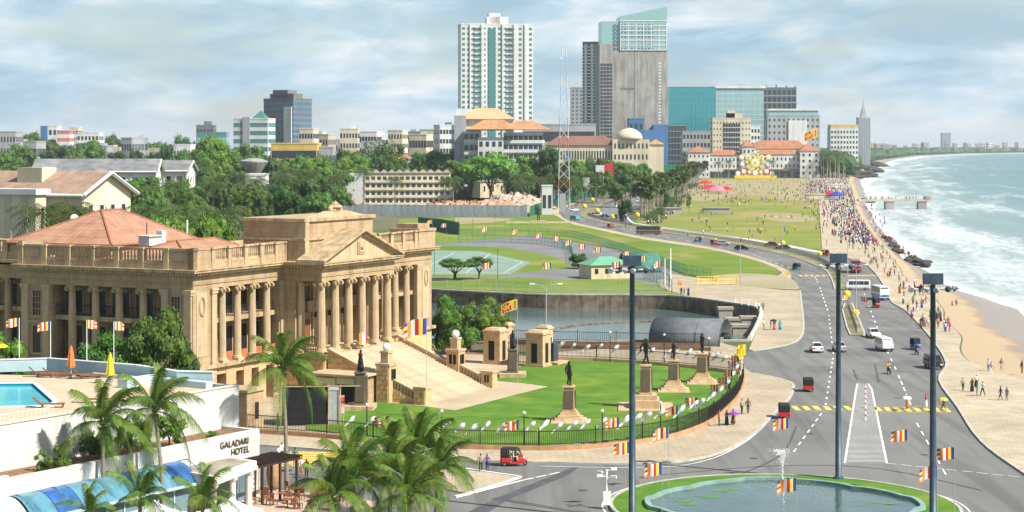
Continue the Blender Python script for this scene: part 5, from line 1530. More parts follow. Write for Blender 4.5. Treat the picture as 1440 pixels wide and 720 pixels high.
# black net shed with a poster board
sh = thing('net_shed', 'black net covered shed with bamboo frame behind the railing', 'shed', G(440, 598), 0.12)
MB().bx(-3.4, 1.6, -1.2, 1.6, 0, 4.3).build('net_wall', 'shade_net', sh)
MB().bx(1.7, 2.9, -1.1, 1.5, 0, 4.0).build('side_panel', 'galvanised', sh)
for x, y in ((-3.5, -1.3), (1.7, -1.3), (-3.5, 1.7), (3.0, -1.3)):
    MB().cyl((x, y, 0), (x, y, 4.6), 0.07, n=5).build('pole', 'tan_stone', sh)
MB().cyl((-4.2, -1.3, 4.5), (5.2, -1.4, 4.45), 0.06, n=5).build('pole', 'tan_stone', sh)
m = pm('poster_print', (0.7, 0.68, 0.64), 0.6, scale=0.45, col2=(0.55, 0.06, 0.04), detail=1, lo=0.42, hi=0.6)
bo = thing('poster_board', 'red and white printed board standing beside the black shed', 'sign board', G(464, 598), 0.1)
MB().bx(-1.6, 1.6, -0.04, 0.04, 1.3, 3.3).build('panel', 'poster_print', bo)
for x in (-1.5, 1.5):
    MB().cyl((x, 0.08, 0), (x, 0.08, 3.3), 0.05, n=5).build('post', 'galvanised', bo)

# ------------------------------------------------------------------ vaulted tent by the channel
tn = thing('vaulted_tent', 'dark grey barrel vaulted tent with open end beside the channel', 'tent', (*G(975, 487), 0), 0.0)
A, B = G(912, 486), G(1012, 489)
ax = Vector((B[0] - A[0], B[1] - A[1])); Lx = ax.length; rz = atan2(ax.y, ax.x)
tn.location = (A[0], A[1], 0); tn.rotation_euler = (0, 0, rz)
W_ = 11.0; Hh = 3.9; ns = 14
outer = []; fs = []
for i in range(ns + 1):
    t = pi * i / ns
    yv = W_ / 2 - W_ / 2 * cos(t); zv = Hh * (sin(t) ** 0.75)
    for x in (1.2 * sin(t) * 0, Lx):
        outer.append((x, yv, zv))
for i in range(ns):
    a = i * 2
    fs.append((a, a + 1, a + 3, a + 2))
so = MB().add(outer, fs).build('canopy', 'tarp_grey', tn, smooth=True)
md = so.modifiers.new('t', 'SOLIDIFY'); md.thickness = 0.08
for x in (0.0, Lx * 0.33, Lx * 0.66, Lx):
    MB().tube([(x, W_ / 2 - W_ / 2 * cos(pi * i / ns) * 1.005, Hh * 1.008 * (sin(pi * i / ns) ** 0.75)) for i in range(ns + 1)], 0.05, 5).build('hoop', 'tarp_grey', tn)
for i in range(4):
    MB().bx(Lx * 0.6, Lx * 0.95, 1.5 + i * 1.6, 2.2 + i * 1.6, 0.1, 0.9).build('bench', 'galvanised', tn)
# yellow plaques and stone stubs along the channel bridge
for i, (px, py) in enumerate([(1040, 470), (1052, 466), (1030, 460), (1020, 452)]):
    x, y = G(px, py, -2.7)
    tag(MB().box(0, 0, -0.6, 2.6, 2.0, 2.2 + (i % 2)).box(0, 0, 1.5 + (i % 2), 3.0, 2.3, 0.5).build('stone_stub', 'grey_stone', None, (x, y, -2.9)), 'broken stone pier standing in the channel near the tent', 'stone pier', 'broken piers in the channel')
# white posts along the quay edge
po = MB().bx(-0.12, 0.12, -0.12, 0.12, 0, 1.0).bx(-0.15, 0.15, -0.15, 0.15, 1.0, 1.08).mesh('quay_post', 'lamp_white')
for a, b in resample(GP([(1034, 427), (1062, 431.5), (1071, 440), (1067, 455), (1056, 480)], 0.1), 2.6):
    tag(put('quay_post', po, None, (a, b, 0.1)), 'short white post of the quay railing above the channel', 'post', 'white posts along the quay')
# ================================================================== plants
foliage('leaf_mid', (0.042, 0.105, 0.014), (0.115, 0.2, 0.03))
foliage('leaf_dark', (0.026, 0.07, 0.014), (0.07, 0.14, 0.028))
foliage('leaf_bright', (0.075, 0.165, 0.016), (0.15, 0.27, 0.034))
foliage('leaf_palm', (0.05, 0.125, 0.012), (0.16, 0.22, 0.03), 0.12)
foliage('leaf_palm_far', (0.045, 0.085, 0.02), (0.11, 0.15, 0.04), 0.2)
foliage('leaf_fan', (0.06, 0.105, 0.02), (0.15, 0.19, 0.05), 0.25)
pm('bark', (0.13, 0.1, 0.07), 0.95, var=0.3, scale=3, bump=0.4)
pm('palm_bark', (0.24, 0.2, 0.15), 0.95, scale=2.0, var=0.3, stretch=(1, 1, 6), bump=0.5)
pm('coconut', (0.2, 0.19, 0.04), 0.6, var=0.2, scale=2)

def crown_mesh(name, n, mat, rx, ry, rz_, zc, leaf, clumps, seed, flat=0.0, core=True, spread=0.9):
    """leaf faces spread through clumps within an ellipsoid; unit size, scaled per tree"""
    r = random.Random(seed); mb = MB()
    cl = []
    for i in range(clumps):
        while True:
            v = Vector((r.uniform(-1, 1), r.uniform(-1, 1), r.uniform(-0.75 if not flat else -0.25, 1)))
            if 0.35 < v.length < spread: break
        cl.append((v, r.uniform(0.24, 0.42)))
    for i in range(n):
        c, cr_ = cl[i % clumps]
        d = Vector((r.gauss(0, 1), r.gauss(0, 1), r.gauss(0, 1))); d.normalize()
        p = c + d * cr_ * r.uniform(0.55, 1.05)
        nrm = (d * 0.9 + Vector((r.uniform(-1, 1), r.uniform(-1, 1), r.uniform(-0.2, 1.2)))).normalized()
        a = nrm.cross(Vector((r.uniform(-1, 1), r.uniform(-1, 1), r.uniform(-1, 1)))).normalized(); b = nrm.cross(a)
        s_ = leaf * r.uniform(0.6, 1.3)
        q = Vector((p.x * rx, p.y * ry, zc + p.z * rz_))
        mb.v += [tuple(q - a * s_), tuple(q + b * s_ * 0.55), tuple(q + a * s_), tuple(q - b * s_ * 0.55)]
        k = len(mb.v) - 4
        mb.f.append((k, k + 1, k + 2, k + 3)); mb.m.append(0)
    if core:
        for c, cr_ in cl:
            bm = bmesh.new(); bmesh.ops.create_icosphere(bm, subdivisions=1, radius=cr_ * 0.72)
            off = len(mb.v)
            for v in bm.verts: mb.v.append(((v.co.x + c.x) * rx, (v.co.y + c.y) * ry, zc + (v.co.z + c.z) * rz_))
            for f in bm.faces:
                mb.f.append(tuple(off + v.index for v in f.verts)); mb.m.append(0)
            bm.free()
    return mb.mesh(name, mat)
def trunk_mesh(name, h, r0, zsplit, limbs, seed, spread=0.3):
    r = random.Random(seed); mb = MB()
    mb.tube([(0, 0, -0.01), (r.uniform(-.01, .01), 0, zsplit * 0.5), (0, 0, zsplit)], [r0 * 1.25, r0, r0 * 0.85], 7)
    for i in range(limbs):
        a = 2 * pi * i / limbs + r.uniform(-.4, .4)
        e = (cos(a) * spread, sin(a) * spread, h * r.uniform(0.6, 0.8))
        mid = (e[0] * 0.45, e[1] * 0.45, zsplit + (e[2] - zsplit) * 0.6)
        mb.tube([(0, 0, zsplit * 0.9), mid, e], [r0 * 0.6, r0 * 0.4, r0 * 0.12], 5)
    return mb.mesh(name, 'bark', True)
# unit trees: height 1, width 1
TREES = {}
for nm, mat, n, args in (('round', 'leaf_mid', 2600, (0.5, 0.5, 0.40, 0.6, 0.028, 26)), ('round2', 'leaf_dark', 2600, (0.5, 0.5, 0.40, 0.6, 0.028, 22)), ('broad', 'leaf_bright', 3000, (0.5, 0.5, 0.36, 0.62, 0.024, 40)),
                         ('broad2', 'leaf_mid', 3000, (0.5, 0.5, 0.36, 0.62, 0.024, 40)), ('tall', 'leaf_dark', 2600, (0.5, 0.5, 0.46, 0.54, 0.03, 24)), ('loose', 'leaf_mid', 1700, (0.5, 0.5, 0.4, 0.6, 0.03, 30))):
    TREES[nm] = (crown_mesh('crown', n, mat, *args[:5], args[5], hash(nm) % 97 if False else sum(map(ord, nm)), flat=nm.startswith('broad'), core=nm != 'loose'), trunk_mesh('trunk', 1, 0.028, 0.3, 6, sum(map(ord, nm))))
def tree(loc, h, wdt, kind, label, group=None, name='tree', rz=None):
    o = thing(name, label, 'tree', loc, R.uniform(0, 6.28) if rz is None else rz, group, (wdt, wdt, h))
    put('crown', TREES[kind][0], o); put('trunk', TREES[kind][1], o)
    return o
def tree_px(px, D, topy, wpx, kind, label, group=None, **k):
    h = ZD(topy, D)
    return tree((XD(px, D), D, 0), h, wpx * D / F, kind, label, group, **k)
# near trees with finer leaves
def near_tree(px, py, z, topy, wpx, label, mat, seed, leaves=5200, leaf=0.021, kind='round', clumps=34, flat=False, zc=0.6, rz_=0.42):
    x, D = G(px, py, z)
    h = ZD(topy, D) - z
    o = thing('tree', label, 'tree', (x, D, z), 0.0, None, (wpx * D / F, wpx * D / F, h))
    put('crown', crown_mesh('crown', leaves, mat, 0.5, 0.5, rz_, zc, leaf, clumps, seed, flat), o)
    put('trunk', trunk_mesh('trunk', 1, 0.035, 0.3, 6, seed), o)
    return o
near_tree(637, 500, 0, 407, 76, 'frangipani tree with round leafy crown right beside the parliament corner', 'leaf_mid', 1, rz_=0.5, zc=0.52)
near_tree(692, 497, 0, 423, 66, 'frangipani tree with leafy crown between the water and the gate pillar', 'leaf_bright', 2, rz_=0.46, zc=0.56)
near_tree(640, 394, 0, 363, 62, 'flat topped tree beside the green court, wider of the pair', 'leaf_mid', 3, 3000, flat=True, zc=0.72, rz_=0.28)
near_tree(674, 393, 0, 362, 40, 'flat topped tree beside the green court, narrower of the pair', 'leaf_mid', 4, 2600, flat=True, zc=0.72, rz_=0.3)
near_tree(816, 378, 0, 356, 34, 'small dense round tree beside the guard house', 'leaf_dark', 5, 2600, rz_=0.5, zc=0.52)
x, D = G(222, 560, 0)
near_tree(222, 634, 0, 441, 94, 'dense green tree rising behind the pool terrace', 'leaf_mid', 6, 6500, leaf=0.02, rz_=0.3, zc=0.72)
near_tree(150, 637, 0, 474, 84, 'lower spreading tree behind the folded parasols', 'leaf_mid', 7, 5200, leaf=0.022, rz_=0.26, zc=0.75)
near_tree(4, 637, 0, 468, 74, 'green tree beside the open yellow parasol', 'leaf_bright', 8, 4200, rz_=0.26, zc=0.75)
near_tree(260, 630, 0, 484, 44, 'small dark tree beside the parliament corner', 'leaf_dark', 9, 3000, rz_=0.4, zc=0.62)
# shrubs in the planter
def shrub(xl, yl, z, w_, h, label, mat, seed):
    o = thing('shrub', label, 'shrub', hw(xl, yl, z), 0.3, 'shrubs in the long white planter', (w_, w_, h))
    put('foliage', crown_mesh('foliage', 1500, mat, 0.5, 0.5, 0.5, 0.5, 0.045, 16, seed), o)
    put('stem', trunk_mesh('stem', 1, 0.03, 0.2, 4, seed), o)
for i, (px, py, w_, h, mat, lb) in enumerate(((62, 663, 1.5, 1.6, 'leaf_bright', 'pale thin shrub at the orange planter end'), (87, 660, 1.6, 2.2, 'leaf_bright', 'upright bright shrub between pale shrubs in the planter'), (126, 645, 2.0, 2.2, 'leaf_mid', 'dark bushy shrub behind the left palm trunk in the planter'),
                                              (152, 640, 1.6, 2.0, 'leaf_mid', 'thin shrub between the two palm trunks in the planter'), (175, 636, 1.5, 2.1, 'leaf_mid', 'loose shrub beside the tall round planter shrub'), (198, 632, 2.1, 2.9, 'leaf_mid', 'tall rounded dark shrub in the planter'),
                                              (238, 628, 2.6, 3.0, 'leaf_bright', 'bright glossy shrub overhanging the planter edge'), (296, 616, 1.2, 0.6, 'leaf_bright', 'low yellow green plant near the hotel lettering'))):
    xl, yl = hl(px, py, 5.7)
    shrub(xl, max(0.9, min(3.4, yl)), 5.7, w_, h, lb, mat, 40 + i)

# ------------------------------------------------------------------ coconut palms
def frond_mesh(seed, L_=1.0, n=30, droop=0.55, rise=0.55, leafl=0.2, wid=0.011):
    """unit frond along +x, arching up then down, with drooping leaflets"""
    r = random.Random(seed); mb = MB(); pts = []
    for i in range(11):
        t = i / 10
        pts.append(Vector((L_ * (t - 0.12 * t * t), 0.04 * sin(3 * t + seed), rise * t - droop * t ** 2.2 * 1.35)))
    mb.tube(pts, [0.011 * (1 - 0.85 * i / 10) + 0.0015 for i in range(11)], 4)
    for i in range(n):
        t = 0.12 + 0.88 * (i + 0.5) / n
        k = min(9, int(t * 10)); u_ = t * 10 - k
        p = pts[k].lerp(pts[k + 1], u_); d = (pts[k + 1] - pts[k]).normalized()
        ll_ = leafl * (0.45 + 1.0 * sin(pi * min(1, t * 0.9 + 0.08)) ** 0.7) * r.uniform(0.85, 1.1)
        for sg in (-1, 1):
            out_ = Vector((0, sg, 0)); dirv = (out_ * 0.75 + d * 0.55 + Vector((0, 0, -0.15))).normalized()
            side = d * wid
            m1 = p + dirv * ll_ * 0.5 + Vector((0, 0, 0.0)); e = p + dirv * ll_ * 0.85 + Vector((r.uniform(-.01, .01), 0, -ll_ * (0.35 + 0.35 * t) * r.uniform(0.7, 1.3)))
            q = len(mb.v)
            mb.v += [tuple(p - side), tuple(p + side), tuple(m1 + side * 0.9), tuple(m1 - side * 0.9), tuple(e)]
            mb.f += [(q, q + 1, q + 2, q + 3), (q + 3, q + 2, q + 4)]; mb.m += [0, 0]
    return mb.mesh('frond', 'leaf_palm')
FR = [frond_mesh(i, 1.0, 44, d_, r_, l_, 0.009) for i, (d_, r_, l_) in enumerate(((0.35, 0.65, 0.21), (0.55, 0.6, 0.22), (0.7, 0.42, 0.22), (0.85, 0.2, 0.2), (0.3, 0.8, 0.17)))]
def trunk_curve(h, r0, r1, bend):
    mb = MB(); n = 12
    mb.tube([(bend[0] * (i / n) ** 2, bend[1] * (i / n) ** 2, h * i / n) for i in range(n + 1)], [lerp(r0, r1, (i / n) ** 0.6) * (1.06 if i % 2 else 1.0) for i in range(n + 1)], 9)
    return mb
def coconut_palm(px, pyc, D, fl, label, nf=22, seed=0, trunkpx=None, wind=0.35):
    """crown centre at (px, pyc) at distance D ; fl frond length in metres"""
    r = random.Random(seed); nf = int(nf * 0.8)
    x = XD(px, D); zc = ZD(pyc, D)
    bx_ = XD(trunkpx, D) if trunkpx else x
    o = thing('coconut_palm', label, 'palm tree', (bx_, D, 0))
    trunk_curve(zc, 0.24, 0.13, (x - bx_, 0.3)).build('trunk', 'palm_bark', o, smooth=True)
    cx, cy = x - bx_, 0.3
    for i in range(nf):
        lev = i / nf
        a = i * 2.39996 + r.uniform(-.25, .25)
        kind = 4 if lev < 0.15 else 0 if lev < 0.35 else 1 if lev < 0.6 else 2 if lev < 0.85 else 3
        tilt = -(1.25 - 1.55 * lev) * 0.8
        # the sea wind pushes the crown to the left
        f = put('frond', FR[kind], o, (cx, cy, zc), (r.uniform(-.35, .35), tilt, a - wind * sin(a)), None, fl * r.uniform(0.85, 1.1) * (0.9 if lev < 0.2 else 1))
    for k in range(7):
        a = k * 0.9
        MB().sphere((cx + 0.28 * cos(a), cy + 0.28 * sin(a), zc - 0.25 - 0.12 * (k % 2)), 0.14, 6).build('coconut', 'coconut', o)
    return o
coconut_palm(143, 598, 146, 4.3, 'tall coconut palm in front of the white terrace wall, beside the thin planter shrubs', 22, 1, 146)
coconut_palm(216, 580, 149, 4.4, 'tall coconut palm in front of the terrace wall, beside the bright glossy shrub', 22, 2, 230)
coconut_palm(397, 522, 166, 4.6, 'tall single coconut palm standing by the patio against the parliament steps', 22, 3, 403)
coconut_palm(496, 672, 141, 4.6, 'short coconut palm of the street corner clump, on the patio side', 24, 4, 498)
coconut_palm(548, 668, 146, 4.8, 'short coconut palm in the middle of the street corner clump', 24, 5, 548)
coconut_palm(588, 640, 152, 4.6, 'taller coconut palm at the back of the street corner clump', 24, 6, 600)
coconut_palm(617, 662, 148, 3.7, 'short coconut palm of the street corner clump, beside the traffic island', 20, 7, 613)
coconut_palm(466, 698, 138, 4.0, 'low coconut palm hanging over the patio tables', 20, 8, 468)
coconut_palm(575, 700, 138, 4.0, 'low coconut palm in front of the street corner clump', 20, 12, 575)
coconut_palm(196, 704, 133, 3.4, 'young palm below the blue glass canopy', 16, 9)
coconut_palm(284, 708, 135, 3.2, 'young palm in front of the entrance porch', 16, 10)
coconut_palm(123, 726, 130, 2.6, 'tip of a young palm by the blue canopy end', 14, 11)
# ================================================================== roundabout and fountain
RC = (23.3, 158.4); RRAD = 14.8
def ring(cx, cy, r, n=72, fn=None):
    return [(cx + (fn(2 * pi * i / n) if fn else r) * cos(2 * pi * i / n), cy + (fn(2 * pi * i / n) if fn else r) * sin(2 * pi * i / n)) for i in range(n)]
pm('pool_teal', (0.2, 0.31, 0.27), 0.7, var=0.15, scale=1)
pm('fountain_water', (0.045, 0.085, 0.07), 0.08, world=True, var=0.2, scale=0.3, bump=0.25, bscale=1.8, spec=0.5)
pm('lily', (0.09, 0.2, 0.06), 0.5, var=0.2, scale=2)
lob = lambda a: 10.2 + 1.0 * abs(cos(2 * a)) ** 0.6 + (0.5 if abs(sin(2 * a)) < 0.35 else 0)
o_r = ring(*RC, RRAD); i_r = ring(*RC, 0, 72, lob)
st = MB().poly(o_r, 0.24, holes=[i_r]); st.wall(o_r, 0.3, 0, 0.245)
struct('roundabout_lawn', MB().poly(o_r, 0.24, holes=[i_r]), 'lawn')
struct('kerb', MB().wall(o_r, 0.3, 0, 0.28, closed=True), 'kerb_stone')
MB().wall(ring(*RC, RRAD + 0.75), 0.14, ZM - 0.003, ZM, closed=True).build('lane_marking', 'white_paint', kind='structure')
fo = thing('fountain', 'lobed fountain basin with teal rim and a thin water jet', 'fountain', (RC[0], RC[1], 0))
il = [(a - RC[0], b - RC[1]) for a, b in i_r]
MB().wall(il, 0.45, -0.4, 0.55, closed=True).build('rim', 'pool_teal', fo)
MB().poly(il, 0.3).build('water', 'fountain_water', fo)
for i in range(9):
    a = R.uniform(0, 6.28); rr = R.uniform(6.5, 9.5)
    MB().lathe([(0.5 + R.random() * 0.5, 0.31), (0.02, 0.318)], 10, rr * cos(a), rr * sin(a)).build('lily_pad', 'lily', fo)
m = bpy.data.materials.new('spray'); m.use_nodes = True; MATS['spray'] = m
m.node_tree.nodes['Principled BSDF'].inputs['Base Color'].default_value = (0.9, 0.92, 0.93, 1)
m.node_tree.nodes['Principled BSDF'].inputs['Roughness'].default_value = 0.3
sp_ = MB()
for k in range(560):
    t = R.random() ** 0.7; z = 0.3 + 4.6 * (1 - (1 - t) ** 2); w_ = 0.04 + 0.9 * t ** 2.5
    x, y_, s_ = R.gauss(-0.35 * t, w_ * 0.6), R.gauss(0, w_ * 0.6), R.uniform(0.02, 0.05)
    sp_.add([(x - s_, y_, z), (x + s_, y_, z), (x, y_ + s_, z), (x, y_, z + s_ * 1.6)], [(0, 1, 3), (1, 2, 3), (2, 0, 3), (0, 2, 1)])
for k in range(300):
    a = k * 2.4; t = R.random(); rr = 4.5 * t; z = 0.3 + 2.2 * 4 * t * (1 - t) * 0.8
    x, y_, s_ = rr * cos(a), rr * sin(a), R.uniform(0.012, 0.026)
    sp_.add([(x - s_, y_, z), (x + s_, y_, z), (x, y_ + s_, z), (x, y_, z + s_ * 1.6)], [(0, 1, 3), (1, 2, 3), (2, 0, 3), (0, 2, 1)])
sp_.build('water_jet', 'spray', fo, kind='stuff')

# ================================================================== flags
pm('flag_blue', (0.02, 0.05, 0.34), 0.8, var=0); pm('flag_yellow', (0.8, 0.55, 0.02), 0.8, var=0); pm('flag_red', (0.6, 0.02, 0.03), 0.8, var=0)
pm('flag_white', (0.78, 0.78, 0.78), 0.8, var=0); pm('flag_orange', (0.75, 0.22, 0.03), 0.8, var=0); pm('flag_maroon', (0.3, 0.02, 0.05), 0.8, var=0); pm('flag_green', (0.01, 0.2, 0.08), 0.8, var=0); pm('flag_gold', (0.75, 0.45, 0.02), 0.8, var=0)
FL = ['flag_blue', 'flag_yellow', 'flag_red', 'flag_white', 'flag_orange', 'flag_maroon', 'flag_green', 'flag_gold']
def cloth(nx, nz, colour, seed, wdt=1.5, hgt=1.0, droop=0.12, wave=0.09, name='cloth'):
    """flag flying to -x from the pole at x=0 ; colour(i,j) gives the stripe"""
    mb = MB()
    for j in range(nz + 1):
        for i in range(nx + 1):
            t = i / nx
            mb.v.append((-wdt * t * 0.94, wave * (0.3 + t) * sin(t * 7 + seed + j / nz * 0.8), -hgt * j / nz - droop * t * t * wdt + 0.03 * sin(t * 9 + seed)))
    for j in range(nz):
        for i in range(nx):
            a = j * (nx + 1) + i
            mb.f.append((a, a + 1, a + nx + 2, a + nx + 1)); mb.m.append(colour(i / nx, j / nz))
    return mb.mesh(name, FL, True)
def budd(u_, v):
    k = int(u_ * 6)
    return k if k < 5 else int(v * 5)
LION = ["0000000000000000", "0110000001100000", "0111000011110010", "0011100111110110", "0001111111100110", "0000111111111100", "0000111111110000", "0001100011010000", "0001000010010000", "0011000110110000"]
def lanka(u_, v):
    if u_ < 0.07 or u_ > 0.94 or v < 0.08 or v > 0.9: return 7
    if u_ < 0.2: return 6
    if u_ < 0.33: return 4
    if u_ < 0.37: return 7
    a = (u_ - 0.37) / 0.57; b = (v - 0.08) / 0.82
    return 7 if LION[min(9, int(b * 10))][min(15, int(a * 16))] == '1' else 5
BF = [cloth(18, 10, budd, s_, droop=0.10 + 0.05 * s_) for s_ in range(4)]
LK = cloth(32, 16, lanka, 1, 1.9, 1.15, 0.35)
GL = 'buddhist flags flying from thin poles'
def flag(px, pytop, h, label, me=None, size=1.0, z0=0.0, D=None, group=None, rz=0.12, pole='galvanised', r=0.03):
    D = D or F * (H - h - z0) / (pytop - HY)
    o = thing('flag', label, 'flag', (XD(px, D), D, z0), 0, group)
    MB().cyl((0, 0, 0), (0, 0, h), r, r * 0.7, 5).build('pole', pole, o)
    put('cloth', me or BF[R.randrange(4)], o, (-r, 0, h - 0.02), rz + R.uniform(-.15, .15), None, size)
    return o
for i, (px, py) in enumerate(((1109, 587), (940, 600), (886, 621), (931, 650), (1120, 672), (1276, 604), (1342, 629), (1318, 654))):
    flag(px, py, 5.6, 'striped flag on a thin pole ' + ('behind the fountain jet', 'on the roundabout lawn facing the garden pavement', 'right beside the mast near the garden pavement', 'over the lawn between camera post and basin', 'standing in front of the fountain jet', 'below the hatched island, before the seaward mast', 'on the seaward side beyond the seaward mast', 'overlapping the seaward mast')[i], group='striped flags round the fountain', rz=0.1)
for i, (px, py) in enumerate(((608, 309), (628, 314), (686, 319), (729, 322), (763, 327), (787, 332), (805, 337), (823, 343), (845, 347.5), (886, 353.5), (909, 359.5), (931, 366.5), (690, 369), (775, 369.5), (872, 368))):
    flag(px, py, 6.5, 'striped flag on a tall thin pole round the court compound', size=1.25, group='striped flags of the court compound', rz=0.2)
x, D = G(25, 524, DZ)
flag(25, 448, 0, 'pale flag pole with a drooping red and blue flag on the pool terrace', D=F * (H - DZ) / (522 - HY), z0=DZ, rz=-0.6) if False else None
for px, pt, lb in ((27, 447, 'flag on a white pole beside the open yellow parasol'), (71, 452, 'flag on a pole behind the wooden loungers'), (122, 450, 'flag on a pole between the two folded parasols'), (160, 452, 'flag on a pole in front of the dense terrace tree')):
    D = 183.0; zt = ZD(pt, D)
    flag(px, pt, zt - DZ, 'striped ' + lb, D=D, z0=DZ, size=0.85, rz=-2.4 if px > 80 else 0.2, pole='lamp_white', r=0.05)
flag(600, 447, ZD(447, 223.5), 'large striped flag on the thin pole beside the stair foot', D=223.5, size=1.95, rz=0.05, r=0.05)
x, y = G(728, 541)
flag(728, 421, ZD(421, y), 'red and gold lion flag on a thin pole before the gate', LK, 1.15, D=y, rz=0.05, r=0.04)
# striped banner hung on the portico
pb = thing('hanging_banner', 'black, yellow and red striped banner hung at the head of the stair', 'banner', (0, 0, 0))
c_, s_ = cos(PR), sin(PR)
def pw(s, t, z=0.0): return (PA[0] + s * c_ - t * s_, PA[1] + s * s_ + t * c_, z)
pb.location = pw(PCX - 1.2, -7.2, Z0 + 2.1); pb.rotation_euler = (0, 0, PR)
put('cloth', cloth(10, 4, lambda u_, v: (5, 1, 3, 4, 4)[min(4, int(u_ * 5))], 2, 2.0, 1.5, 0.05), pb, (1.0, 0, 0), 0)
flag(1150, 183, ZD(181, 1745), 'giant red and gold lion flag on a tall mast before the seaside hotel', LK, 7.2, D=1745, rz=0.1, r=0.22)

# ------------------------------------------------------------------ paper lanterns on cords along the railings
ln = []
for s_ in range(4):
    mb = MB()
    n_ = 9
    mb.tube([(-0.16 * i - 0.03 * sin(i + s_), 0.05 * sin(i * 1.3 + s_), -0.13 * i - 0.06 * i * (0.2 + 0.4 * (s_ % 2))) for i in range(n_)], [0.07, 0.19, 0.23, 0.22, 0.18, 0.14, 0.15, 0.11, 0.03], 8)
    ln.append(mb.mesh('lantern', 'flag_white', True))
f1y = lambda px: interp(f1, px)
f2y = lambda px: interp(f2, px)
fpts = [(496, 587), (524, 587), (631, 592), (650, 596), (668, 598), (686, 594), (710, 596), (749, 594), (769, 592), (788, 595), (809, 593), (826, 591), (851, 589), (883, 585), (899, 583), (913, 580), (933, 576), (960, 571), (978, 565), (988, 561), (1003, 553), (1014, 545), (1023, 536), (340, 574), (1031, 524), (1036, 514)]
for i, (px, py) in enumerate(fpts):
    D = F * H / (f1y(px) - HY)
    tag(put('lantern', ln[i % 4], None, (XD(px + 4, D), D, ZD(py - 2, D)), R.uniform(-.4, .4), None, R.uniform(0.85, 1.15)), 'white paper lantern streaming in the wind above the front railing', 'lantern', 'white lanterns over the front railing')
for i, px in enumerate((792, 808, 828, 846, 869, 905, 919, 943, 954, 972, 984, 1000, 1012, 1022)):
    D = F * H / (f2y(px) - HY); py = (482, 484, 487, 485, 487, 489, 491, 493, 493, 492, 496, 496, 497, 501)[i]
    tag(put('lantern', ln[i % 4], None, (XD(px + 2, D), D, ZD(py - 2, D)), R.uniform(-.4, .4) - 0.3, None, R.uniform(0.9, 1.2)), 'white paper lantern hanging along the rear railing by the water', 'lantern', 'white lanterns over the rear railing')
cordp = [(*G(px, f1y(px), GZ), ) for px in range(490, 1046, 12)]
tag(MB().tube([(a, b, 3.35 + 0.12 * sin(i)) for i, (a, b) in enumerate(cordp)], 0.015, 3).build('cord', 'black_iron'), 'thin cord carrying the lanterns over the front railing', 'cord')
for i, (px, py, sc) in enumerate(((545, 586, 1.0), (729, 591, 1.0), (870, 587, 1.0), (953, 571, 0.9), (980, 559, 0.9), (1009, 541, 0.9), (1022, 530, 0.9), (1030, 519, 0.9), (1034, 508, 0.8), (1038, 500, 0.8), (1026, 537, 0.9), (1041, 511, 0.8))):
    D = F * H / (f1y(min(px, 1044)) - HY)
    o = thing('hanging_flag', 'small striped flag hung among the white lanterns of the front railing', 'flag', (XD(px, D), D, ZD(py, D)), 0, 'small flags among the lanterns')
    put('cloth', BF[i % 4], o, (0, 0, 0), R.uniform(-.3, .3) - (0.9 if px > 1000 else 0), None, sc)
    MB().cyl((0, 0, -1.0), (0, 0, 0.05), 0.015, n=4).build('staff', 'black_iron', o)
for i, (px, py) in enumerate(((1044, 497), (1047, 490), (1049, 484))):
    x, D = G(px, 505, 0)
    o = thing('yellow_pennant', 'yellow pennant strung along the bridge railing', 'pennant', (x, D, ZD(py, D)), 0, 'yellow pennants by the bridge')
    put('cloth', cloth(8, 6, lambda u_, v: 1, i, 1.2, 1.6), o)
    MB().cyl((0, 0, -1.7), (0, 0, 0.05), 0.03, n=4).build('staff', 'galvanised', o)

# ================================================================== masts, lamps, poles
def mast(px, pytop, h, label, scr=1.0):
    D = F * (H - h) / (pytop - HY)
    o = thing('light_mast', label, 'mast', (XD(px, D), D, 0))
    MB().tube([(0, 0, 0), (0, 0, h * 0.5), (0, 0, h)], [0.3, 0.25, 0.2], 12).build('pole', 'steel_blue', o, smooth=True)
    MB().lathe([(0.55, 0), (0.5, 0.35), (0.34, 0.45)], 12).build('base', 'steel_blue', o)
    MB().cyl((-1.9, 0, h - 0.5), (2.0, 0, h - 0.4), 0.09, n=6).build('cross_arm', 'galvanised', o)
    MB().cyl((0, -1.2, h - 0.6), (0, 1.2, h - 0.6), 0.07, n=6).build('cross_arm', 'galvanised', o)
    MB().bx(-0.75, 0.75, -0.3, 0.3, h - 0.1, h + 0.75).build('control_box', 'steel_blue', o)
    for k, (x, y_, s_) in enumerate(((-1.8, -0.2, 1), (-1.2, 0.3, 1), (-0.9, -0.6, 1.1), (1.0, -0.4, 1), (1.5, 0.2, 1.1), (1.9, -0.1, 1), (0.2, -1.1, 1), (-0.2, 1.1, 1))):
        l = MB()
        l.lathe([(0.08, 0), (0.13, 0.12), (0.26, 0.36), (0.22, 0.4)], 8)
        put('flood_lamp', l.mesh('flood_lamp', ('galvanised', 'steel_blue')[k % 2]), o, (x, y_, h - 0.35), (1.9, 0, k * 0.9), None, s_)
    return o
mast(889, 372, 21.2, 'blue grey light mast rising from the roundabout beside the garden pavement')
mast(1179, 368, 20.28, 'blue grey light mast at the head of the hatched road island')
mast(1312, 398, 20.3, 'blue grey light mast on the seaward side of the roundabout')
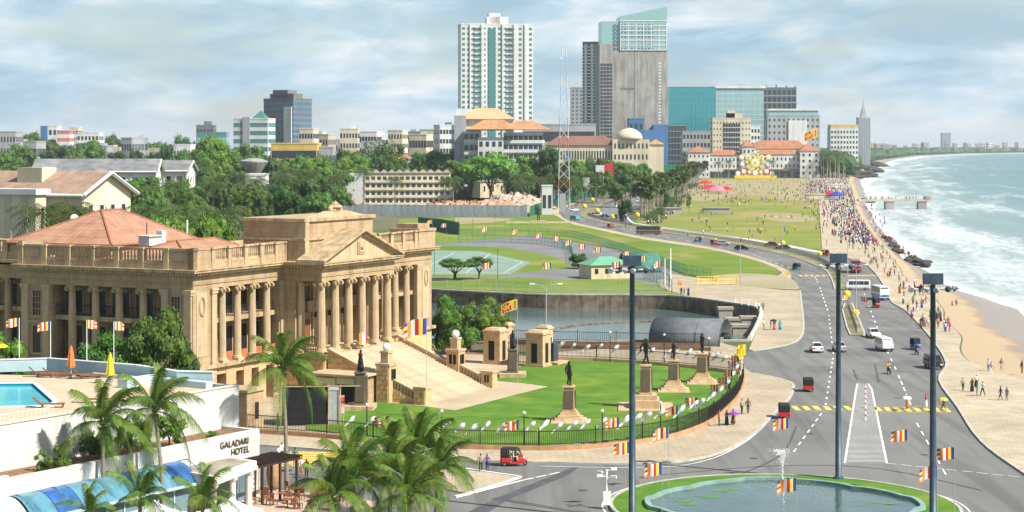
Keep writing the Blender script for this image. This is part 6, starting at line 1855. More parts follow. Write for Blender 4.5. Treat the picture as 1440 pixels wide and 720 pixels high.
def double_lamp(px, py, h, label, group=None, arm=1.6, z=0):
    x, D = G(px, py)
    o = thing('street_lamp', label, 'street lamp', (x, D, z), 0, group)
    MB().cyl((0, 0, 0), (0, 0, h - 0.8), 0.11, 0.07, 8).build('pole', 'galvanised', o)
    for sg in (-1, 1):
        MB().tube([(0, 0, h - 0.8), (sg * arm * 0.4, 0, h - 0.2), (sg * arm, 0, h)], 0.05, 5).build('arm', 'galvanised', o)
        MB().box(sg * (arm + 0.25), 0, h - 0.08, 0.75, 0.3, 0.16).build('lamp_head', 'lamp_white', o)
    return o
double_lamp(768, 500, 10.6, 'double armed grey street lamp standing by the channel gate', arm=1.8)
GS = 'lamps along the coast road'
double_lamp(1204, 446, 9.5, 'double armed street lamp on the small median with yellow lanterns')
for i, (px, py) in enumerate(((1192, 398), (1100, 352), (964, 330), (850, 309), (838, 290), (880, 276), (910, 260), (935, 246))):
    double_lamp(px, py, 10.0, 'double armed street lamp on the grass median of the coast road', GS)
def single_pole(px, py, h, r, mat, label, name='pole', group=None):
    x, D = G(px, py)
    o = thing(name, label, 'pole', (x, D, 0), 0, group)
    MB().cyl((0, 0, 0), (0, 0, h), r, r * 0.75, 7).build('shaft', mat, o)
    MB().box(0, 0, 0, r * 5, r * 5, 0.12).build('foot', 'kerb_stone', o)
    MB().cyl((0, 0, h), (0, 0, h + 0.12), r * 1.2, n=7).build('cap', mat, o)
    return o
single_pole(943, 410, 9, 0.16, 'lamp_white', 'tall white pole at the compound corner gate')
single_pole(935, 402, 6, 0.14, 'lamp_white', 'shorter white pole beside the compound gate')
single_pole(1041, 398, 9, 0.09, 'galvanised', 'thin grey pole on the bare ground beside the bend')
for px, py in ((696, 332), (611, 386), (700, 393), (665, 338), (645, 338), (720, 330)):
    single_pole(px, py, 7, 0.09, 'fence_green', 'dark floodlight pole around the green court', group='dark poles round the court')
# CCTV post at the kerb
x, D = G(853, 716)
o = thing('camera_post', 'white post with surveillance cameras at the roundabout edge', 'camera post', (x, D, 0))
MB().cyl((0, 0, 0), (0, 0, 3.4), 0.08, n=8).build('post', 'lamp_white', o)
for k, (a, z) in enumerate(((0.3, 3.3), (2.6, 3.0), (-0.4, 2.7), (3.5, 2.8))):
    MB().cyl((0, 0, z), (0.5 * cos(a), 0.5 * sin(a), z + 0.05), 0.03, n=5).box(0.65 * cos(a), 0.65 * sin(a), z, 0.5, 0.2, 0.2, rz=a).build('camera', 'lamp_white', o)
MB().bx(-0.3, 0.35, -0.3, 0.2, 0.4, 1.5).build('cabinet', 'lamp_white', o)
# Yellow paper lanterns on the medians
yl = MB().sphere((0, 0, 0), 0.75, 10, sz=1.1).mesh('yellow_lantern', 'yellow_cloth', True)
GY = 'yellow lanterns on the road median'
for i, (px, py, D) in enumerate(((1191, 414, 370), (1203, 441, 340), (1153, 357, 520), (1163, 354, 560), (1101, 342, 560), (1006, 340, 610), (840, 296, 800), (862, 305, 760), (896, 302, 780), (822, 290, 850), (849, 276, 1000), (833, 281, 940), (884, 265, 1150), (875, 270, 1080), (867, 272, 1050), (895, 260, 1250), (905, 256, 1300), (912, 250, 1500), (927, 244, 1750))):
    zz = ZD(py, D)
    o = thing('yellow_lantern', 'round yellow lantern hung on a pole along the coast road median' if i > 1 else ('round yellow lantern above the white van' if i == 0 else 'round yellow lantern on the small median tip'), 'lantern', (XD(px, D), D, 0), 0, GY if i > 1 else None)
    put('globe', yl, o, (0, 0, zz), 0, None, 1.0 if D < 600 else 1.35)
    MB().cyl((0.8, 0, 0), (0.8, 0, zz + 0.6), 0.05, n=5).cyl((0.8, 0, zz + 0.6), (0, 0, zz + 0.7), 0.03, n=4).build('pole', 'galvanised', o)
# flags on the small median
flag(1193, 425, 3.4, 'striped flag tied to the median fence by the white van', size=0.9, rz=0.5, D=F * H / (440 - HY))
flag(1212, 423, 3.6, 'striped flag leaning over the small median', size=0.9, rz=2.6, D=F * H / (445 - HY))
# median railings
pm('rail_paint', (0.12, 0.12, 0.13), 0.6, var=0.1)
def railing(pts, label, h=1.0, step=1.2, mat='rail_paint', name='railing', z=0.14, panel=False, rr=0.025):
    o = thing(name, label, 'railing', (*pts[0], z))
    loc = [(a - pts[0][0], b - pts[0][1]) for a, b in pts]
    if panel:
        MB().wall(loc, 0.05, 0.15, h).build('panel', mat, o)
    else:
        MB().wall(loc, 0.05, h - 0.07, h).build('top_rail', mat, o); MB().wall(loc, 0.05, h * 0.5, h * 0.5 + 0.05).build('mid_rail', mat, o); MB().wall(loc, 0.05, 0.12, 0.17).build('low_rail', mat, o)
    mb = MB()
    for a, b in resample(loc, step):
        mb.box(a, b, 0, rr * 2, rr * 2, h)
    mb.build('post_row', mat, o, kind='stuff')
    return o
railing(GP(smoothline([(826, 303), (850, 310.5), (890, 318.5), (930, 325), (1000, 334), (1060, 344.5), (1115, 356), (1150, 367), (1172, 380), (1180, 396)], 3)), 'dark pedestrian railing along the grass median of the bend', 1.15, 0.4)
railing(GP([(1192, 432), (1205, 470)]), 'dark railing on the small median with yellow lanterns', 1.2, 0.4)
railing(GP(smoothline([(848, 289), (893, 274), (935, 250)], 3)), 'dark railing on the far median beside the parking bay', 1.15, 0.6)
# white painted kerb stones along the green
kb = MB().bx(-0.45, 0.45, -0.18, 0.18, 0, 0.55).mesh('kerb_block', 'white_paint')
for i, (a, b) in enumerate(resample(GP([(880, 303), (884, 310), (890, 315), (924, 320.5), (994, 330), (1060, 339), (1110, 347.5), (1156, 356.5)]), 2.6)):
    tag(put('kerb_block', kb, None, (a, b, 0), 0.25), 'white painted kerb block edging the great green', 'kerb block', 'white kerb blocks along the green')
# striped white and red bollards on the hatched island
bo_ = MB().cyl((0, 0, 0), (0, 0, 0.9), 0.07, n=7).bx(-0.14, 0.14, -0.14, 0.14, 0, 0.06).mesh('post', 'flag_white'); bo2 = MB().cyl((0, 0, 0.4), (0, 0, 0.65), 0.08, n=7).mesh('band', 'flag_red')
for px, py in ((1217, 553), (1217, 560), (1217, 567), (1217, 574), (1217, 583), (1217, 591)):
    x, D = G(px, py)
    o = thing('bollard', 'red banded white bollard standing on the hatched road island', 'bollard', (x, D, ZM), 0, 'bollards on the hatched island')
    put('post', bo_, o); put('band', bo2, o)
# yellow lattice barrier and small signs
x0, D0 = G(980, 402); x1, D1 = G(1036, 401)
o = thing('lattice_barrier', 'long yellow slatted barrier at the forecourt entrance', 'barrier', (x0, D0, 0.1), atan2(D1 - D0, x1 - x0))
LL = hypot(x1 - x0, D1 - D0)
for i in range(26):
    MB().add([(LL * i / 26, -0.05, 0.2), (LL * i / 26 + 0.16, -0.05, 0.2), (LL * i / 26 + 0.36, 0.05, 1.95), (LL * i / 26 + 0.2, 0.05, 1.95)], [(0, 1, 2, 3)]).build('slat', 'yellow_paint', o)
for z in (0.25, 1.1, 1.9):
    MB().bx(0, LL, -0.1, 0.1, z, z + 0.12).build('rail', 'yellow_paint', o)
for x in (0, LL / 2, LL):
    MB().bx(x - 0.08, x + 0.08, -0.12, 0.12, 0, 2.1).build('post', 'yellow_paint', o)
x, D = G(1104, 413)
o = thing('warning_sign', 'yellow diamond warning sign on a post before the bend', 'sign', (x, D, 0.1))
MB().cyl((0, 0, 0), (0, 0, 3.6), 0.05, n=6).build('post', 'galvanised', o)
MB().box(0, 0, 0, 1.1, 0.04, 1.1).build('plate', 'yellow_paint', o, (0, -0.06, 3.9), 0).rotation_euler = (0, 0.785, 0)
for px, py in ((955, 401), (958, 402)):
    x, D = G(px, py)
    o = thing('traffic_cone', 'orange traffic cone at the compound gate', 'cone', (x, D, 0.1), 0, 'orange cones at the compound gate')
    MB().lathe([(0.3, 0.05), (0.05, 1.1)], 8).build('body', 'orange_cloth', o); MB().box(0, 0, 0, 0.8, 0.8, 0.06).build('base', 'orange_cloth', o)
# ================================================================== court compound, hoardings
def mesh_fence(pts, label, h=2.2, mat='fence_green', step=3.0, z=0.08, posts=True):
    o = thing('mesh_fence', label, 'fence', (*pts[0], z))
    loc = [(a - pts[0][0], b - pts[0][1]) for a, b in pts]
    for zz in (0.1, h * 0.5, h):
        MB().wall(loc, 0.05, zz - 0.03, zz + 0.03).build('rail', mat, o)
    mb = MB()
    for a, b in resample(loc, 0.5):
        mb.box(a, b, 0.0, 0.035, 0.035, h)
    mb.build('wire_row', mat, o, kind='stuff')
    for a, b in resample(loc, step):
        MB().box(a, b, 0, 0.1, 0.1, h + 0.1).build('post', mat, o)
mesh_fence(GP(smoothline([(646, 342), (700, 341), (760, 344), (800, 353), (806, 372)], 3)), 'dark green mesh fence curving round the court')
mesh_fence(GP(smoothline([(648, 333), (720, 329), (790, 332), (830, 340), (870, 352), (930, 373), (965, 386), (1000, 391)], 3)), 'green mesh fence between the compound road and the field')
mesh_fence(GP([(606, 406), (680, 409), (767, 412.5), (890, 413), (945, 412)]), 'thin wire fence along the top of the channel wall', 2.0, 'galvanised', 4)
mesh_fence(GP([(945, 412), (940, 402), (905, 392)]), 'green mesh gate fence beside the white poles', 2.6)
def hoarding(pts, label, h, mat, pw_=2.4, z=0.0, cat='hoarding'):
    """site hoarding: every sheet a panel of its own"""
    o = thing('hoarding', label, cat, (*pts[0], z))
    q = resample([(a - pts[0][0], b - pts[0][1]) for a, b in pts], pw_)
    me = MB()
    for k in range(5):
        me.bx(k * pw_ / 5 + 0.02, k * pw_ / 5 + pw_ / 10, -0.05, 0.05, 0, h); me.bx(k * pw_ / 5 + pw_ / 10, (k + 1) * pw_ / 5 + 0.02, 0.0, 0.04, 0, h)
    me = me.mesh('panel', mat)
    for a, b in zip(q, q[1:]):
        put('panel', me, o, (*a, R.uniform(-.06, .06)), atan2(b[1] - a[1], b[0] - a[0]))
    return o
pm('corrugated', (0.36, 0.40, 0.43), 0.55, scale=0.3, var=0.14, metal=0.2, streak=(0.25, 0.6), objvar=0.1)
pm('hoarding_green', (0.03, 0.2, 0.13), 0.6, scale=0.3, var=0.12, streak=(0.2, 0.6), objvar=0.12)
hoarding(GP([(335, 302), (480, 303), (600, 304), (745, 305)]), 'long grey corrugated hoarding in front of the demolition site', 5.0, 'corrugated', 3.0)
hoarding(GP([(745, 305), (757, 300), (772, 294), (800, 285), (832, 275), (872, 264)]), 'green corrugated hoarding running beside the far road', 4.6, 'hoarding_green', 3.0)
hoarding(GP([(588, 322), (620, 325), (648, 331)]), 'dark green canvas screen at the compound corner', 4.4, 'fence_green', 2.4)
# guard house with hipped green roof
def hip_house(px, py, w_, d, h, roofh, wall, roof, label, rz=0.0, name='house', over=0.5, wins=3, z=0.0, D=None):
    x, D = G(px, py) if D is None else (XD(px, D), D)
    o = thing(name, label, 'building', (x, D, z), rz)
    MB().bx(-w_ / 2, w_ / 2, -d / 2, d / 2, 0, h).build('wall', wall, o)
    a, b = w_ / 2 + over, d / 2 + over; rd = max(0.0, a - b)
    v = [(-a, -b, h), (a, -b, h), (a, b, h), (-a, b, h), (-rd, 0, h + roofh), (rd, 0, h + roofh)]
    MB().add(v, [(0, 1, 5, 4), (2, 3, 4, 5), (0, 4, 3), (1, 2, 5), (3, 2, 1, 0)]).build('roof', roof, o)
    for k in range(wins):
        xx = -w_ / 2 + (k + 0.5) * w_ / wins
        MB().bx(xx - 0.45, xx + 0.45, -d / 2 - 0.06, -d / 2 + 0.02, h * 0.4, h * 0.75).build('window', 'dark_window', o)
    MB().bx(w_ / 2 - 0.02, w_ / 2 + 0.06, -0.5, 0.5, 0, h * 0.7).build('door', 'dark_window', o)
    return o
pm('cream_wall', (0.58, 0.5, 0.33), 0.85, scale=0.3, var=0.08, streak=(0.15, 0.6)); pm('roof_green', (0.13, 0.32, 0.2), 0.7, scale=0.4, var=0.1)
hip_house(852, 391, 10.5, 7.5, 3.3, 1.8, 'cream_wall', 'roof_green', 'small cream guard house with pale green hipped roof', 0.35, 'guard_house', wins=4)
# green vaulted canopy beside the guard house
A = G(880, 384); tn2 = thing('vaulted_canopy', 'dark green vaulted canopy with open black end beside the guard house', 'canopy', (A[0], A[1], 0), 0.15)
outer = []; fs = []; Lx, W_, Hh = 9.0, 9.0, 4.6
for i in range(13):
    t = pi * i / 12
    for x in (0, Lx): outer.append((x, W_ / 2 - W_ / 2 * cos(t), Hh * sin(t) ** 0.8))
for i in range(12): fs.append((i * 2, i * 2 + 1, i * 2 + 3, i * 2 + 2))
so = MB().add(outer, fs).build('shell', 'fence_green', tn2, smooth=True); md = so.modifiers.new('t', 'SOLIDIFY'); md.thickness = 0.08
MB().add([(Lx * 0.6, p[1], p[2]) for p in outer[::2]], [tuple(range(13))]).build('inner_black_sheet', 'shade_net', tn2)  # black sheet across the vault makes the open end dark
# statue on the field, and paved slab round it
x, D = G(757, 314)
o = thing('monument', 'tall dark monument figure on a slab in the field by the hoarding corner', 'monument', (x, D, 0.08))
MB().box(0, 0, 0, 26, 10, 0.4).box(0, 0, 0.4, 6, 5, 0.6).build('base', 'sandy', o)
f = put('figure', PM[0], o, (0, 0, 0.9), 0.3, None, (3.6, 3.2, 3.6))
for sl in f.material_slots: sl.link = 'OBJECT'; sl.material = MATS['bronze']
# rubble heaps
pm('rubble', (0.36, 0.25, 0.17), 0.95, scale=0.35, col2=(0.5, 0.42, 0.34), detail=10, bump=1.0, bscale=2)
pm('rubble_red', (0.36, 0.17, 0.10), 0.95, scale=0.35, col2=(0.48, 0.33, 0.22), detail=10, bump=1.0, bscale=2)
def heap(px, D, w_, h, mat, label):
    mb = MB(); n = 22; r = random.Random(int(px))
    for i in range(n + 1):
        for j in range(9):
            u_, v = i / n * 2 - 1, j / 8 * 2 - 1
            e = max(0, 1 - u_ * u_) * max(0, 1 - v * v)
            mb.v.append((u_ * w_ / 2, v * w_ * 0.2, h * e * (0.55 + 0.6 * abs(mnoise.noise((u_ * 4 + px, v * 3, 0)))) + 0.7 * e * r.random()))
    for i in range(n):
        for j in range(8):
            a = i * 9 + j; mb.f.append((a, a + 9, a + 10, a + 1)); mb.m.append(0)
    o = thing('rubble_heap', label, 'rubble', (XD(px, D), D, 0)); mb.build('heap', mat, o)
    ch = MB()
    for k in range(70):
        u_, v = r.uniform(-.9, .9), r.uniform(-.8, .8); e = (1 - u_ * u_) * (1 - v * v)
        ch.box(u_ * w_ / 2, v * w_ * 0.2, h * e * 0.75, r.uniform(0.4, 1.6), r.uniform(0.3, 1.0), r.uniform(0.3, 0.9), rz=r.uniform(0, 3))
    ch.build('debris', mat, o, kind='stuff')
for px, D, w_, h, mt, lb in ((470, 880, 60, 5.5, 'rubble_red', 'reddish rubble heap behind the grey hoarding by the coconut palms'), (590, 850, 50, 5.0, 'rubble', 'grey brown rubble heap in front of the cream concrete block'), (690, 870, 50, 7.0, 'rubble_red', 'brick red rubble heap below the small yellow house'), (722, 930, 45, 9.5, 'rubble', 'pale rubble heap between the yellow house and the white shed'), (640, 900, 40, 5.5, 'rubble_red', 'low brick rubble heap beside the concrete block end')):
    heap(px, D, w_, h, mt, lb)
# ================================================================== vehicles (x forward, wheels on z=0)
def paint(name, c, rough=0.25): return pm('paint_' + name, c, rough, var=0.0, spec=0.6)
for nm, c in dict(white=(0.72, 0.72, 0.7), silver=(0.42, 0.43, 0.44), red=(0.5, 0.025, 0.02), black=(0.015, 0.015, 0.018), blue=(0.03, 0.12, 0.35), green=(0.02, 0.22, 0.14), maroon=(0.2, 0.02, 0.03), navy=(0.02, 0.03, 0.09), tan=(0.3, 0.24, 0.14), teal=(0.03, 0.3, 0.4)).items():
    paint(nm, c)
pm('tyre', (0.015, 0.015, 0.015), 0.9, var=0); pm('rim', (0.4, 0.4, 0.4), 0.35, var=0, metal=0.7); glassy('car_glass', (0.015, 0.02, 0.022), 0.08); pm('tail_red', (0.5, 0.02, 0.02), 0.3, var=0); pm('headlamp', (0.75, 0.75, 0.7), 0.2, var=0); pm('canvas_black', (0.02, 0.02, 0.022), 0.8, var=0.1, scale=3)
WH = {}
def wheel(o, x, y, r, w_=0.2):
    k = (r, w_)
    if k not in WH:
        WH[k] = (MB().tube([(0, -w_ / 2, 0), (0, -w_ / 2 * 0.7, 0), (0, w_ / 2 * 0.7, 0), (0, w_ / 2, 0)], [r * 0.86, r, r, r * 0.86], 14).mesh('tyre', 'tyre', False), MB().cyl((0, -w_ / 2 - 0.01, 0), (0, w_ / 2 + 0.01, 0), r * 0.58, n=10).mesh('rim', 'rim'))
    t = put('wheel', WH[k][0], o, (x, y, r)); put('rim', WH[k][1], t)
def hull(secs, mat, name, o):
    """secs: (x, zb, zbelt, ztop, wbelt, wtop) -> lofted closed body"""
    mb = MB(); fs = []
    for x, zb, zm, zt, wb, wt in secs:
        mb.v += [(x, -wb * 0.88, zb), (x, -wb, zb + (zm - zb) * 0.35), (x, -wb * 0.98, zm), (x, -wt, zt), (x, wt, zt), (x, wb * 0.98, zm), (x, wb, zb + (zm - zb) * 0.35), (x, wb * 0.88, zb)]
    n = len(secs)
    for i in range(n - 1):
        for k in range(8):
            k2 = (k + 1) % 8
            fs.append((i * 8 + k, i * 8 + k2, i * 8 + 8 + k2, i * 8 + 8 + k))
    fs.append(tuple(range(7, -1, -1))); fs.append(tuple(range((n - 1) * 8, n * 8)))
    mb.f = fs; mb.m = [0] * len(fs)
    return mb.build(name, mat, o)
def quad(o, name, mat, pts, th=0.02):
    a = [Vector(p) for p in pts]; nrm = (a[1] - a[0]).cross(a[3] - a[0]).normalized() * th
    vs = [tuple(p) for p in a] + [tuple(p + nrm) for p in a]
    return MB().add(vs, [(3, 2, 1, 0), (4, 5, 6, 7), (0, 1, 5, 4), (1, 2, 6, 5), (2, 3, 7, 6), (3, 0, 4, 7)]).build(name, mat, o)
def lights(o, xf, xr, w_, zf, zr):
    for s_ in (-1, 1):
        MB().box(xf, s_ * w_, zf, 0.08, 0.34, 0.18).build('headlight', 'headlamp', o); MB().box(xr, s_ * w_, zr, 0.08, 0.3, 0.2).build('tail_light', 'tail_red', o)
def car(label, mat, L_=4.3, W=0.85, Hh=1.45, cab=(-1.75, -1.15, 0.45, 1.15), name='car', group=None, cat='car'):
    o = thing(name, label, cat, (0, 0, 0), 0, group)
    f, r = L_ / 2, -L_ / 2; zb = 0.9
    hull([(r, 0.35, 0.75, 0.8, W * 0.9, W * 0.85), (r + 0.15, 0.25, zb, zb + 0.03, W * 0.97, W * 0.86), (cab[0], 0.22, zb, zb + 0.04, W, W * 0.84), (cab[3], 0.22, zb, zb + 0.04, W, W * 0.84), (f - 0.25, 0.25, 0.78, 0.82, W * 0.96, W * 0.8), (f, 0.35, 0.6, 0.64, W * 0.86, W * 0.72)], mat, 'body', o)
    hull([(cab[0], zb - 0.02, zb + 0.01, zb + 0.03, W * 0.86, W * 0.84), (cab[1], zb - 0.02, zb + 0.05, Hh, W * 0.88, W * 0.68), (cab[2], zb - 0.02, zb + 0.05, Hh - 0.01, W * 0.88, W * 0.68), (cab[3], zb - 0.02, zb + 0.01, zb + 0.03, W * 0.86, W * 0.84)], mat, 'roof', o)
    quad(o, 'windscreen', 'car_glass', [(cab[3] - 0.06, -W * 0.74, zb + 0.1), (cab[3] - 0.06, W * 0.74, zb + 0.1), (cab[2] + 0.06, W * 0.6, Hh - 0.05), (cab[2] + 0.06, -W * 0.6, Hh - 0.05)], 0.05)
    quad(o, 'rear_window', 'car_glass', [(cab[0] + 0.06, W * 0.74, zb + 0.1), (cab[0] + 0.06, -W * 0.74, zb + 0.1), (cab[1] - 0.06, -W * 0.6, Hh - 0.05), (cab[1] - 0.06, W * 0.6, Hh - 0.05)], 0.05)
    for s_ in (-1, 1):
        q = [(cab[0] + 0.25, s_ * W * 0.85, zb + 0.1), (cab[3] - 0.25, s_ * W * 0.85, zb + 0.1), (cab[2] - 0.02, s_ * W * 0.7, Hh - 0.1), (cab[1] + 0.05, s_ * W * 0.7, Hh - 0.1)]
        quad(o, 'side_window', 'car_glass', q if s_ < 0 else q[::-1], 0.03)
        for x in (r + 0.8, f - 0.8): wheel(o, x, s_ * (W - 0.08), 0.31)
    lights(o, f - 0.08, r + 0.03, W * 0.66, 0.58, 0.62)
    MB().bx(f - 0.03, f + 0.04, -W * 0.8, W * 0.8, 0.36, 0.5).build('bumper', 'canvas_black', o)
    return o
def van(label, mat, L_=4.6, W=0.88, Hh=2.0, stripe=None, name='van', cat='van', snub=0.45, rows=3, wr=0.33, group=None):
    o = thing(name, label, cat, (0, 0, 0), 0, group)
    f, r = L_ / 2, -L_ / 2; zb = Hh * 0.52
    hull([(r, 0.4, zb, Hh - 0.12, W * 0.95, W * 0.78), (r + 0.12, 0.3, zb, Hh, W, W * 0.86), (f - snub - 0.25, 0.3, zb, Hh, W, W * 0.86), (f - snub * 0.4, 0.3, zb, Hh * 0.72, W, W * 0.84), (f - 0.02, 0.35, zb * 0.9, zb * 0.98, W * 0.95, W * 0.82)], mat, 'body', o)
    quad(o, 'windscreen', 'car_glass', [(f - 0.1, -W * 0.76, zb + 0.04), (f - 0.1, W * 0.76, zb + 0.04), (f - snub - 0.17, W * 0.78, Hh - 0.14), (f - snub - 0.17, -W * 0.78, Hh - 0.14)], 0.06)
    quad(o, 'rear_window', 'car_glass', [(r - 0.02, W * 0.7, zb + 0.1), (r - 0.02, -W * 0.7, zb + 0.1), (r - 0.0, -W * 0.64, Hh - 0.25), (r - 0.0, W * 0.64, Hh - 0.25)], 0.03)
    span = (f - snub - 0.2) - (r + 0.25)
    for s_ in (-1, 1):
        for k in range(rows):
            a, b = r + 0.25 + span * k / rows + 0.05, r + 0.25 + span * (k + 1) / rows - 0.05
            q = [(a, s_ * W * 0.975, zb + 0.08), (b, s_ * W * 0.975, zb + 0.08), (b, s_ * W * 0.9, Hh - 0.2), (a, s_ * W * 0.9, Hh - 0.2)]
            quad(o, 'side_window', 'car_glass', q if s_ < 0 else q[::-1], 0.03)
        for x in (r + L_ * 0.2, f - L_ * 0.19): wheel(o, x, s_ * (W - 0.1), wr)
        if stripe:
            MB().bx(r + 0.1, f - 0.3, s_ * W * 1.005 - 0.02, s_ * W * 1.005 + 0.02, zb * 0.55, zb * 0.8).build('side_stripe', stripe, o)
    if stripe: MB().bx(f - 0.03, f + 0.02, -W * 0.9, W * 0.9, zb * 0.5, zb * 0.8).build('front_stripe', stripe, o)
    lights(o, f - 0.02, r - 0.02, W * 0.7, zb * 0.62, zb * 0.6)
    MB().bx(f - 0.05, f + 0.06, -W * 0.92, W * 0.92, 0.32, 0.5).build('bumper', 'canvas_black', o)
    return o
def tuktuk(label, mat, riders=0, group=None):
    o = thing('auto_rickshaw', label, 'auto rickshaw', (0, 0, 0), 0, group)
    hull([(-1.25, 0.3, 0.65, 0.75, 0.6, 0.56), (-1.1, 0.25, 0.75, 0.82, 0.66, 0.62), (-0.3, 0.22, 0.7, 0.74, 0.66, 0.6), (-0.28, 0.2, 0.36, 0.4, 0.64, 0.6), (0.45, 0.2, 0.36, 0.4, 0.6, 0.56), (0.47, 0.22, 0.7, 0.95, 0.56, 0.5), (0.95, 0.3, 0.75, 0.95, 0.42, 0.3), (1.15, 0.42, 0.6, 0.68, 0.22, 0.16)], mat, 'body', o)
    hull([(-1.25, 0.8, 1.25, 1.55, 0.6, 0.5), (-1.1, 0.78, 1.35, 1.68, 0.64, 0.54), (-0.62, 0.78, 1.35, 1.72, 0.64, 0.55), (-0.6, 1.5, 1.6, 1.73, 0.64, 0.56), (0.35, 1.5, 1.58, 1.7, 0.6, 0.52), (0.62, 1.42, 1.5, 1.58, 0.5, 0.42)], 'canvas_black', 'canopy', o)
    quad(o, 'windscreen', 'car_glass', [(0.82, -0.44, 0.95), (0.82, 0.44, 0.95), (0.6, 0.44, 1.48), (0.6, -0.44, 1.48)], 0.03)
    for s_ in (-1, 1):
        MB().tube([(0.72, s_ * 0.5, 0.9), (0.5, s_ * 0.5, 1.52)], 0.03, 5).build('windscreen_post', mat, o)
        MB().cyl((-0.1, s_ * 0.6, 0.4), (-0.1, s_ * 0.6, 1.55), 0.025, n=5).build('door_post', 'canvas_black', o)
        wheel(o, -0.85, s_ * 0.52, 0.23, 0.12)
        MB().sphere((1.0, s_ * 0.3, 0.8), 0.09, 8).build('headlight', 'headlamp', o)
        MB().box(-1.27, s_ * 0.5, 0.5, 0.04, 0.16, 0.12).build('tail_light', 'tail_red', o)
    MB().bx(-1.0, -0.45, -0.58, 0.58, 0.72, 1.2).build('rear_seat', 'canvas_black', o)
    MB().bx(0.0, 0.3, -0.3, 0.3, 0.4, 0.75).build('driver_seat', 'canvas_black', o)
    MB().bx(0.85, 1.35, -0.13, 0.13, 0.42, 0.52).build('mudguard', mat, o)
    wheel(o, 1.12, 0, 0.23, 0.12)
    return o
def motorbike(label, mat, top, riderlabel, px, py, rz):
    x, D = G(px, py)
    o = thing('motorbike', label, 'motorbike', (x, D, ZM), rz)
    for xx in (-0.62, 0.65): wheel(o, xx, 0, 0.29, 0.1)
    hull([(-0.75, 0.62, 0.72, 0.78, 0.1, 0.08), (-0.3, 0.5, 0.7, 0.78, 0.14, 0.11), (0.15, 0.45, 0.78, 0.92, 0.16, 0.1), (0.42, 0.6, 0.8, 0.88, 0.1, 0.06)], mat, 'tank', o)
    MB().bx(-0.25, 0.25, -0.14, 0.14, 0.25, 0.55).build('engine', 'rim', o)
    MB().tube([(0.65, 0, 0.3), (0.42, 0, 0.95)], 0.035, 5).build('fork', 'rim', o); MB().cyl((0.42, -0.34, 1.02), (0.42, 0.34, 1.02), 0.02, n=5).build('handlebar', 'canvas_black', o)
    MB().sphere((0.52, 0, 0.85), 0.1, 8).build('headlight', 'headlamp', o)
    d = (cos(rz), sin(rz))
    p = person((x - d[0] * 0.22, D - d[1] * 0.22, ZM + 0.36), rz + pi / 2, 0, top, 'black', riderlabel, None, PRIDE)
def at(o, px, py, rz, z=None):
    x, D = G(px, py); o.location = (x, D, ZM if z is None else z); o.rotation_euler = (0, 0, rz); return o
TOW = -pi / 2 + 0.08     # towards the camera
AWAY = pi / 2 - 0.05
at(tuktuk('red auto rickshaw with black hood carrying passengers past the garden railing', 'paint_red'), 722, 655, -0.03)
for k, (dx_, tp) in enumerate(((-0.65, 'pink'), (-0.5, 'white'), (0.15, 'black'))):
    x, D = G(722, 655)
    person((x + dx_, D + (0.25 if k else -0.25), 0.62), pi / 2, 0, tp, 'black', 'passenger in %s top seated inside the red auto rickshaw' % tp, None, PSIT, 0.85)
at(tuktuk('red auto rickshaw seen from behind at the zebra crossing', 'paint_red'), 1102, 588, AWAY)
at(tuktuk('red auto rickshaw just beyond the zebra crossing', 'paint_red'), 1136, 550, AWAY)
at(tuktuk('dark red auto rickshaw driving in front of the blue and white minibus', 'paint_red'), 1233, 433, TOW)
at(tuktuk('blue auto rickshaw beside the black jeep', 'paint_blue'), 1288, 492, TOW)
at(tuktuk('green and blue auto rickshaw on the bend before the far crossing', 'paint_green'), 1119, 380, AWAY + 0.6)
at(tuktuk('red auto rickshaw parked at the corner of the green', 'paint_red'), 1159, 360, 2.6)
at(tuktuk('red auto rickshaw following the silver pickup on the bend', 'paint_red'), 1005, 345, -0.35)
at(tuktuk('blue auto rickshaw on the far carriageway of the bend', 'paint_blue'), 981, 341, 2.9)
at(tuktuk('red auto rickshaw behind the tan bus', 'paint_red'), 859, 321, -0.35)
at(tuktuk('dark green auto rickshaw beside the parking bay', 'paint_green'), 865, 308, -1.0)
at(car('white sedan driving away beside the silver sedan', 'paint_white'), 1148, 495, AWAY)
at(car('silver sedan driving away beside the tall light mast', 'paint_silver'), 1180, 494, AWAY)
at(car('white sedan ahead of the white van on the seaward lanes', 'paint_white'), 1228, 475, TOW)
at(van('white van driving towards the zebra crossing', 'paint_white'), 1243, 493, TOW)
at(van('long white van crossing the gap between the medians', 'paint_white', 5.2, 0.9, 2.15, rows=4), 1206, 408, pi - 0.08)
at(van('blue and white minibus behind the dark red auto rickshaw', 'paint_white', 6.6, 1.05, 2.7, 'paint_blue', 'minibus', 'minibus', 0.3, 5, 0.4), 1238, 421, TOW)
at(van('maroon bus with red front stopped at the far crossing', 'paint_maroon', 8.5, 1.2, 3.0, 'paint_red', 'bus', 'bus', 0.25, 7, 0.45), 1203, 383, TOW - 0.25)
at(van('tan and brown bus on the bend beside the fan palms', 'paint_tan', 9.0, 1.2, 3.1, 'paint_maroon', 'bus', 'bus', 0.25, 7, 0.45), 913, 330, -0.3)
at(van('black jeep parked at the promenade kerb bay', 'paint_black', 3.9, 0.85, 1.85, None, 'jeep', 'jeep', 0.9, 2, 0.38), 1312, 518, TOW)
at(car('dark red car on the far carriageway beside the green', 'paint_maroon'), 1084, 346.5, 2.8)
at(car('dark blue car following the dark red car beside the green', 'paint_navy'), 1101, 351, 2.8)
at(car('black car on the near carriageway of the bend', 'paint_black'), 1043, 351.5, -0.35)
at(car('silver car behind the red auto rickshaw on the bend', 'paint_silver'), 1017, 345, -0.35)
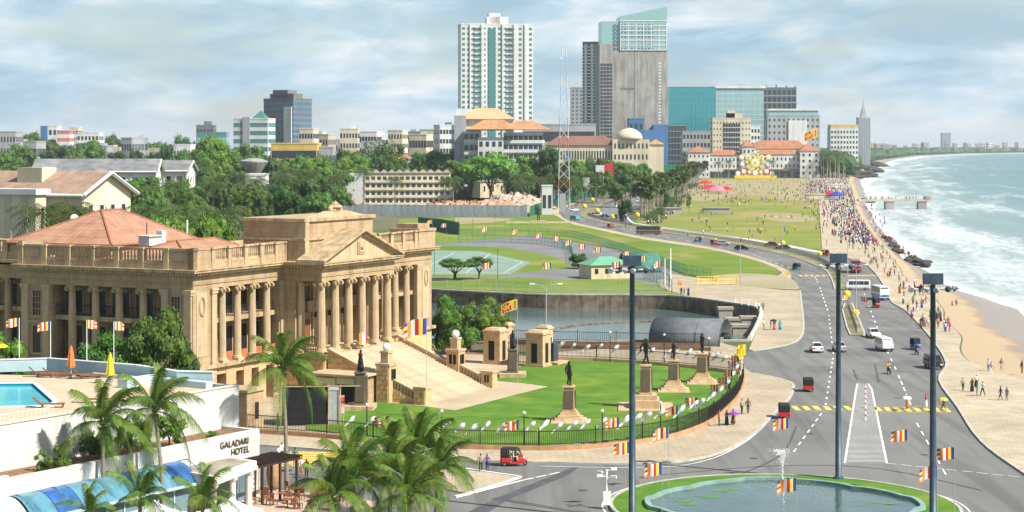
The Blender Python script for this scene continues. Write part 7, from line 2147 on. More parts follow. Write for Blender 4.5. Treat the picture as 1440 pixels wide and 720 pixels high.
at(van('pale blue van at the tip of the bend', 'paint_teal', 4.2), 808, 310, -0.9)
at(car('white car on the upper carriageway at the tip of the bend', 'paint_white'), 808, 297, -2.5)
at(car('white car on the straight far road by the green hoarding', 'paint_white'), 866, 277, 0.5)
at(car('silver car far up the straight road', 'paint_silver'), 893, 256, 0.6)
at(van('white van parked in the bay inside the bend', 'paint_white'), 839, 304.5, -0.3, 0.06)
at(car('dark blue car parked in the bay inside the bend', 'paint_navy'), 851, 306, -0.4, 0.06)
for i, (px, py, c) in enumerate(((868, 292, 'white'), (876, 289, 'silver'), (884, 286, 'white'), (890, 291, 'silver'), (882, 296, 'black'), (872, 287, 'red'), (896, 284, 'white'))):
    at(car('%s car parked in the row under the fan palms' % c, 'paint_' + c, group='cars parked under the fan palms'), px, py, 0.9 + 0.1 * i, 0.07)
motorbike('black motorbike ridden by a person in yellow on the seaward lanes', 'paint_black', 'yellow', 'rider in yellow on the black motorbike', 1250, 526, TOW)
motorbike('dark motorbike ridden next to the blue auto rickshaw', 'paint_navy', 'black', 'rider in black on the motorbike beside the blue auto rickshaw', 1289, 499, TOW)
motorbike('motorbike parked with its rider at the corner of the green', 'paint_red', 'white', 'rider in white on the motorbike at the corner of the green', 1172, 362, 2.5)
motorbike('motorbike ridden along the bend before the parking bay', 'paint_black', 'white', 'rider in white on the motorbike before the parking bay', 887, 317, -0.3)
# ================================================================== the city
for nm, c in dict(w=(0.66, 0.66, 0.63), cream=(0.62, 0.55, 0.4), grey=(0.36, 0.37, 0.37), dgrey=(0.16, 0.17, 0.18), conc=(0.33, 0.31, 0.28), beige=(0.5, 0.44, 0.34), yel=(0.6, 0.42, 0.1), pink=(0.5, 0.2, 0.18), blue=(0.06, 0.16, 0.33), brown=(0.26, 0.16, 0.1)).items():
    pm('b_' + nm, c, 0.85, scale=0.06, var=0.07, detail=8, streak=(0.2, 0.12))
pm('roof_old', (0.3, 0.2, 0.135), 0.85, scale=0.15, col2=(0.4, 0.27, 0.18), detail=8, streak=(0.25, 0.4)); pm('conc_raw', (0.27, 0.26, 0.24), 0.9, scale=0.08, col2=(0.37, 0.36, 0.335), detail=10, streak=(0.4, 0.25))
glassy('g_teal', (0.03, 0.25, 0.28), 0.12); glassy('g_blue', (0.05, 0.13, 0.2), 0.12); glassy('g_dark', (0.025, 0.035, 0.045), 0.2); glassy('g_pale', (0.25, 0.4, 0.4), 0.15); glassy('g_green', (0.06, 0.2, 0.19), 0.15)
pm('roof_red', (0.36, 0.16, 0.085), 0.85, scale=0.1, var=0.15, streak=(0.15, 0.3)); pm('roof_orange', (0.45, 0.24, 0.11), 0.85, scale=0.1, var=0.12, streak=(0.2, 0.3)); pm('roof_grey', (0.2, 0.2, 0.2), 0.8, scale=0.1, var=0.25, streak=(0.3, 0.3)); pm('roof_tan', (0.5, 0.32, 0.17), 0.85, scale=0.1, var=0.1); pm('roof_brown', (0.2, 0.1, 0.07), 0.85, scale=0.1, var=0.15)
def face_iter(w_, d, rows, cols, dcols):
    """local frames of the four sides: (origin, ux, uy, outward, length, columns)"""
    return (((-w_ / 2, 0), (1, 0), (0, -1), w_, cols), ((w_ / 2, 0), (0, 1), (1, 0), d, dcols), ((w_ / 2, d), (-1, 0), (0, 1), w_, cols), ((-w_ / 2, d), (0, -1), (-1, 0), d, dcols))
def windows(o, w_, d, z0, z1, rows, cols, mat, fw=0.6, fh=0.55, style='grid', single=False, dcols=None, sides=(0, 1, 3), name='window', proud=0.12, wall=None):
    dcols = dcols or max(1, round(cols * d / w_)); fl = (z1 - z0) / rows
    fr = face_iter(w_, d, rows, cols, dcols); mb = MB(); bb = MB()
    for si in sides:
        org, u_, nv, ln_, nc = fr[si]
        for r in range(rows):
            zb = z0 + fl * (r + (1 - fh) * 0.45)
            if style == 'band':
                cells = [(ln_ * 0.02, ln_ * 0.98)]
            else:
                cells = [((c + (1 - fw) / 2) / nc * ln_, (c + (1 + fw) / 2) / nc * ln_) for c in range(nc)]
            for a, b in cells:
                m_ = MB() if single else mb
                x0, y0 = org[0] + u_[0] * a, org[1] + u_[1] * a; x1, y1 = org[0] + u_[0] * b, org[1] + u_[1] * b
                p = proud
                m_.add([(x0, y0, zb), (x1, y1, zb), (x1 + nv[0] * p, y1 + nv[1] * p, zb), (x0 + nv[0] * p, y0 + nv[1] * p, zb)] + [(x0, y0, zb + fl * fh), (x1, y1, zb + fl * fh), (x1 + nv[0] * p, y1 + nv[1] * p, zb + fl * fh), (x0 + nv[0] * p, y0 + nv[1] * p, zb + fl * fh)], [(3, 2, 6, 7), (7, 6, 5, 4), (0, 3, 7, 4), (2, 1, 5, 6), (0, 1, 2, 3)])
                if single: m_.build(name, mat, o)
            if wall:           # projecting slab edges or balcony fronts
                q = 0.9 if wall[1] == 'balcony' else 0.35
                a, b = ln_ * 0.0, ln_
                cx, cy = org[0] + u_[0] * ln_ / 2 + nv[0] * q / 2, org[1] + u_[1] * ln_ / 2 + nv[1] * q / 2
                bb.box(cx, cy, z0 + fl * r - fl * 0.08, abs(u_[0]) * (ln_ - 0.2) + abs(nv[0]) * q, abs(u_[1]) * (ln_ - 0.2) + abs(nv[1]) * q, fl * (0.34 if wall[1] == 'balcony' else 0.12))
    if not single: mb.build('window_row', mat, o, kind='stuff')
    if wall: bb.build('slab_edge_row', wall[0], o, kind='stuff')
def bld(px0, px1, topy, D, label, wall, glass='g_dark', rows=6, cols=8, dep=None, rz=0.0, style='grid', fw=0.6, fh=0.5, slab_=None, top=None, name='building', single=False, z0=0, wz0=None, parapet=True, vis=True):
    w_ = (px1 - px0) * D / F; h = ZD(topy, D) - z0; d = dep or w_ * 0.7
    o = thing(name, label, 'building', (XD((px0 + px1) / 2, D), D, z0), rz)
    MB().bx(-w_ / 2, w_ / 2, 0, d, 0, h).build('wall', wall, o)
    if rows: windows(o, w_, d, (wz0 or 0) + 0.5, h - 0.8, rows, cols, glass, fw, fh, style, single, wall=slab_)
    if parapet:
        MB().bx(-w_ / 2 - 0.2, w_ / 2 + 0.2, -0.2, d + 0.2, h, h + min(1.0, h * 0.04)).build('parapet', wall, o)
    if top:      # lift housing on the roof: (offset fraction, width fraction, height)
        for a, b, hh in top:
            MB().bx(w_ * (a - b / 2), w_ * (a + b / 2), d * 0.25, d * 0.75, h, h + hh).build('roof_housing', wall, o)
    o['w'] = w_; o['d'] = d; o['h'] = h
    return o
def hiproof(o, w_, d, z, rh, mat, over=1.0, x=0, y=0, along='x'):
    a, b = w_ / 2 + over, d / 2 + over; cy = y + d / 2
    if along == 'x':
        r_ = max(0.2, a - b); v = [(x - a, cy - b, z), (x + a, cy - b, z), (x + a, cy + b, z), (x - a, cy + b, z), (x - r_, cy, z + rh), (x + r_, cy, z + rh)]
        fs = [(0, 1, 5, 4), (2, 3, 4, 5), (0, 4, 3), (1, 2, 5), (3, 2, 1, 0)]
    else:
        r_ = max(0.2, b - a); v = [(x - a, cy - b, z), (x + a, cy - b, z), (x + a, cy + b, z), (x - a, cy + b, z), (x, cy - r_, z + rh), (x, cy + r_, z + rh)]
        fs = [(0, 1, 4), (1, 2, 5, 4), (2, 3, 5), (3, 0, 4, 5), (3, 2, 1, 0)]
    return MB().add(v, fs).build('roof', mat, o)
def box_on(o, x0, x1, y0, y1, z0, z1, mat, name): return MB().bx(x0, x1, y0, y1, z0, z1).build(name, mat, o)

# --- towers
D = 1500
o = bld(648, 750, 35, D, 'tall white twin slab apartment tower with a dark glass strip', 'b_w', 'g_green', 30, 14, 26, 0.12, fw=0.55, fh=0.5, top=((0.02, 0.3, 7), (-0.02, 0.16, 10)), name='apartment_tower')
w_, h = o['w'], o['h']
box_on(o, -w_ * 0.12, -w_ * 0.02, -0.6, 0.3, 4, h - 3, 'g_green', 'glass_strip')
for x in (-0.36, -0.2, 0.09, 0.25, 0.4): box_on(o, w_ * x - 1.2, w_ * x + 1.2, -1.0, 0.1, 3, h + 0.5, 'b_w', 'wall_fin')
mb = MB()
for r in range(30):
    for x in (-0.28, 0.17): mb.bx(w_ * x - 4.2, w_ * x + 4.2, -1.6, 0, 1.5 + r * h / 30, 1.9 + r * h / 30)
mb.build('balcony_row', 'g_pale', o, kind='stuff')
D = 1750
o = bld(843, 939, 62, D, 'tall raw concrete tower under construction with a slanted glass crown', 'conc_raw', 'g_dark', 0, 1, 40, 0.06, parapet=False, name='concrete_tower')
w_, h = o['w'], o['h']
mb = MB()
for r in range(30):
    for c in range(4): mb.bx(-w_ / 2 + 1 + c * 2.9, -w_ / 2 + 3.2 + c * 2.9, -0.3, 0.1, 8 + r * 3.4, 10.2 + r * 3.4)
mb.build('opening_row', 'g_dark', o, kind='stuff')
box_on(o, -w_ * 0.19, w_ * 0.02, -0.15, 0.1, h * 0.66, h * 0.675, 'b_dgrey', 'joint')
box_on(o, 0.5, 1.1, -0.15, 0.1, 10, h, 'b_dgrey', 'joint')
mb = MB()
for r in range(34): mb.bx(w_ * 0.37, w_ * 0.40, -0.2, 0.1, 6 + r * 3.1, 7.6 + r * 3.1)
mb.build('opening_row', 'b_w', o, kind='stuff')
zc, zt1, zt2 = h - 6, ZD(30, D), ZD(9, D)
MB().add([(-w_ * 0.2, -0.5, zc), (w_ * 0.49, -0.5, zc), (w_ * 0.49, -0.5, zt2), (-w_ * 0.2, -0.5, lerp(zt1, zt2, 0.32)), (-w_ * 0.2, 30, zc), (w_ * 0.49, 30, zc), (w_ * 0.49, 30, zt2), (-w_ * 0.2, 30, lerp(zt1, zt2, 0.32))], [(0, 1, 2, 3), (7, 6, 5, 4), (3, 2, 6, 7), (0, 3, 7, 4), (1, 5, 6, 2)]).build('glass_crown', 'g_pale', o)
box_on(o, -w_ * 0.47, -w_ * 0.2, 0.5, 30, h, zt1, 'g_pale', 'glass_crown')
mb = MB()
for r in range(7): mb.bx(-w_ * 0.2, w_ * 0.49, -0.8, -0.45, zc + r * 4.6, zc + r * 4.6 + 0.8)
for c in range(7): mb.bx(-w_ * 0.2 + c * w_ * 0.113, -w_ * 0.2 + c * w_ * 0.113 + 0.7, -0.85, -0.45, zc, zc + 26)
mb.build('mullion_row', 'b_w', o, kind='stuff')
windows(o, w_ * 0.6, 10, zc, zc + 26, 7, 12, 'g_blue', 0.5, 0.45, sides=(0,), proud=0.6)
for k, (x0, x1, hh) in enumerate(((0.0, 0.1, 30), (0.1, 0.28, 22), (0.28, 0.5, 27), (-0.08, 0.0, 19))): box_on(o, w_ * x0, w_ * x1, -6, 0, 0, hh + 24, 'b_blue', 'blue_cladding')
o = bld(819, 846, 60, 1850, 'slim dark glass tower behind the concrete tower', 'g_dark', 'g_pale', 40, 3, 22, -0.2, fw=0.35, fh=0.5, name='glass_tower', slab_=('b_w', 'edge'))
bld(803, 820, 124, 1900, 'grey slab block beside the slim glass tower', 'b_grey', 'g_blue', 22, 3, 20, fw=0.4, name='office_block')
def curtain(px0, px1, topy, D, label, glass, rows, cols, rz=0.0, dep=None, mull='b_grey', frame=None):
    o = bld(px0, px1, topy, D, label, glass, glass, 0, 1, dep, rz, name='glass_office_block', parapet=False)
    w_, d, h = o['w'], o['d'], o['h']; mb = MB()
    for r in range(rows + 1): mb.bx(-w_ / 2 - 0.15, w_ / 2 + 0.15, -0.15, d + 0.15, r * (h - 0.5) / rows, r * (h - 0.5) / rows + 0.5)
    for c in range(cols + 1): mb.bx(-w_ / 2 + c * w_ / cols - 0.12, -w_ / 2 + c * w_ / cols + 0.12, -0.2, 0, 0, h)
    for c in range(cols + 1): mb.bx(w_ / 2, w_ / 2 + 0.2, c * d / cols - 0.12, c * d / cols + 0.12, 0, h)
    mb.build('mullion_row', mull, o, kind='stuff')
    return o
curtain(940, 1006, 122, 2100, 'bright teal glass office block beside the concrete tower', 'g_teal', 14, 12, 0.05, mull='g_teal')
curtain(939, 965, 176, 2080, 'low dark glass block below the bright teal block', 'g_dark', 8, 6)
o = curtain(1007, 1074, 124, 2150, 'pale glass office tower with white roof edge behind the cream hotel', 'g_pale', 16, 9, 0.05, mull='b_w')
box_on(o, -o['w'] * 0.55, o['w'] * 0.55, -1.5, o['d'] + 1, o['h'], o['h'] + 2.5, 'b_w', 'roof_edge')
o = bld(1072, 1120, 124, 2250, 'dark unfinished steel framed block behind the pale grey hotel', 'b_dgrey', 'g_dark', 12, 7, 30, fw=0.75, fh=0.7, slab_=('b_grey', 'edge'), name='framed_block')
for x in (-0.4, -0.1, 0.2, 0.45): box_on(o, o['w'] * x, o['w'] * x + 1.5, 2, 4, o['h'], o['h'] + R.uniform(2, 5), 'b_dgrey', 'column_stub')
o = bld(1079, 1153, 163, 2050, 'pale grey slab hotel block with curved glass roof storey', 'b_grey', 'g_dark', 9, 11, 26, fw=0.35, fh=0.4, name='hotel_block')
box_on(o, -o['w'] * 0.47, o['w'] * 0.47, 1, 24, o['h'], o['h'] + 6, 'g_pale', 'glass_storey'); box_on(o, -o['w'] * 0.5, o['w'] * 0.5, 0, 25, o['h'] + 6, o['h'] + 8, 'b_w', 'roof_edge')
box_on(o, -o['w'] * 0.1, o['w'] * 0.25, -1.2, 0.1, 4, o['h'] - 5, 'b_w', 'balcony_bay')
o = bld(1002, 1056, 167, 1950, 'cream hotel block with a white window grid in its middle', 'b_cream', 'g_dark', 9, 12, 22, fw=0.3, fh=0.3, top=((0.1, 0.4, 6), (0.0, 0.2, 9)), name='hotel_block')
windows(o, o['w'] * 0.45, 4, 4, o['h'] - 4, 10, 7, 'g_dark', 0.7, 0.7, sides=(0,), proud=0.5, wall=('b_w', 'edge'))
bld(1056, 1069, 178, 1955, 'white annexe block beside the cream hotel', 'b_w', 'g_dark', 7, 3, 20, name='office_block')
bld(960, 1004, 185, 1990, 'low mauve grey block beside the cream hotel', 'b_grey', 'g_dark', 5, 9, 20, name='office_block'); bld(884, 905, 168, 1700, 'blue clad construction podium in front of the concrete tower', 'b_blue', 'g_dark', 5, 3, 20, name='podium_block')
# --- brown roofed white hotel (slatted balconies, stepped roofs)
D = 1050
o = bld(672, 708, 193, D, 'white stepped hotel with tan hipped roofs and balcony bands', 'b_w', 'g_dark', 6, 4, 18, 0.0, fw=0.5, fh=0.5, name='stepped_hotel', parapet=False)
def sub(px0, px1, topy, y0, dep, rows, cols, mat='b_w', style='grid', slab_=('b_w', 'balcony'), fw=0.8, z0=0):
    w_ = (px1 - px0) * D / F; x = XD((px0 + px1) / 2, D) - o.location.x; hh = ZD(topy, D)
    q = thing_part('wing', o, (x, y0, 0)); MB().bx(-w_ / 2, w_ / 2, 0, dep, 0, hh).build('wing_wall', mat, q)
    if rows: windows(q, w_, dep, 1, hh - 0.5, rows, cols, 'g_dark', fw, 0.55, style, wall=slab_, sides=(0, 1))
    return x, w_, hh
sub(652, 674, 183, 4, 24, 6, 3); sub(708, 764, 186, 6, 26, 7, 8); sub(638, 655, 162, 8, 20, 0, 1, 'b_grey'); sub(640, 662, 152, 18, 12, 0, 1, 'b_w')
for px0, px1, ty, ry, y0, dep in ((658, 730, 182, 168, -2, 18), (702, 773, 182, 169, 4, 20), (645, 722, 167, 151, 12, 18)):
    w_ = (px1 - px0) * D / F; hiproof(o, w_, dep, ZD(ty, D), ZD(ry, D) - ZD(ty, D), 'roof_tan' if ry < 160 else 'roof_orange', 1.0, XD((px0 + px1) / 2, D) - o.location.x, y0)
box_on(o, -15, 13, 13, 29, ZD(183, D), ZD(167, D), 'b_w', 'upper_storey')
# --- long cream building with dome
D = 1300
o = bld(768, 870, 204, D, 'long cream colonial building with brown roof and small dome', 'b_cream', 'g_dark', 2, 26, 18, fw=0.5, fh=0.5, name='domed_building', wz0=6, parapet=False)
hiproof(o, o['w'], 18, o['h'], 6.5, 'roof_brown')
xd = XD(885, D) - o.location.x
box_on(o, xd - 12, xd + 14, -3, 14, 0, ZD(196, D), 'b_cream', 'dome_block')
q = thing_part('wing', o, (xd + 1, -3.02, 0)); windows(q, 25, 4, 4, ZD(197, D), 4, 9, 'g_dark', 0.4, 0.45, sides=(0,))
MB().lathe([(9.5, ZD(196, D)), (9.5, ZD(192, D)), (8.0, ZD(187, D)), (4.5, ZD(182, D)), (0.4, ZD(179.5, D))], 20, xd, 3).build('dome', 'b_cream', o, smooth=True)
box_on(o, xd + 14, xd + 24, -2, 14, 0, ZD(203, D), 'b_cream', 'end_block'); hiproof(o, 10, 16, ZD(203, D), 3.5, 'roof_orange', 0.8, xd + 19, -2)
bld(898, 925, 203, 1420, 'cream street block with rounded corner beside the green road sign', 'b_cream', 'g_dark', 4, 7, 16, name='street_block'); bld(735, 838, 176, 1450, 'long low grey block behind the brown roofed cream building', 'b_grey', 'g_dark', 3, 20, 30, style='band', name='office_block')
# --- old seaside hotel with red roofs
D = 1780
o = bld(968, 998, 214, D, 'long white seaside hotel with red tiled roofs at the end of the green', 'b_w', 'g_dark', 4, 5, 20, fw=0.35, fh=0.4, name='seaside_hotel', parapet=False)
hiproof(o, o['w'], 20, o['h'], 6, 'roof_red')
for px0, px1, ty, y0, dep, rows, cols, rr in ((998, 1046, 218, 3, 18, 3, 9, 5), (1044, 1062, 206, 0, 24, 4, 3, 6), (1062, 1126, 217, 3, 18, 3, 11, 4.5), (1124, 1151, 212, -6, 30, 4, 3, 7), (1058, 1140, 209, 14, 18, 1, 14, 8)):
    w_, hh = (px1 - px0) * D / F, ZD(ty, D); x = XD((px0 + px1) / 2, D) - o.location.x
    q = thing_part('wing', o, (x, y0, 0)); MB().bx(-w_ / 2, w_ / 2, 0, dep, 0, hh).build('wing_wall', 'b_w', q)
    windows(q, w_, dep, 2 if rows > 1 else hh - 6, hh - 1, rows, cols, 'g_dark', 0.35, 0.45, sides=(0, 1, 3)); hiproof(q, w_, dep, hh, rr, 'roof_red', 0.8)
for px in range(1002, 1122, 9):
    if 1040 < px < 1086: continue
    x = XD(px, D) - o.location.x; MB().bx(x - 2.0, x + 2.0, 1.5, 2.9, 1, 6).build('arcade_arch', 'g_dark', o)
box_on(o, 25, 100, 0, 3, 7.5, 8.6, 'roof_red', 'arcade_roof')
# --- festive light board with discs before the hotel
D = 1760
o = thing('festive_board', 'colourful festive display board of painted discs before the seaside hotel', 'display board', (XD(1062, D), D, 0))
s_ = D / F
MB().bx(-29 * s_, 30 * s_, -1, 1, 0, 4 * s_).build('base_panel', 'flag_yellow', o); MB().bx(-20 * s_, 20 * s_, 0.6, 1.4, 3 * s_, 26 * s_).build('back_frame', 'cream_wall', o)
dc = {}
def disc(x, z, r, cols):
    for k, c in enumerate(cols):
        MB().cyl((x * s_, -0.2 - 0.15 * k, z * s_), (x * s_, 0.6, z * s_), r * s_ * (1 - 0.3 * k), n=16).build('disc', c, o)
disc(0, 22, 7, ('flag_yellow', 'flag_white', 'flag_gold'))
for a in range(10):
    t = a / 10 * 2 * pi; disc(11.5 * cos(t), 23 + 11.5 * sin(t), 3.3, (('flag_yellow', 'cloth_pale_blue'), ('flag_white', 'flag_gold'), ('cloth_green', 'flag_yellow'))[a % 3])
for x, z, r, c in ((-19, 30, 4, 'flag_gold'), (19, 30, 4, 'flag_gold'), (-18, 20, 3.5, 'cloth_pale_blue'), (18, 20, 3.5, 'cloth_pale_blue'), (-16, 10, 4.5, 'flag_red'), (16, 10, 4.5, 'flag_red'), (-24, 7, 3.5, 'flag_white'), (24, 7, 3.5, 'flag_white'), (0, 8, 5, 'cloth_pink'), (-8, 9, 3, 'flag_gold'), (8, 9, 3, 'flag_gold'), (0, 37, 3, 'cloth_pink')): disc(x, z, r, (c, 'flag_white'))
# --- left and middle distance
o = bld(366, 417, 140, 1500, 'dark grey glass office tower with white service core', 'b_dgrey', 'g_blue', 15, 9, 26, -0.5, fw=0.85, fh=0.55, name='office_tower', top=((-0.05, 0.8, 5), (-0.1, 0.5, 8)))
box_on(o, o['w'] * 0.2, o['w'] * 0.46, -1.0, 2, 0, o['h'] - 6, 'b_w', 'service_core')
o = bld(327, 378, 168, 1420, 'mid height office block with teal glass bands and a green roof', 'b_w', 'g_green', 8, 8, 20, -0.15, style='band', fh=0.5, name='office_block')
box_on(o, -o['w'] * 0.22, -o['w'] * 0.02, -1.0, 6, 0, o['h'] + 2, 'b_grey', 'stair_core'); hiproof(o, o['w'] * 0.36, 14, o['h'] + 1, 6, 'fence_green', 0, o['w'] * 0.2, 2)
bld(381, 446, 203, 1150, 'yellow banded open parking structure', 'b_yel', 'g_dark', 3, 1, 24, style='band', fh=0.45, name='parking_structure')
bld(446, 468, 208, 1160, 'pale blue roofed shed beside the parking structure', 'b_grey', 'g_blue', 2, 4, 18, name='shed')
bld(56, 80, 178, 1900, 'white block carrying a big blue screen among the far roofs', 'b_w', 'g_dark', 5, 4, 20, name='office_block'); bld(57, 66, 177, 1890, 'tall blue advertising screen on the far white block', 'b_blue', 'g_blue', 1, 1, 3, name='screen', parapet=False)
bld(80, 97, 185, 1850, 'pink and white banded block among the far roofs', 'b_pink', 'b_w', 6, 1, 20, style='band', name='office_block'); bld(97, 110, 180, 1900, 'cream stair tower block among the far roofs', 'b_cream', 'g_dark', 7, 3, 20, name='office_block'); bld(108, 139, 187, 1800, 'white terraced block with planted balconies', 'b_w', 'g_dark', 5, 6, 20, name='office_block', slab_=('b_w', 'balcony'))
bld(276, 300, 177, 1950, 'grey stepped block with a drum on its roof', 'b_dgrey', 'g_dark', 5, 5, 20, name='office_block', top=((0.1, 0.4, 5),)); bld(276, 318, 187, 1900, 'teal glazed low block in front of the grey stepped block', 'g_green', 'g_pale', 3, 8, 20, style='band', name='office_block')
specs = [(420, 440, 182), (436, 462, 187), (460, 475, 192), (478, 503, 180), (500, 530, 186), (528, 546, 188), (545, 566, 179), (560, 592, 184), (588, 620, 183), (618, 640, 174), (170, 186, 190), (195, 208, 193), (0, 22, 186), (18, 52, 197), (205, 240, 205), (150, 168, 206), (240, 268, 204), (475, 500, 196), (508, 540, 195), (640, 650, 178), (575, 600, 190), (130, 150, 203)]
mats_ = [('b_w', 'white'), ('b_cream', 'cream'), ('b_grey', 'grey'), ('b_beige', 'beige')]
rng = random.Random(4)
for i, (a, b, ty) in enumerate(specs):
    mt, cn = mats_[rng.randrange(4)]; rw = max(2, int((212 - ty) / 6)); nc = max(3, int((b - a) / 4))
    ty += (0, 3, 5, 2)[i % 4]
    bld(a, b, ty, 1500 + 45 * (i % 9), '%s %s %s city block %s' % ('low' if ty > 188 else 'taller', 'narrow' if b - a < 20 else 'wide', cn, next(t for q, t in ((160, 'near the pink banded block'), (330, 'near the teal glazed low block'), (480, 'behind the yellow parking structure'), (560, 'behind the feathery grey green tree'), (999, 'beside the stepped hotel')) if a < q)), mt, 'g_dark', rw, nc, 22, rng.uniform(-.3, .3), fw=rng.uniform(0.45, 0.8), fh=0.45, name='city_block', top=((rng.uniform(-.3, .3), 0.25, 3),) if i % 2 else None)['group'] = 'blocks of the far town'
# demolished hotel and small houses
D = 960
o = bld(513, 634, 243, D, 'four storey cream concrete block with scalloped roof edge behind the rubble', 'b_cream', 'g_dark', 4, 15, 12, 0.1, fw=0.62, fh=0.5, single=True, name='concrete_block', parapet=False, slab_=('b_cream', 'balcony'))
for i in range(11):
    x = -o['w'] / 2 + (i + 0.5) * o['w'] / 11; MB().add([(x - 2, -0.8, o['h']), (x + 2, -0.8, o['h']), (x, -0.8, o['h'] + 1.7), (x - 2, 12, o['h']), (x + 2, 12, o['h']), (x, 12, o['h'] + 1.7)], [(0, 1, 2), (5, 4, 3), (0, 2, 5, 3), (1, 4, 5, 2)]).build('roof_gable', 'b_beige', o)
bld(481, 514, 244, 1000, 'plain white gable walled house beside the cream concrete block', 'b_w', 'g_dark', 1, 1, 10, fw=0.05, fh=0.05, name='house', parapet=False)
hip_house(688, 0, 15, 11, 8.5, 3.0, 'cream_wall', 'roof_grey', 'small two storey yellow house with grey roof above the rubble', 0.4, D=1000, z=3); hip_house(745, 0, 17, 12, 9.5, 3.5, 'cream_wall', 'roof_grey', 'yellow house with grey hipped roof half hidden by palms', 0.2, D=1080, z=2)
hip_house(570, 0, 12, 10, 22, 3.0, 'b_w', 'roof_red', 'white house with red roof among dark trees behind the concrete block', 0, D=1250)
bld(762, 777, 262, 830, 'small white shed at the hoarding corner', 'b_w', 'g_dark', 1, 2, 6, name='shed')
# buildings behind the parliament
def gable(px, D, eavey, W_, Ln, rise, wall, roof, label, nw, nl, rot=PR):
    x = XD(px, D); ez = ZD(eavey, D)
    o = thing('gabled_building', label, 'building', (x, D, 0), rot)
    MB().bx(0, W_, 0, Ln, 0, ez).add([(0, 0, ez), (W_, 0, ez), (W_ / 2, 0, ez + rise), (0, Ln, ez), (W_, Ln, ez), (W_ / 2, Ln, ez + rise)], [(0, 1, 2), (5, 4, 3)]).build('wall', wall, o)
    ov = 1.2; sl = rise / (W_ / 2)
    for sg in (0, 1):
        e = -ov if sg == 0 else W_ + ov; ze = ez - ov * sl
        v = [(e, -ov, ze), (e, Ln + ov, ze), (W_ / 2, Ln + ov, ez + rise), (W_ / 2, -ov, ez + rise)]
        MB().add(v + [(a, b, c + 0.35) for a, b, c in v], [(0, 3, 2, 1) if sg == 0 else (0, 1, 2, 3), (4, 5, 6, 7) if sg == 1 else (7, 6, 5, 4), (0, 1, 5, 4), (3, 7, 6, 2), (0, 4, 7, 3), (1, 2, 6, 5)]).build('roof', roof, o)
        MB().cyl((e, -ov - 0.1, ze), (W_ / 2, -ov - 0.1, ez + rise), 0.45, n=4).build('barge_board', 'b_w', o)
    MB().cyl((-ov, -ov, ez - ov * sl), (-ov, Ln + ov, ez - ov * sl), 0.4, n=4).build('gutter', 'b_w', o)
    for k in range(nw): window((k + 0.7) * W_ / (nw + 0.4), 0, ez - 5.2, 1.3, 2.4, 'x', frame='b_w', bars=False, par=o)
    for k in range(nl): window(0, (k + 0.6) * 5.0, ez - 5.2, 2.0, 2.4, 'y', frame='b_w', bars=False, par=o)
    for k in range(nl): MB().bx(-0.35, 0.0, k * 5.0 - 0.2, k * 5.0 + 0.2, 0, ez).build('buttress', wall, o)
    return o
o = gable(116, 400, 271, 16.5, 60, 4.2, 'b_cream', 'roof_old', 'long cream building with weathered tiled gable roof behind the parliament', 4, 8)
MB().bx(3.2, 8.0, 14, 21, 22, 26.2).build('roof_housing', 'b_cream', o)
o = thing('flat_roofed_block', 'white flat roofed block at the parliament roof beside the trees', 'building', (XD(50, 352), 352, 0), PR)
MB().bx(0, 3.0, 0, 30, 0, ZD(274, 352)).build('wall', 'b_cream', o); MB().bx(-0.6, 3.6, -0.6, 30, ZD(274, 352), ZD(266, 352)).build('roof', 'b_w', o)
for t in (2, 6): MB().bx(-0.1, 0.1, t, t + 1.8, 4, ZD(277, 352)).build('window', 'b_beige', o)
gable(218, 760, 240, 22, 49, 4.5, 'b_w', 'roof_grey', 'long white building with dark grey gable roof, longer of the grey roofed pair', 3, 9, pi / 2 + 0.08); gable(262, 830, 239, 18, 26, 4, 'b_w', 'roof_grey', 'long white building with weathered grey roof beside the dark trees', 3, 4, pi / 2 - 0.05)
bld(345, 373, 247, 700, 'white two storey house under the concrete water tower', 'b_w', 'g_dark', 2, 4, 10, name='house')
o = thing('water_tower', 'concrete water tower with an upturned cone bowl above the trees', 'water tower', (XD(357, 720), 720, 0))
z1, z2 = ZD(246, 720), ZD(228, 720)
MB().lathe([(2.0, 0), (1.6, z1 - 1)], 10).build('shaft', 'conc_raw', o); MB().lathe([(1.8, z1 - 1), (2.2, z1), (5.6, z2), (5.6, z2 + 0.5), (1.5, z2 + 1.6)], 16).build('bowl', 'conc_raw', o)
# lattice telecom tower
D = 900; zt = ZD(66, D)
o = thing('lattice_tower', 'tall slim lattice radio tower painted red, white and blue', 'radio tower', (XD(793, D), D, 0))
for k in range(16):
    za, zb = zt * k / 16, zt * (k + 1) / 16; ra, rb = lerp(2.9, 1.0, k / 16), lerp(2.9, 1.0, (k + 1) / 16); mb = MB()
    for s1 in (-1, 1):
        for s2 in (-1, 1): mb.cyl((s1 * ra, s2 * ra, za), (s1 * rb, s2 * rb, zb), 0.16, n=4)
        for ax_ in (0, 1):
            p, q = ((-ra, s1 * ra, za), (rb, s1 * rb, zb)) if ax_ == 0 else ((s1 * ra, -ra, za), (s1 * rb, rb, zb)); p2, q2 = ((ra, s1 * ra, za), (-rb, s1 * rb, zb)) if ax_ == 0 else ((s1 * ra, ra, za), (s1 * rb, -rb, zb))
            mb.cyl(p, q, 0.09, n=3); mb.cyl(p2, q2, 0.09, n=3)
    mb.build('lattice_section', ('b_w', 'cloth_pale_blue', 'b_pink', 'b_w')[k % 4] if k < 8 else ('cloth_pale_blue' if k % 3 else 'b_w'), o)
for z in (0.86, 0.93, 0.7): MB().cyl((-1.3, -0.6, zt * z), (-1.3, -1.2, zt * z), 0.8, n=10).build('dish', 'b_w', o)
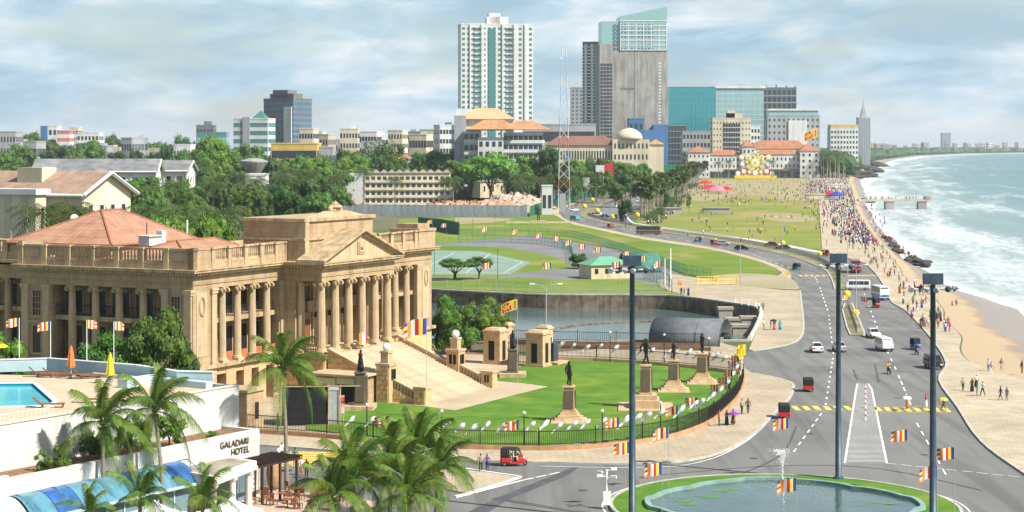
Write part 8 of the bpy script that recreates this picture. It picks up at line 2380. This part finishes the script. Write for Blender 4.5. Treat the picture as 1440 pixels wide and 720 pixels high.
# signs along the far road
x = XD(950, 1400); o = thing('gantry_sign', 'green overhead road sign on the far road', 'sign', (x, 1400, 0))
for sx in (-16, 14): MB().cyl((sx, 0, 0), (sx, 0, 17), 0.35, n=6).build('post', 'galvanised', o)
MB().bx(-16, 4, -0.3, 0.3, 11.5, 16.8).build('panel', 'flag_green', o); MB().bx(5, 14, -0.3, 0.3, 12, 16.5).build('panel', 'flag_red', o)
D = 1050; o = thing('billboard', 'red and white billboard beside the far road trees', 'billboard', (XD(850, D), D, 0)); MB().bx(-5, 0, -0.2, 0.2, 9, 20).build('panel', 'b_w', o); MB().bx(0, 5, -0.3, 0.3, 7, 21).build('panel', 'flag_red', o); MB().bx(-0.3, 0.3, 0.3, 0.9, 0, 12).build('post', 'galvanised', o)
D = 830; o = thing('banner_board', 'tall white and dark banner board at the hoarding corner', 'billboard', (XD(791, D), D, 0)); MB().bx(-1.4, 1.4, -0.2, 0.2, 1.5, 9.5).build('panel', 'b_grey', o); MB().bx(-1.2, -0.9, 0.2, 0.5, 0, 9).build('post', 'galvanised', o)
bld(820, 829, 250, 1000, 'blank white billboard above the green hoarding', 'b_w', 'b_w', 0, 1, 0.4, name='billboard', parapet=False, z0=9)
# --- coast beyond
o = bld(1207, 1224, 166, 2900, 'pointed pale tower on the far shore', 'b_grey', 'g_blue', 24, 5, 18, fw=0.5, name='coast_tower'); MB().box(0, 9, o['h'], 10, 10, 14, top=(0.5, 0.5)).box(0, 9, o['h'] + 14, 4, 4, 16, top=(0.1, 0.1)).build('spire', 'b_grey', o)
o = bld(1168, 1207, 181, 2300, 'white seafront hotel with yellow roof storey', 'b_w', 'g_dark', 8, 9, 24, fw=0.55, fh=0.5, name='seafront_hotel'); box_on(o, -o['w'] / 2, o['w'] / 2, 0, 20, o['h'], o['h'] + 5, 'b_yel', 'roof_storey')
bld(1325, 1337, 187, 8000, 'lone dark block standing far down the coast', 'b_grey', 'g_blue', 10, 6, 30, name='coast_tower')
rng = random.Random(12)
for i in range(84):
    t = rng.random(); D = lerp(2300, 9450, t ** 0.8); x = edgeX(D) - rng.uniform(25, 60 + D * 0.035)
    wpx = rng.uniform(5, 12) * (1 - 0.4 * t); hpx = rng.uniform(7, 24) * (1 - 0.45 * t); pxx = 720 + x / D * F
    mt, cn = mats_[rng.randrange(4)]
    bld(pxx - wpx / 2, pxx + wpx / 2, HY + F * H / D - hpx, D, '%s block in the distant row of buildings along the shore' % cn, mt, 'g_dark', max(2, int(hpx / 3)), max(2, int(wpx / 2.5)), 20, rng.uniform(-.3, .3), fh=0.45, name='coast_block')['group'] = 'distant buildings along the shore'
# --- pier
D = 985; o = thing('pier', 'concrete pier on two stout legs reaching over the surf', 'pier', (0, 0, 0)); zd = ZD(280, D)
xa, xb = XD(1206, D), XD(1308, D)
MB().bx(xa, xb, D - 2.5, D + 2.5, zd - 1.2, zd).build('deck', 'b_beige', o); MB().bx(xb - 3, xb, D - 2.6, D + 2.6, zd, zd + 1.6).build('end_wall', 'b_conc', o)
for px in (1250, 1296): MB().box(XD(px, D), D, -5, 4.4, 4.4, zd + 3.9).build('leg', 'b_conc', o)
for s_ in (-2.4, 2.4): MB().bx(xa, xb, D + s_ - 0.06, D + s_ + 0.06, zd + 1.0, zd + 1.12).build('rail', 'b_w', o)
# --- stalls on the green and promenade
for i, (px, py, w_, c, lb) in enumerate(((1000, 270, 12, 'flag_red', 'red canopy stall on the green under the trees'), (1008, 272, 12, 'cloth_pink', 'pink canopy stall beside the red canopy stall'), (1022, 272, 7, 'flag_red', 'small red stall on the worn ground'), (992, 262, 10, 'flag_red', 'red canopy stall close to the seaside hotel'), (1176, 281, 9, 'flag_blue', 'blue stall in the promenade crowd'), (1168, 279, 7, 'flag_red', 'red topped stall beside the blue stall'), (1174, 264, 12, 'b_w', 'long white awning in the promenade crowd'), (1150, 279, 14, 'b_cream', 'low cream kiosk at the green corner'), (1007, 300, 12, 'b_conc', 'low concrete block on the green'), (940, 300, 12, 'b_grey', 'low grey platform under the avenue palms'))):
    x, D = G(px, py); o = thing('stall', lb, 'stall', (x, D, 0.14))
    h = 2.6 if c.startswith(('flag', 'cloth')) else 2.2
    if c.startswith('b_'): MB().bx(-w_ / 2, w_ / 2, -2, 2, 0, h).build('body', c, o); MB().bx(-w_ / 2 - 0.4, w_ / 2 + 0.4, -2.4, 2.4, h, h + 0.4).build('roof', c, o)
    else:
        MB().lathe([(w_ * 0.6, h - 0.6), (w_ * 0.58, h - 0.2), (w_ * 0.2, h + 1.6), (0.1, h + 2.2)], 8).build('canopy', c, o)
        for a in range(4): MB().cyl((w_ * 0.5 * cos(a * 1.57), w_ * 0.5 * sin(a * 1.57), 0), (w_ * 0.5 * cos(a * 1.57), w_ * 0.5 * sin(a * 1.57), h), 0.1, n=5).build('post', 'galvanised', o)
# ================================================================== trees of the town
LB = {'round': 'rounded green tree', 'round2': 'dark rounded tree', 'broad': 'broad bright green tree', 'broad2': 'broad spreading tree', 'tall': 'tall dark tree', 'loose': 'loose leafy tree'}
rt = random.Random(21)
def row(x0, x1, D0, D1, t0, t1, wpx, n, kinds, where, group, jit=1.0):
    for i in range(n):
        px = lerp(x0, x1, (i + 0.5 + rt.uniform(-.45, .45) * jit) / n); k = rt.choice(kinds); D = rt.uniform(D0, D1)
        tree_px(px, D, rt.uniform(t0, t1), wpx * rt.uniform(0.75, 1.35), k, LB[k] + ' ' + where, group)
M4 = ('round', 'round2', 'broad', 'broad2'); DK = ('round2', 'tall', 'round', 'broad2')
row(62, 350, 300, 318, 299, 309, 52, 12, ('broad', 'broad', 'round', 'loose'), 'in the hedge line behind the parliament roof', 'hedge trees behind the parliament')
row(66, 300, 330, 350, 290, 300, 56, 11, ('broad', 'broad', 'round'), 'in the back row behind the parliament roof', 'back row of trees behind the parliament')
row(180, 470, 560, 640, 257, 271, 42, 14, DK, 'of the dark grove behind the parliament attic', 'dark grove')
row(175, 480, 660, 740, 246, 260, 46, 14, DK, 'of the second rank of the dark grove', 'dark grove second rank')
row(0, 300, 850, 1050, 222, 236, 44, 14, M4, 'around the grey roofed buildings', 'trees round the grey roofed buildings')
row(260, 520, 950, 1080, 212, 234, 42, 14, M4, 'between the parking structure and the grove', 'trees below the parking structure')
row(480, 660, 1020, 1120, 208, 228, 40, 11, DK, 'behind the cream concrete block', 'trees behind the concrete block')
row(630, 770, 1000, 1040, 218, 240, 50, 8, ('broad', 'round', 'broad'), 'in front of the stepped hotel', 'trees in front of the stepped hotel')
row(765, 905, 1080, 1250, 220, 234, 32, 13, M4, 'along the far road by the domed building', 'trees by the domed building')
row(770, 900, 900, 1040, 240, 256, 28, 9, ('round2', 'round', 'loose'), 'behind the green hoarding', 'trees behind the green hoarding')
row(0, 640, 1300, 1480, 200, 212, 36, 26, DK, 'among the far town blocks', 'trees among the far town blocks')
row(0, 800, 1800, 2400, 190, 200, 30, 34, DK, 'on the skyline beyond the town', 'skyline trees')
tree_px(300, 1100, 191, 74, 'broad', 'great domed green tree standing out before the office blocks')
tree_px(690, 960, 214, 88, 'broad', 'very wide bright rain tree before the stepped hotel'); tree_px(640, 980, 222, 60, 'broad2', 'wide bright tree beside the rain tree of the stepped hotel'); tree_px(770, 1010, 205, 46, 'round2', 'dark round tree rising against the stepped hotel balconies')
tree_px(540, 1180, 196, 70, 'loose', 'feathery grey green tree above the concrete block'); tree_px(130, 1500, 194, 40, 'broad2', 'hill of green trees beside the pink banded block'); tree_px(45, 1700, 183, 40, 'broad2', 'round wooded knoll on the far left skyline'); tree_px(880, 700, 279, 24, 'round2', 'small dark tree in the parking bay')
# far wooded land and coast: too far to count
def far_wood(name, px0, px1, D0, D1, h, n, seed, label, coast=False):
    r = random.Random(seed); mb = MB()
    for i in range(n):
        D = lerp(D0, D1, r.random() ** 1.4); x = XD(r.uniform(px0, px1), D)
        if coast or x > edgeX(D) - 25: x = edgeX(D) - r.uniform(18, 25 + D * (0.05 if coast else 0.02))
        s_ = r.uniform(0.6, 1.2) * h; a = r.uniform(0, 6)
        vs = [(x + s_ * 0.9 * cos(a + k * 1.257), D + s_ * 0.9 * sin(a + k * 1.257), s_ * r.uniform(0.25, 0.5)) for k in range(5)] + [(x + s_ * 0.55 * cos(a + k * 1.257 + 0.6), D + s_ * 0.55 * sin(a + k * 1.257 + 0.6), s_ * r.uniform(0.75, 1.0)) for k in range(5)] + [(x, D, s_ * 1.08)] + [(x + s_ * 0.7 * cos(a + k * 1.257), D + s_ * 0.7 * sin(a + k * 1.257), 0) for k in range(5)]
        fs = []
        for k in range(5):
            k2 = (k + 1) % 5
            fs += [(k, k2, 5 + k), (5 + k, k2, 5 + k2), (5 + k, 5 + k2, 10), (11 + k, 11 + k2, k2, k)]
        mb.add(vs, fs)
    o = mb.build(name, 'leaf_dark', kind='stuff'); o['label'] = label; o['category'] = 'woodland'
far_wood('far_woodland', -40, 1150, 2300, 9000, 15, 5200, 5, 'distant wooded land merging into the skyline')
far_wood('coast_woodland', 1150, 1460, 2200, 10200, 20, 3000, 6, 'trees merging along the distant curving shore', True)
far_wood('town_undergrowth', -30, 780, 1010, 1800, 7, 3600, 8, 'low greenery merging between the town buildings')
# ------------------------------------------------------------------ distant palms
def palm_mesh(seed, nf, fl, lean):
    r = random.Random(seed); mb = MB()
    for i in range(nf):
        a = i * 2.4; up = lerp(0.9, -0.35, i / nf) + r.uniform(-.1, .1)
        pts = [Vector((0, 0, 0))]
        for k in range(1, 6):
            t = k / 5; pts.append(Vector((cos(a) * fl * t, sin(a) * fl * t, fl * (up * t - 0.75 * t * t))))
        side = Vector((-sin(a), cos(a), 0))
        for k in range(12):
            t = 0.1 + 0.88 * k / 11; j = min(4, int(t * 5)); p = pts[j].lerp(pts[j + 1], t * 5 - j); d = (pts[j + 1] - pts[j]).normalized()
            for sg in (-1, 1):
                q = len(mb.v); l_ = fl * 0.3 * (0.5 + 0.8 * sin(pi * t) ** 0.7); e = p + (side * sg * 0.8 + d * 0.6).normalized() * l_ + Vector((0, 0, -l_ * 0.55))
                mb.v += [tuple(p - d * fl * 0.022), tuple(p + d * fl * 0.022), tuple(e)]; mb.f.append((q, q + 1, q + 2)); mb.m.append(0)
    return mb.mesh('crown', 'leaf_palm_far')
PC = [palm_mesh(i, 22, 0.27, 0) for i in range(3)]
PT = MB().tube([(0, 0, 0), (0.015, 0, 0.5), (0.0, 0, 1.0)], [0.022, 0.016, 0.012], 6).mesh('trunk', 'palm_bark', True)
r_ = random.Random(3); mb = MB()
for i in range(420):       # fan leaves packed in a ball
    d = Vector((r_.gauss(0, 1), r_.gauss(0, 1), r_.gauss(0.25, 1))).normalized(); p = d * r_.uniform(0.08, 0.19); a = d.cross(Vector((r_.uniform(-1, 1), r_.uniform(-1, 1), 1))).normalized(); b = (d * 0.7 + d.cross(a) * 0.5).normalized(); s_ = r_.uniform(0.03, 0.06)
    q = len(mb.v); mb.v += [tuple(p - b * s_), tuple(p + a * s_), tuple(p + b * s_ * 1.2), tuple(p - a * s_)]; mb.f.append((q, q + 1, q + 2, q + 3)); mb.m.append(0)
FC = mb.mesh('crown', 'leaf_fan')
def far_palm(x, D, h, label, group, fan=False):
    o = thing('fan_palm' if fan else 'palm_tree', label, 'palm tree', (x, D, 0), rt.uniform(0, 6), group, h)
    put('trunk', PT, o); put('crown', FC if fan else PC[rt.randrange(3)], o, (0, 0, 0.97), 0, None, rt.uniform(0.85, 1.15) * (1.25 if fan else min(1.4, 5.2 / 0.27 / h)))
for i, (px, D, ty) in enumerate(((512, 905, 240), (555, 900, 250), (627, 905, 252), (637, 900, 250), (466, 890, 250), (480, 930, 246), (395, 690, 246), (420, 700, 248), (440, 760, 240), (360, 640, 252), (470, 800, 248), (300, 620, 256), (250, 610, 256), (340, 700, 244), (725, 960, 246), (745, 950, 248), (760, 960, 250), (780, 950, 246), (800, 930, 250), (730, 940, 256), (815, 960, 252), (700, 1040, 236), (835, 1010, 244), (100, 330, 290), (210, 335, 290), (262, 320, 292), (315, 325, 294), (60, 320, 292), (575, 1000, 240), (410, 820, 238), (455, 990, 226), (285, 900, 234), (865, 1100, 232), (880, 1150, 230), (850, 1120, 236))):
    far_palm(XD(px, D), D, ZD(ty, D), 'coconut palm ' + ('above the hedge behind the parliament roof' if D < 400 else 'in the dark grove behind the parliament attic' if D < 850 else 'beside the cream concrete block' if px < 650 else 'among the trees beyond the green hoarding'), 'coconut palms of the town')
for i, (px, D, ty) in enumerate(((1158, 1740, 212), (1163, 1760, 215), (1168, 1735, 214), (1174, 1770, 211), (1180, 1760, 214), (1186, 1790, 213), (1155, 1770, 216), (1178, 1730, 217), (1085, 1745, 226), (1025, 1745, 226), (1010, 1740, 228))):
    far_palm(XD(px, D), D, ZD(ty, D), 'coconut palm standing beside the seaside hotel', 'palms by the seaside hotel')
row(1152, 1192, 1760, 1900, 216, 226, 25, 9, DK, 'in the clump beside the seaside hotel', 'tree clump by the seaside hotel')
# avenue of fan palms along the green
for i in range(72):
    t = (i // 2) / 36; px = lerp(902, 986, t ** 0.8) + rt.uniform(-6, 9); py = lerp(312, 252, t ** 0.8) + rt.uniform(-4, 3)
    x, D = G(px, py); far_palm(x, D, rt.uniform(11, 15), 'fan palm of the avenue between the far road and the green', 'fan palm avenue', True)
row(915, 975, 760, 1250, 268, 276, 10, 4, ('round2', 'loose'), 'under the fan palm avenue', 'bushes of the palm avenue')
for i in range(16):
    t = i / 16; px = lerp(908, 972, t) + rt.uniform(-5, 12); py = lerp(314, 262, t); x, D = G(px, py)
    tree((x, D, 0), rt.uniform(3.5, 6.5), rt.uniform(4, 8), 'loose', 'low leafy tree in the shade strip of the fan palms', 'low trees under the fan palms')
# ================================================================== people out and about
rp = random.Random(77); TOPS = ['white', 'white', 'white', 'red', 'blue', 'black', 'yellow', 'green', 'pink', 'purple', 'orange', 'grey', 'teal', 'pale blue', 'brown', 'khaki']; BOT = ['black', 'navy', 'black', 'blue', 'brown', 'grey', 'white', 'red', 'khaki']
def walker(x, y, z, where, k=None, top=None, bot=None, rz=None, sit=False):
    top = top or rp.choice(TOPS); bot = bot or rp.choice(BOT); k = rp.randrange(5) if k is None else k
    return person((x, y, z), rp.uniform(0, 6.28) if rz is None else rz, k, top, bot, '%s person in %s top and %s %s %s' % ('seated' if sit else ('standing', 'walking', 'walking', 'standing', 'standing')[k], top, bot, 'skirt' if k == 3 else 'trousers', where), 'people ' + where, PSIT if sit else None, rp.uniform(0.93, 1.06))
def at_px(px, py, where, z=0.16, **k):
    x, D = G(px, py, z); return walker(x, D, z, where, **k)
# those the photograph shows largest
for px, py, k, t, b in ((676, 664, 1, 'khaki', 'black'), (685, 663, 2, 'purple', 'navy')): at_px(px, py, 'crossing beside the red auto rickshaw', 0.03, k=k, top=t, bot=b, rz=pi)
for px, py, k, t, b in ((1011, 599, 0, 'red', 'black'), (1022, 598, 3, 'black', 'black'), (1031, 597, 3, 'purple', 'brown'), (1043, 582, 0, 'khaki', 'black'), (1052, 582, 1, 'brown', 'navy')): at_px(px, py, 'on the garden pavement', k=k, top=t, bot=b)
for px, py, k, t, b in ((396, 648, 1, 'white', 'black'), (392, 652, 2, 'white', 'navy'), (415, 655, 1, 'green', 'blue'), (424, 668, 1, 'white', 'orange'), (431, 672, 0, 'black', 'black')): at_px(px, py, 'at the crossing by the hotel patio', 0.05, k=k, top=t, bot=b)
for px, py, k, t, b in ((1276, 575, 3, 'white', 'orange'), (1302, 574, 3, 'red', 'white'), (1327, 578, 1, 'black', 'brown')): at_px(px, py, 'on the zebra crossing', 0.05, k=k, top=t, bot=b, rz=-pi / 2)
for i, (px, py, t, b) in enumerate(((1354, 549, 'khaki', 'black'), (1367, 551, 'black', 'black'), (1374, 557, 'green', 'navy'), (1382, 557, 'white', 'black'), (1407, 563, 'black', 'navy'), (1416, 563, 'grey', 'grey'), (1373, 545, 'white', 'black'), (1390, 522, 'white', 'grey'), (1408, 521, 'brown', 'khaki'), (1394, 526, 'pale blue', 'white'), (1437, 525, 'black', 'brown'), (1295, 461, 'black', 'brown'), (1301, 461, 'pink', 'grey'), (1305, 462, 'white', 'pink'))): at_px(px, py, 'on the paving past the parked jeep', 0.14, k=(0, 3, 0, 1, 2)[i % 5], top=t, bot=b)
for px, py, t, b in ((1074, 463, 'white', 'black'), (1084, 464, 'brown', 'pink'), (1089, 464, 'pink', 'pink'), (1097, 464, 'teal', 'teal'), (1067, 437, 'white', 'black'), (1073, 437, 'teal', 'black'), (958, 416, 'black', 'navy'), (962, 416, 'navy', 'black'), (968, 416, 'navy', 'navy')): at_px(px, py, 'on the paved forecourt by the channel', 0.1, k=3 if b == t else 0, top=t, bot=b)
for px, py in ((1339, 434), (1345, 433), (1330, 462), (1322, 449)): at_px(px, py, 'on the open sand', -0.9, k=1)
# umbrellas held up by some of them
for px, py, c, lb in ((1032, 579, 'purple', 'purple umbrella held over the group on the garden pavement'), (415, 642, 'red', 'red umbrella held at the crossing by the patio'), (1275, 557, 'white', 'white umbrella on the zebra crossing'), (1326, 559, 'yellow', 'orange yellow umbrella on the zebra crossing'), (1088, 449, 'black', 'black umbrella on the paved forecourt')):
    x, D = G(px, py + 20 if px != 1088 else py + 15, 0.1); z = ZD(py, D)
    o = thing('umbrella', lb, 'umbrella', (x, D, z - 0.3)); MB().lathe([(0.62, 0), (0.5, 0.17), (0.25, 0.28), (0.03, 0.33)], 8).build('canopy', 'cloth_' + c, o); MB().cyl((0, 0, -0.75), (0, 0, 0.3), 0.015, n=4).build('shaft', 'black_iron', o)
# promenade strollers, denser towards the far end
n_ = 0
while n_ < 150:
    t = rp.random() ** 1.25; py = lerp(318, 470, t); D = F * H / (py - HY)
    x = edgeX(D) - abs(rp.gauss(0, 1)) * lerp(6, 3.5, t) - 0.6; px = 720 + x / D * F
    if px < 1180 + (py - 330) * 0.75 and rp.random() < 0.8: continue
    walker(x, D, 0.14, 'along the sea edge of the promenade', sit=rp.random() < 0.06); n_ += 1
for i in range(22):
    px, py = rp.uniform(1162, 1235), rp.uniform(310, 385)
    x, D = G(px, py, 0.14)
    if (px - 1150) < (py - 350) * 1.6: continue
    walker(x, D, 0.14, 'on the sandy strip beside the green')
for i in range(22): px = rp.uniform(1232, 1285); at_px(px, interp([(1232, 322), (1285, 366)], px) + rp.uniform(-2, 6), 'paddling at the foot of the beach', -1.9)
for px, py in [(1068 + rp.uniform(-3, 3), 327) for _ in range(3)] + [(985 + rp.uniform(-12, 12), 311 + rp.uniform(-3, 3)) for _ in range(8)] + [(1035 + rp.uniform(-6, 6), 290 + rp.uniform(-4, 2)) for _ in range(5)] + [(rp.uniform(960, 1150), rp.uniform(285, 345)) for _ in range(52)]:
    if py - 285 < (1000 - px) * 0.9: continue
    at_px(px, py, 'spread over the great green', 0.1)
# the crowd beyond, which merges
def crowd(name, label, pts):
    mb = MB()
    for x, y, z in pts:
        t = rp.randrange(9); a = rp.uniform(0, 3); s_ = rp.uniform(0.9, 1.1)
        mb.box(x, y, z, 0.3 * s_, 0.24, 0.85, 9 + t % 3, a, top=(1.15, 1.1)).box(x, y, z + 0.85, 0.4 * s_, 0.24, 0.58, t, a, top=(1.1, 0.9)); mb.lathe([(0.05, z + 1.43), (0.11, z + 1.5), (0.12, z + 1.62), (0.05, z + 1.7)], 6, x, y, 12)
    o = mb.build(name, ['cloth_white', 'cloth_white', 'cloth_red', 'cloth_blue', 'cloth_pink', 'cloth_khaki', 'cloth_grey', 'cloth_black', 'cloth_pale_blue', 'cloth_black', 'cloth_navy', 'cloth_brown', 'hair'], kind='stuff'); o['label'] = label; o['category'] = 'crowd'
pts = []
for i in range(850):
    py = 252 + 92 * rp.random() ** 1.2; D = F * H / (py - HY); x = edgeX(D) - rp.uniform(0.5, lerp(40, 14, (py - 252) / 92)) * rp.uniform(0.2, 1); pts.append((x, D, 0.14))
for i in range(320): px, py = rp.gauss(1152, 12), rp.uniform(254, 275); pts.append((*G(px, py), 0.14))
crowd('promenade_crowd', 'dense far crowd on the promenade beyond the blue stall', pts)
crowd('green_crowd', 'far people dotted over the worn end of the green', [(*G(rp.uniform(985, 1148), rp.uniform(254, 286)), 0.14) for _ in range(200)] + [(*G(*(lambda t: (lerp(915, 985, t) + rp.uniform(-8, 14), lerp(316, 258, t)))(rp.random())), 0.14) for _ in range(190)])
crowd('bathers', 'far bathers standing in the shallows by the pier', [(shoreX(D) + rp.uniform(-14, 10), D, -2.7) for D in [rp.uniform(700, 1050) for _ in range(90)]])
crowd('pier_visitors', 'people lining the deck of the pier', [(XD(rp.uniform(1212, 1304), 985), 985 + rp.uniform(-1.8, 1.8), ZD(280, 985)) for _ in range(22)])
# ================================================================== air
hz = MB().bx(-15000, 24000, -60, 35000, -6.5, 230).build('haze', [], kind='stuff')
m = bpy.data.materials.new('haze_air'); m.use_nodes = True; t = m.node_tree; t.nodes.remove(t.nodes['Principled BSDF'])
pv = t.nodes.new('ShaderNodeVolumePrincipled'); pv.inputs['Color'].default_value = (0.86, 0.93, 1.0, 1); pv.inputs['Density'].default_value = 0.00005; pv.inputs['Anisotropy'].default_value = 0.1
t.links.new(pv.outputs[0], t.nodes['Material Output'].inputs['Volume']); hz.data.materials.append(m)
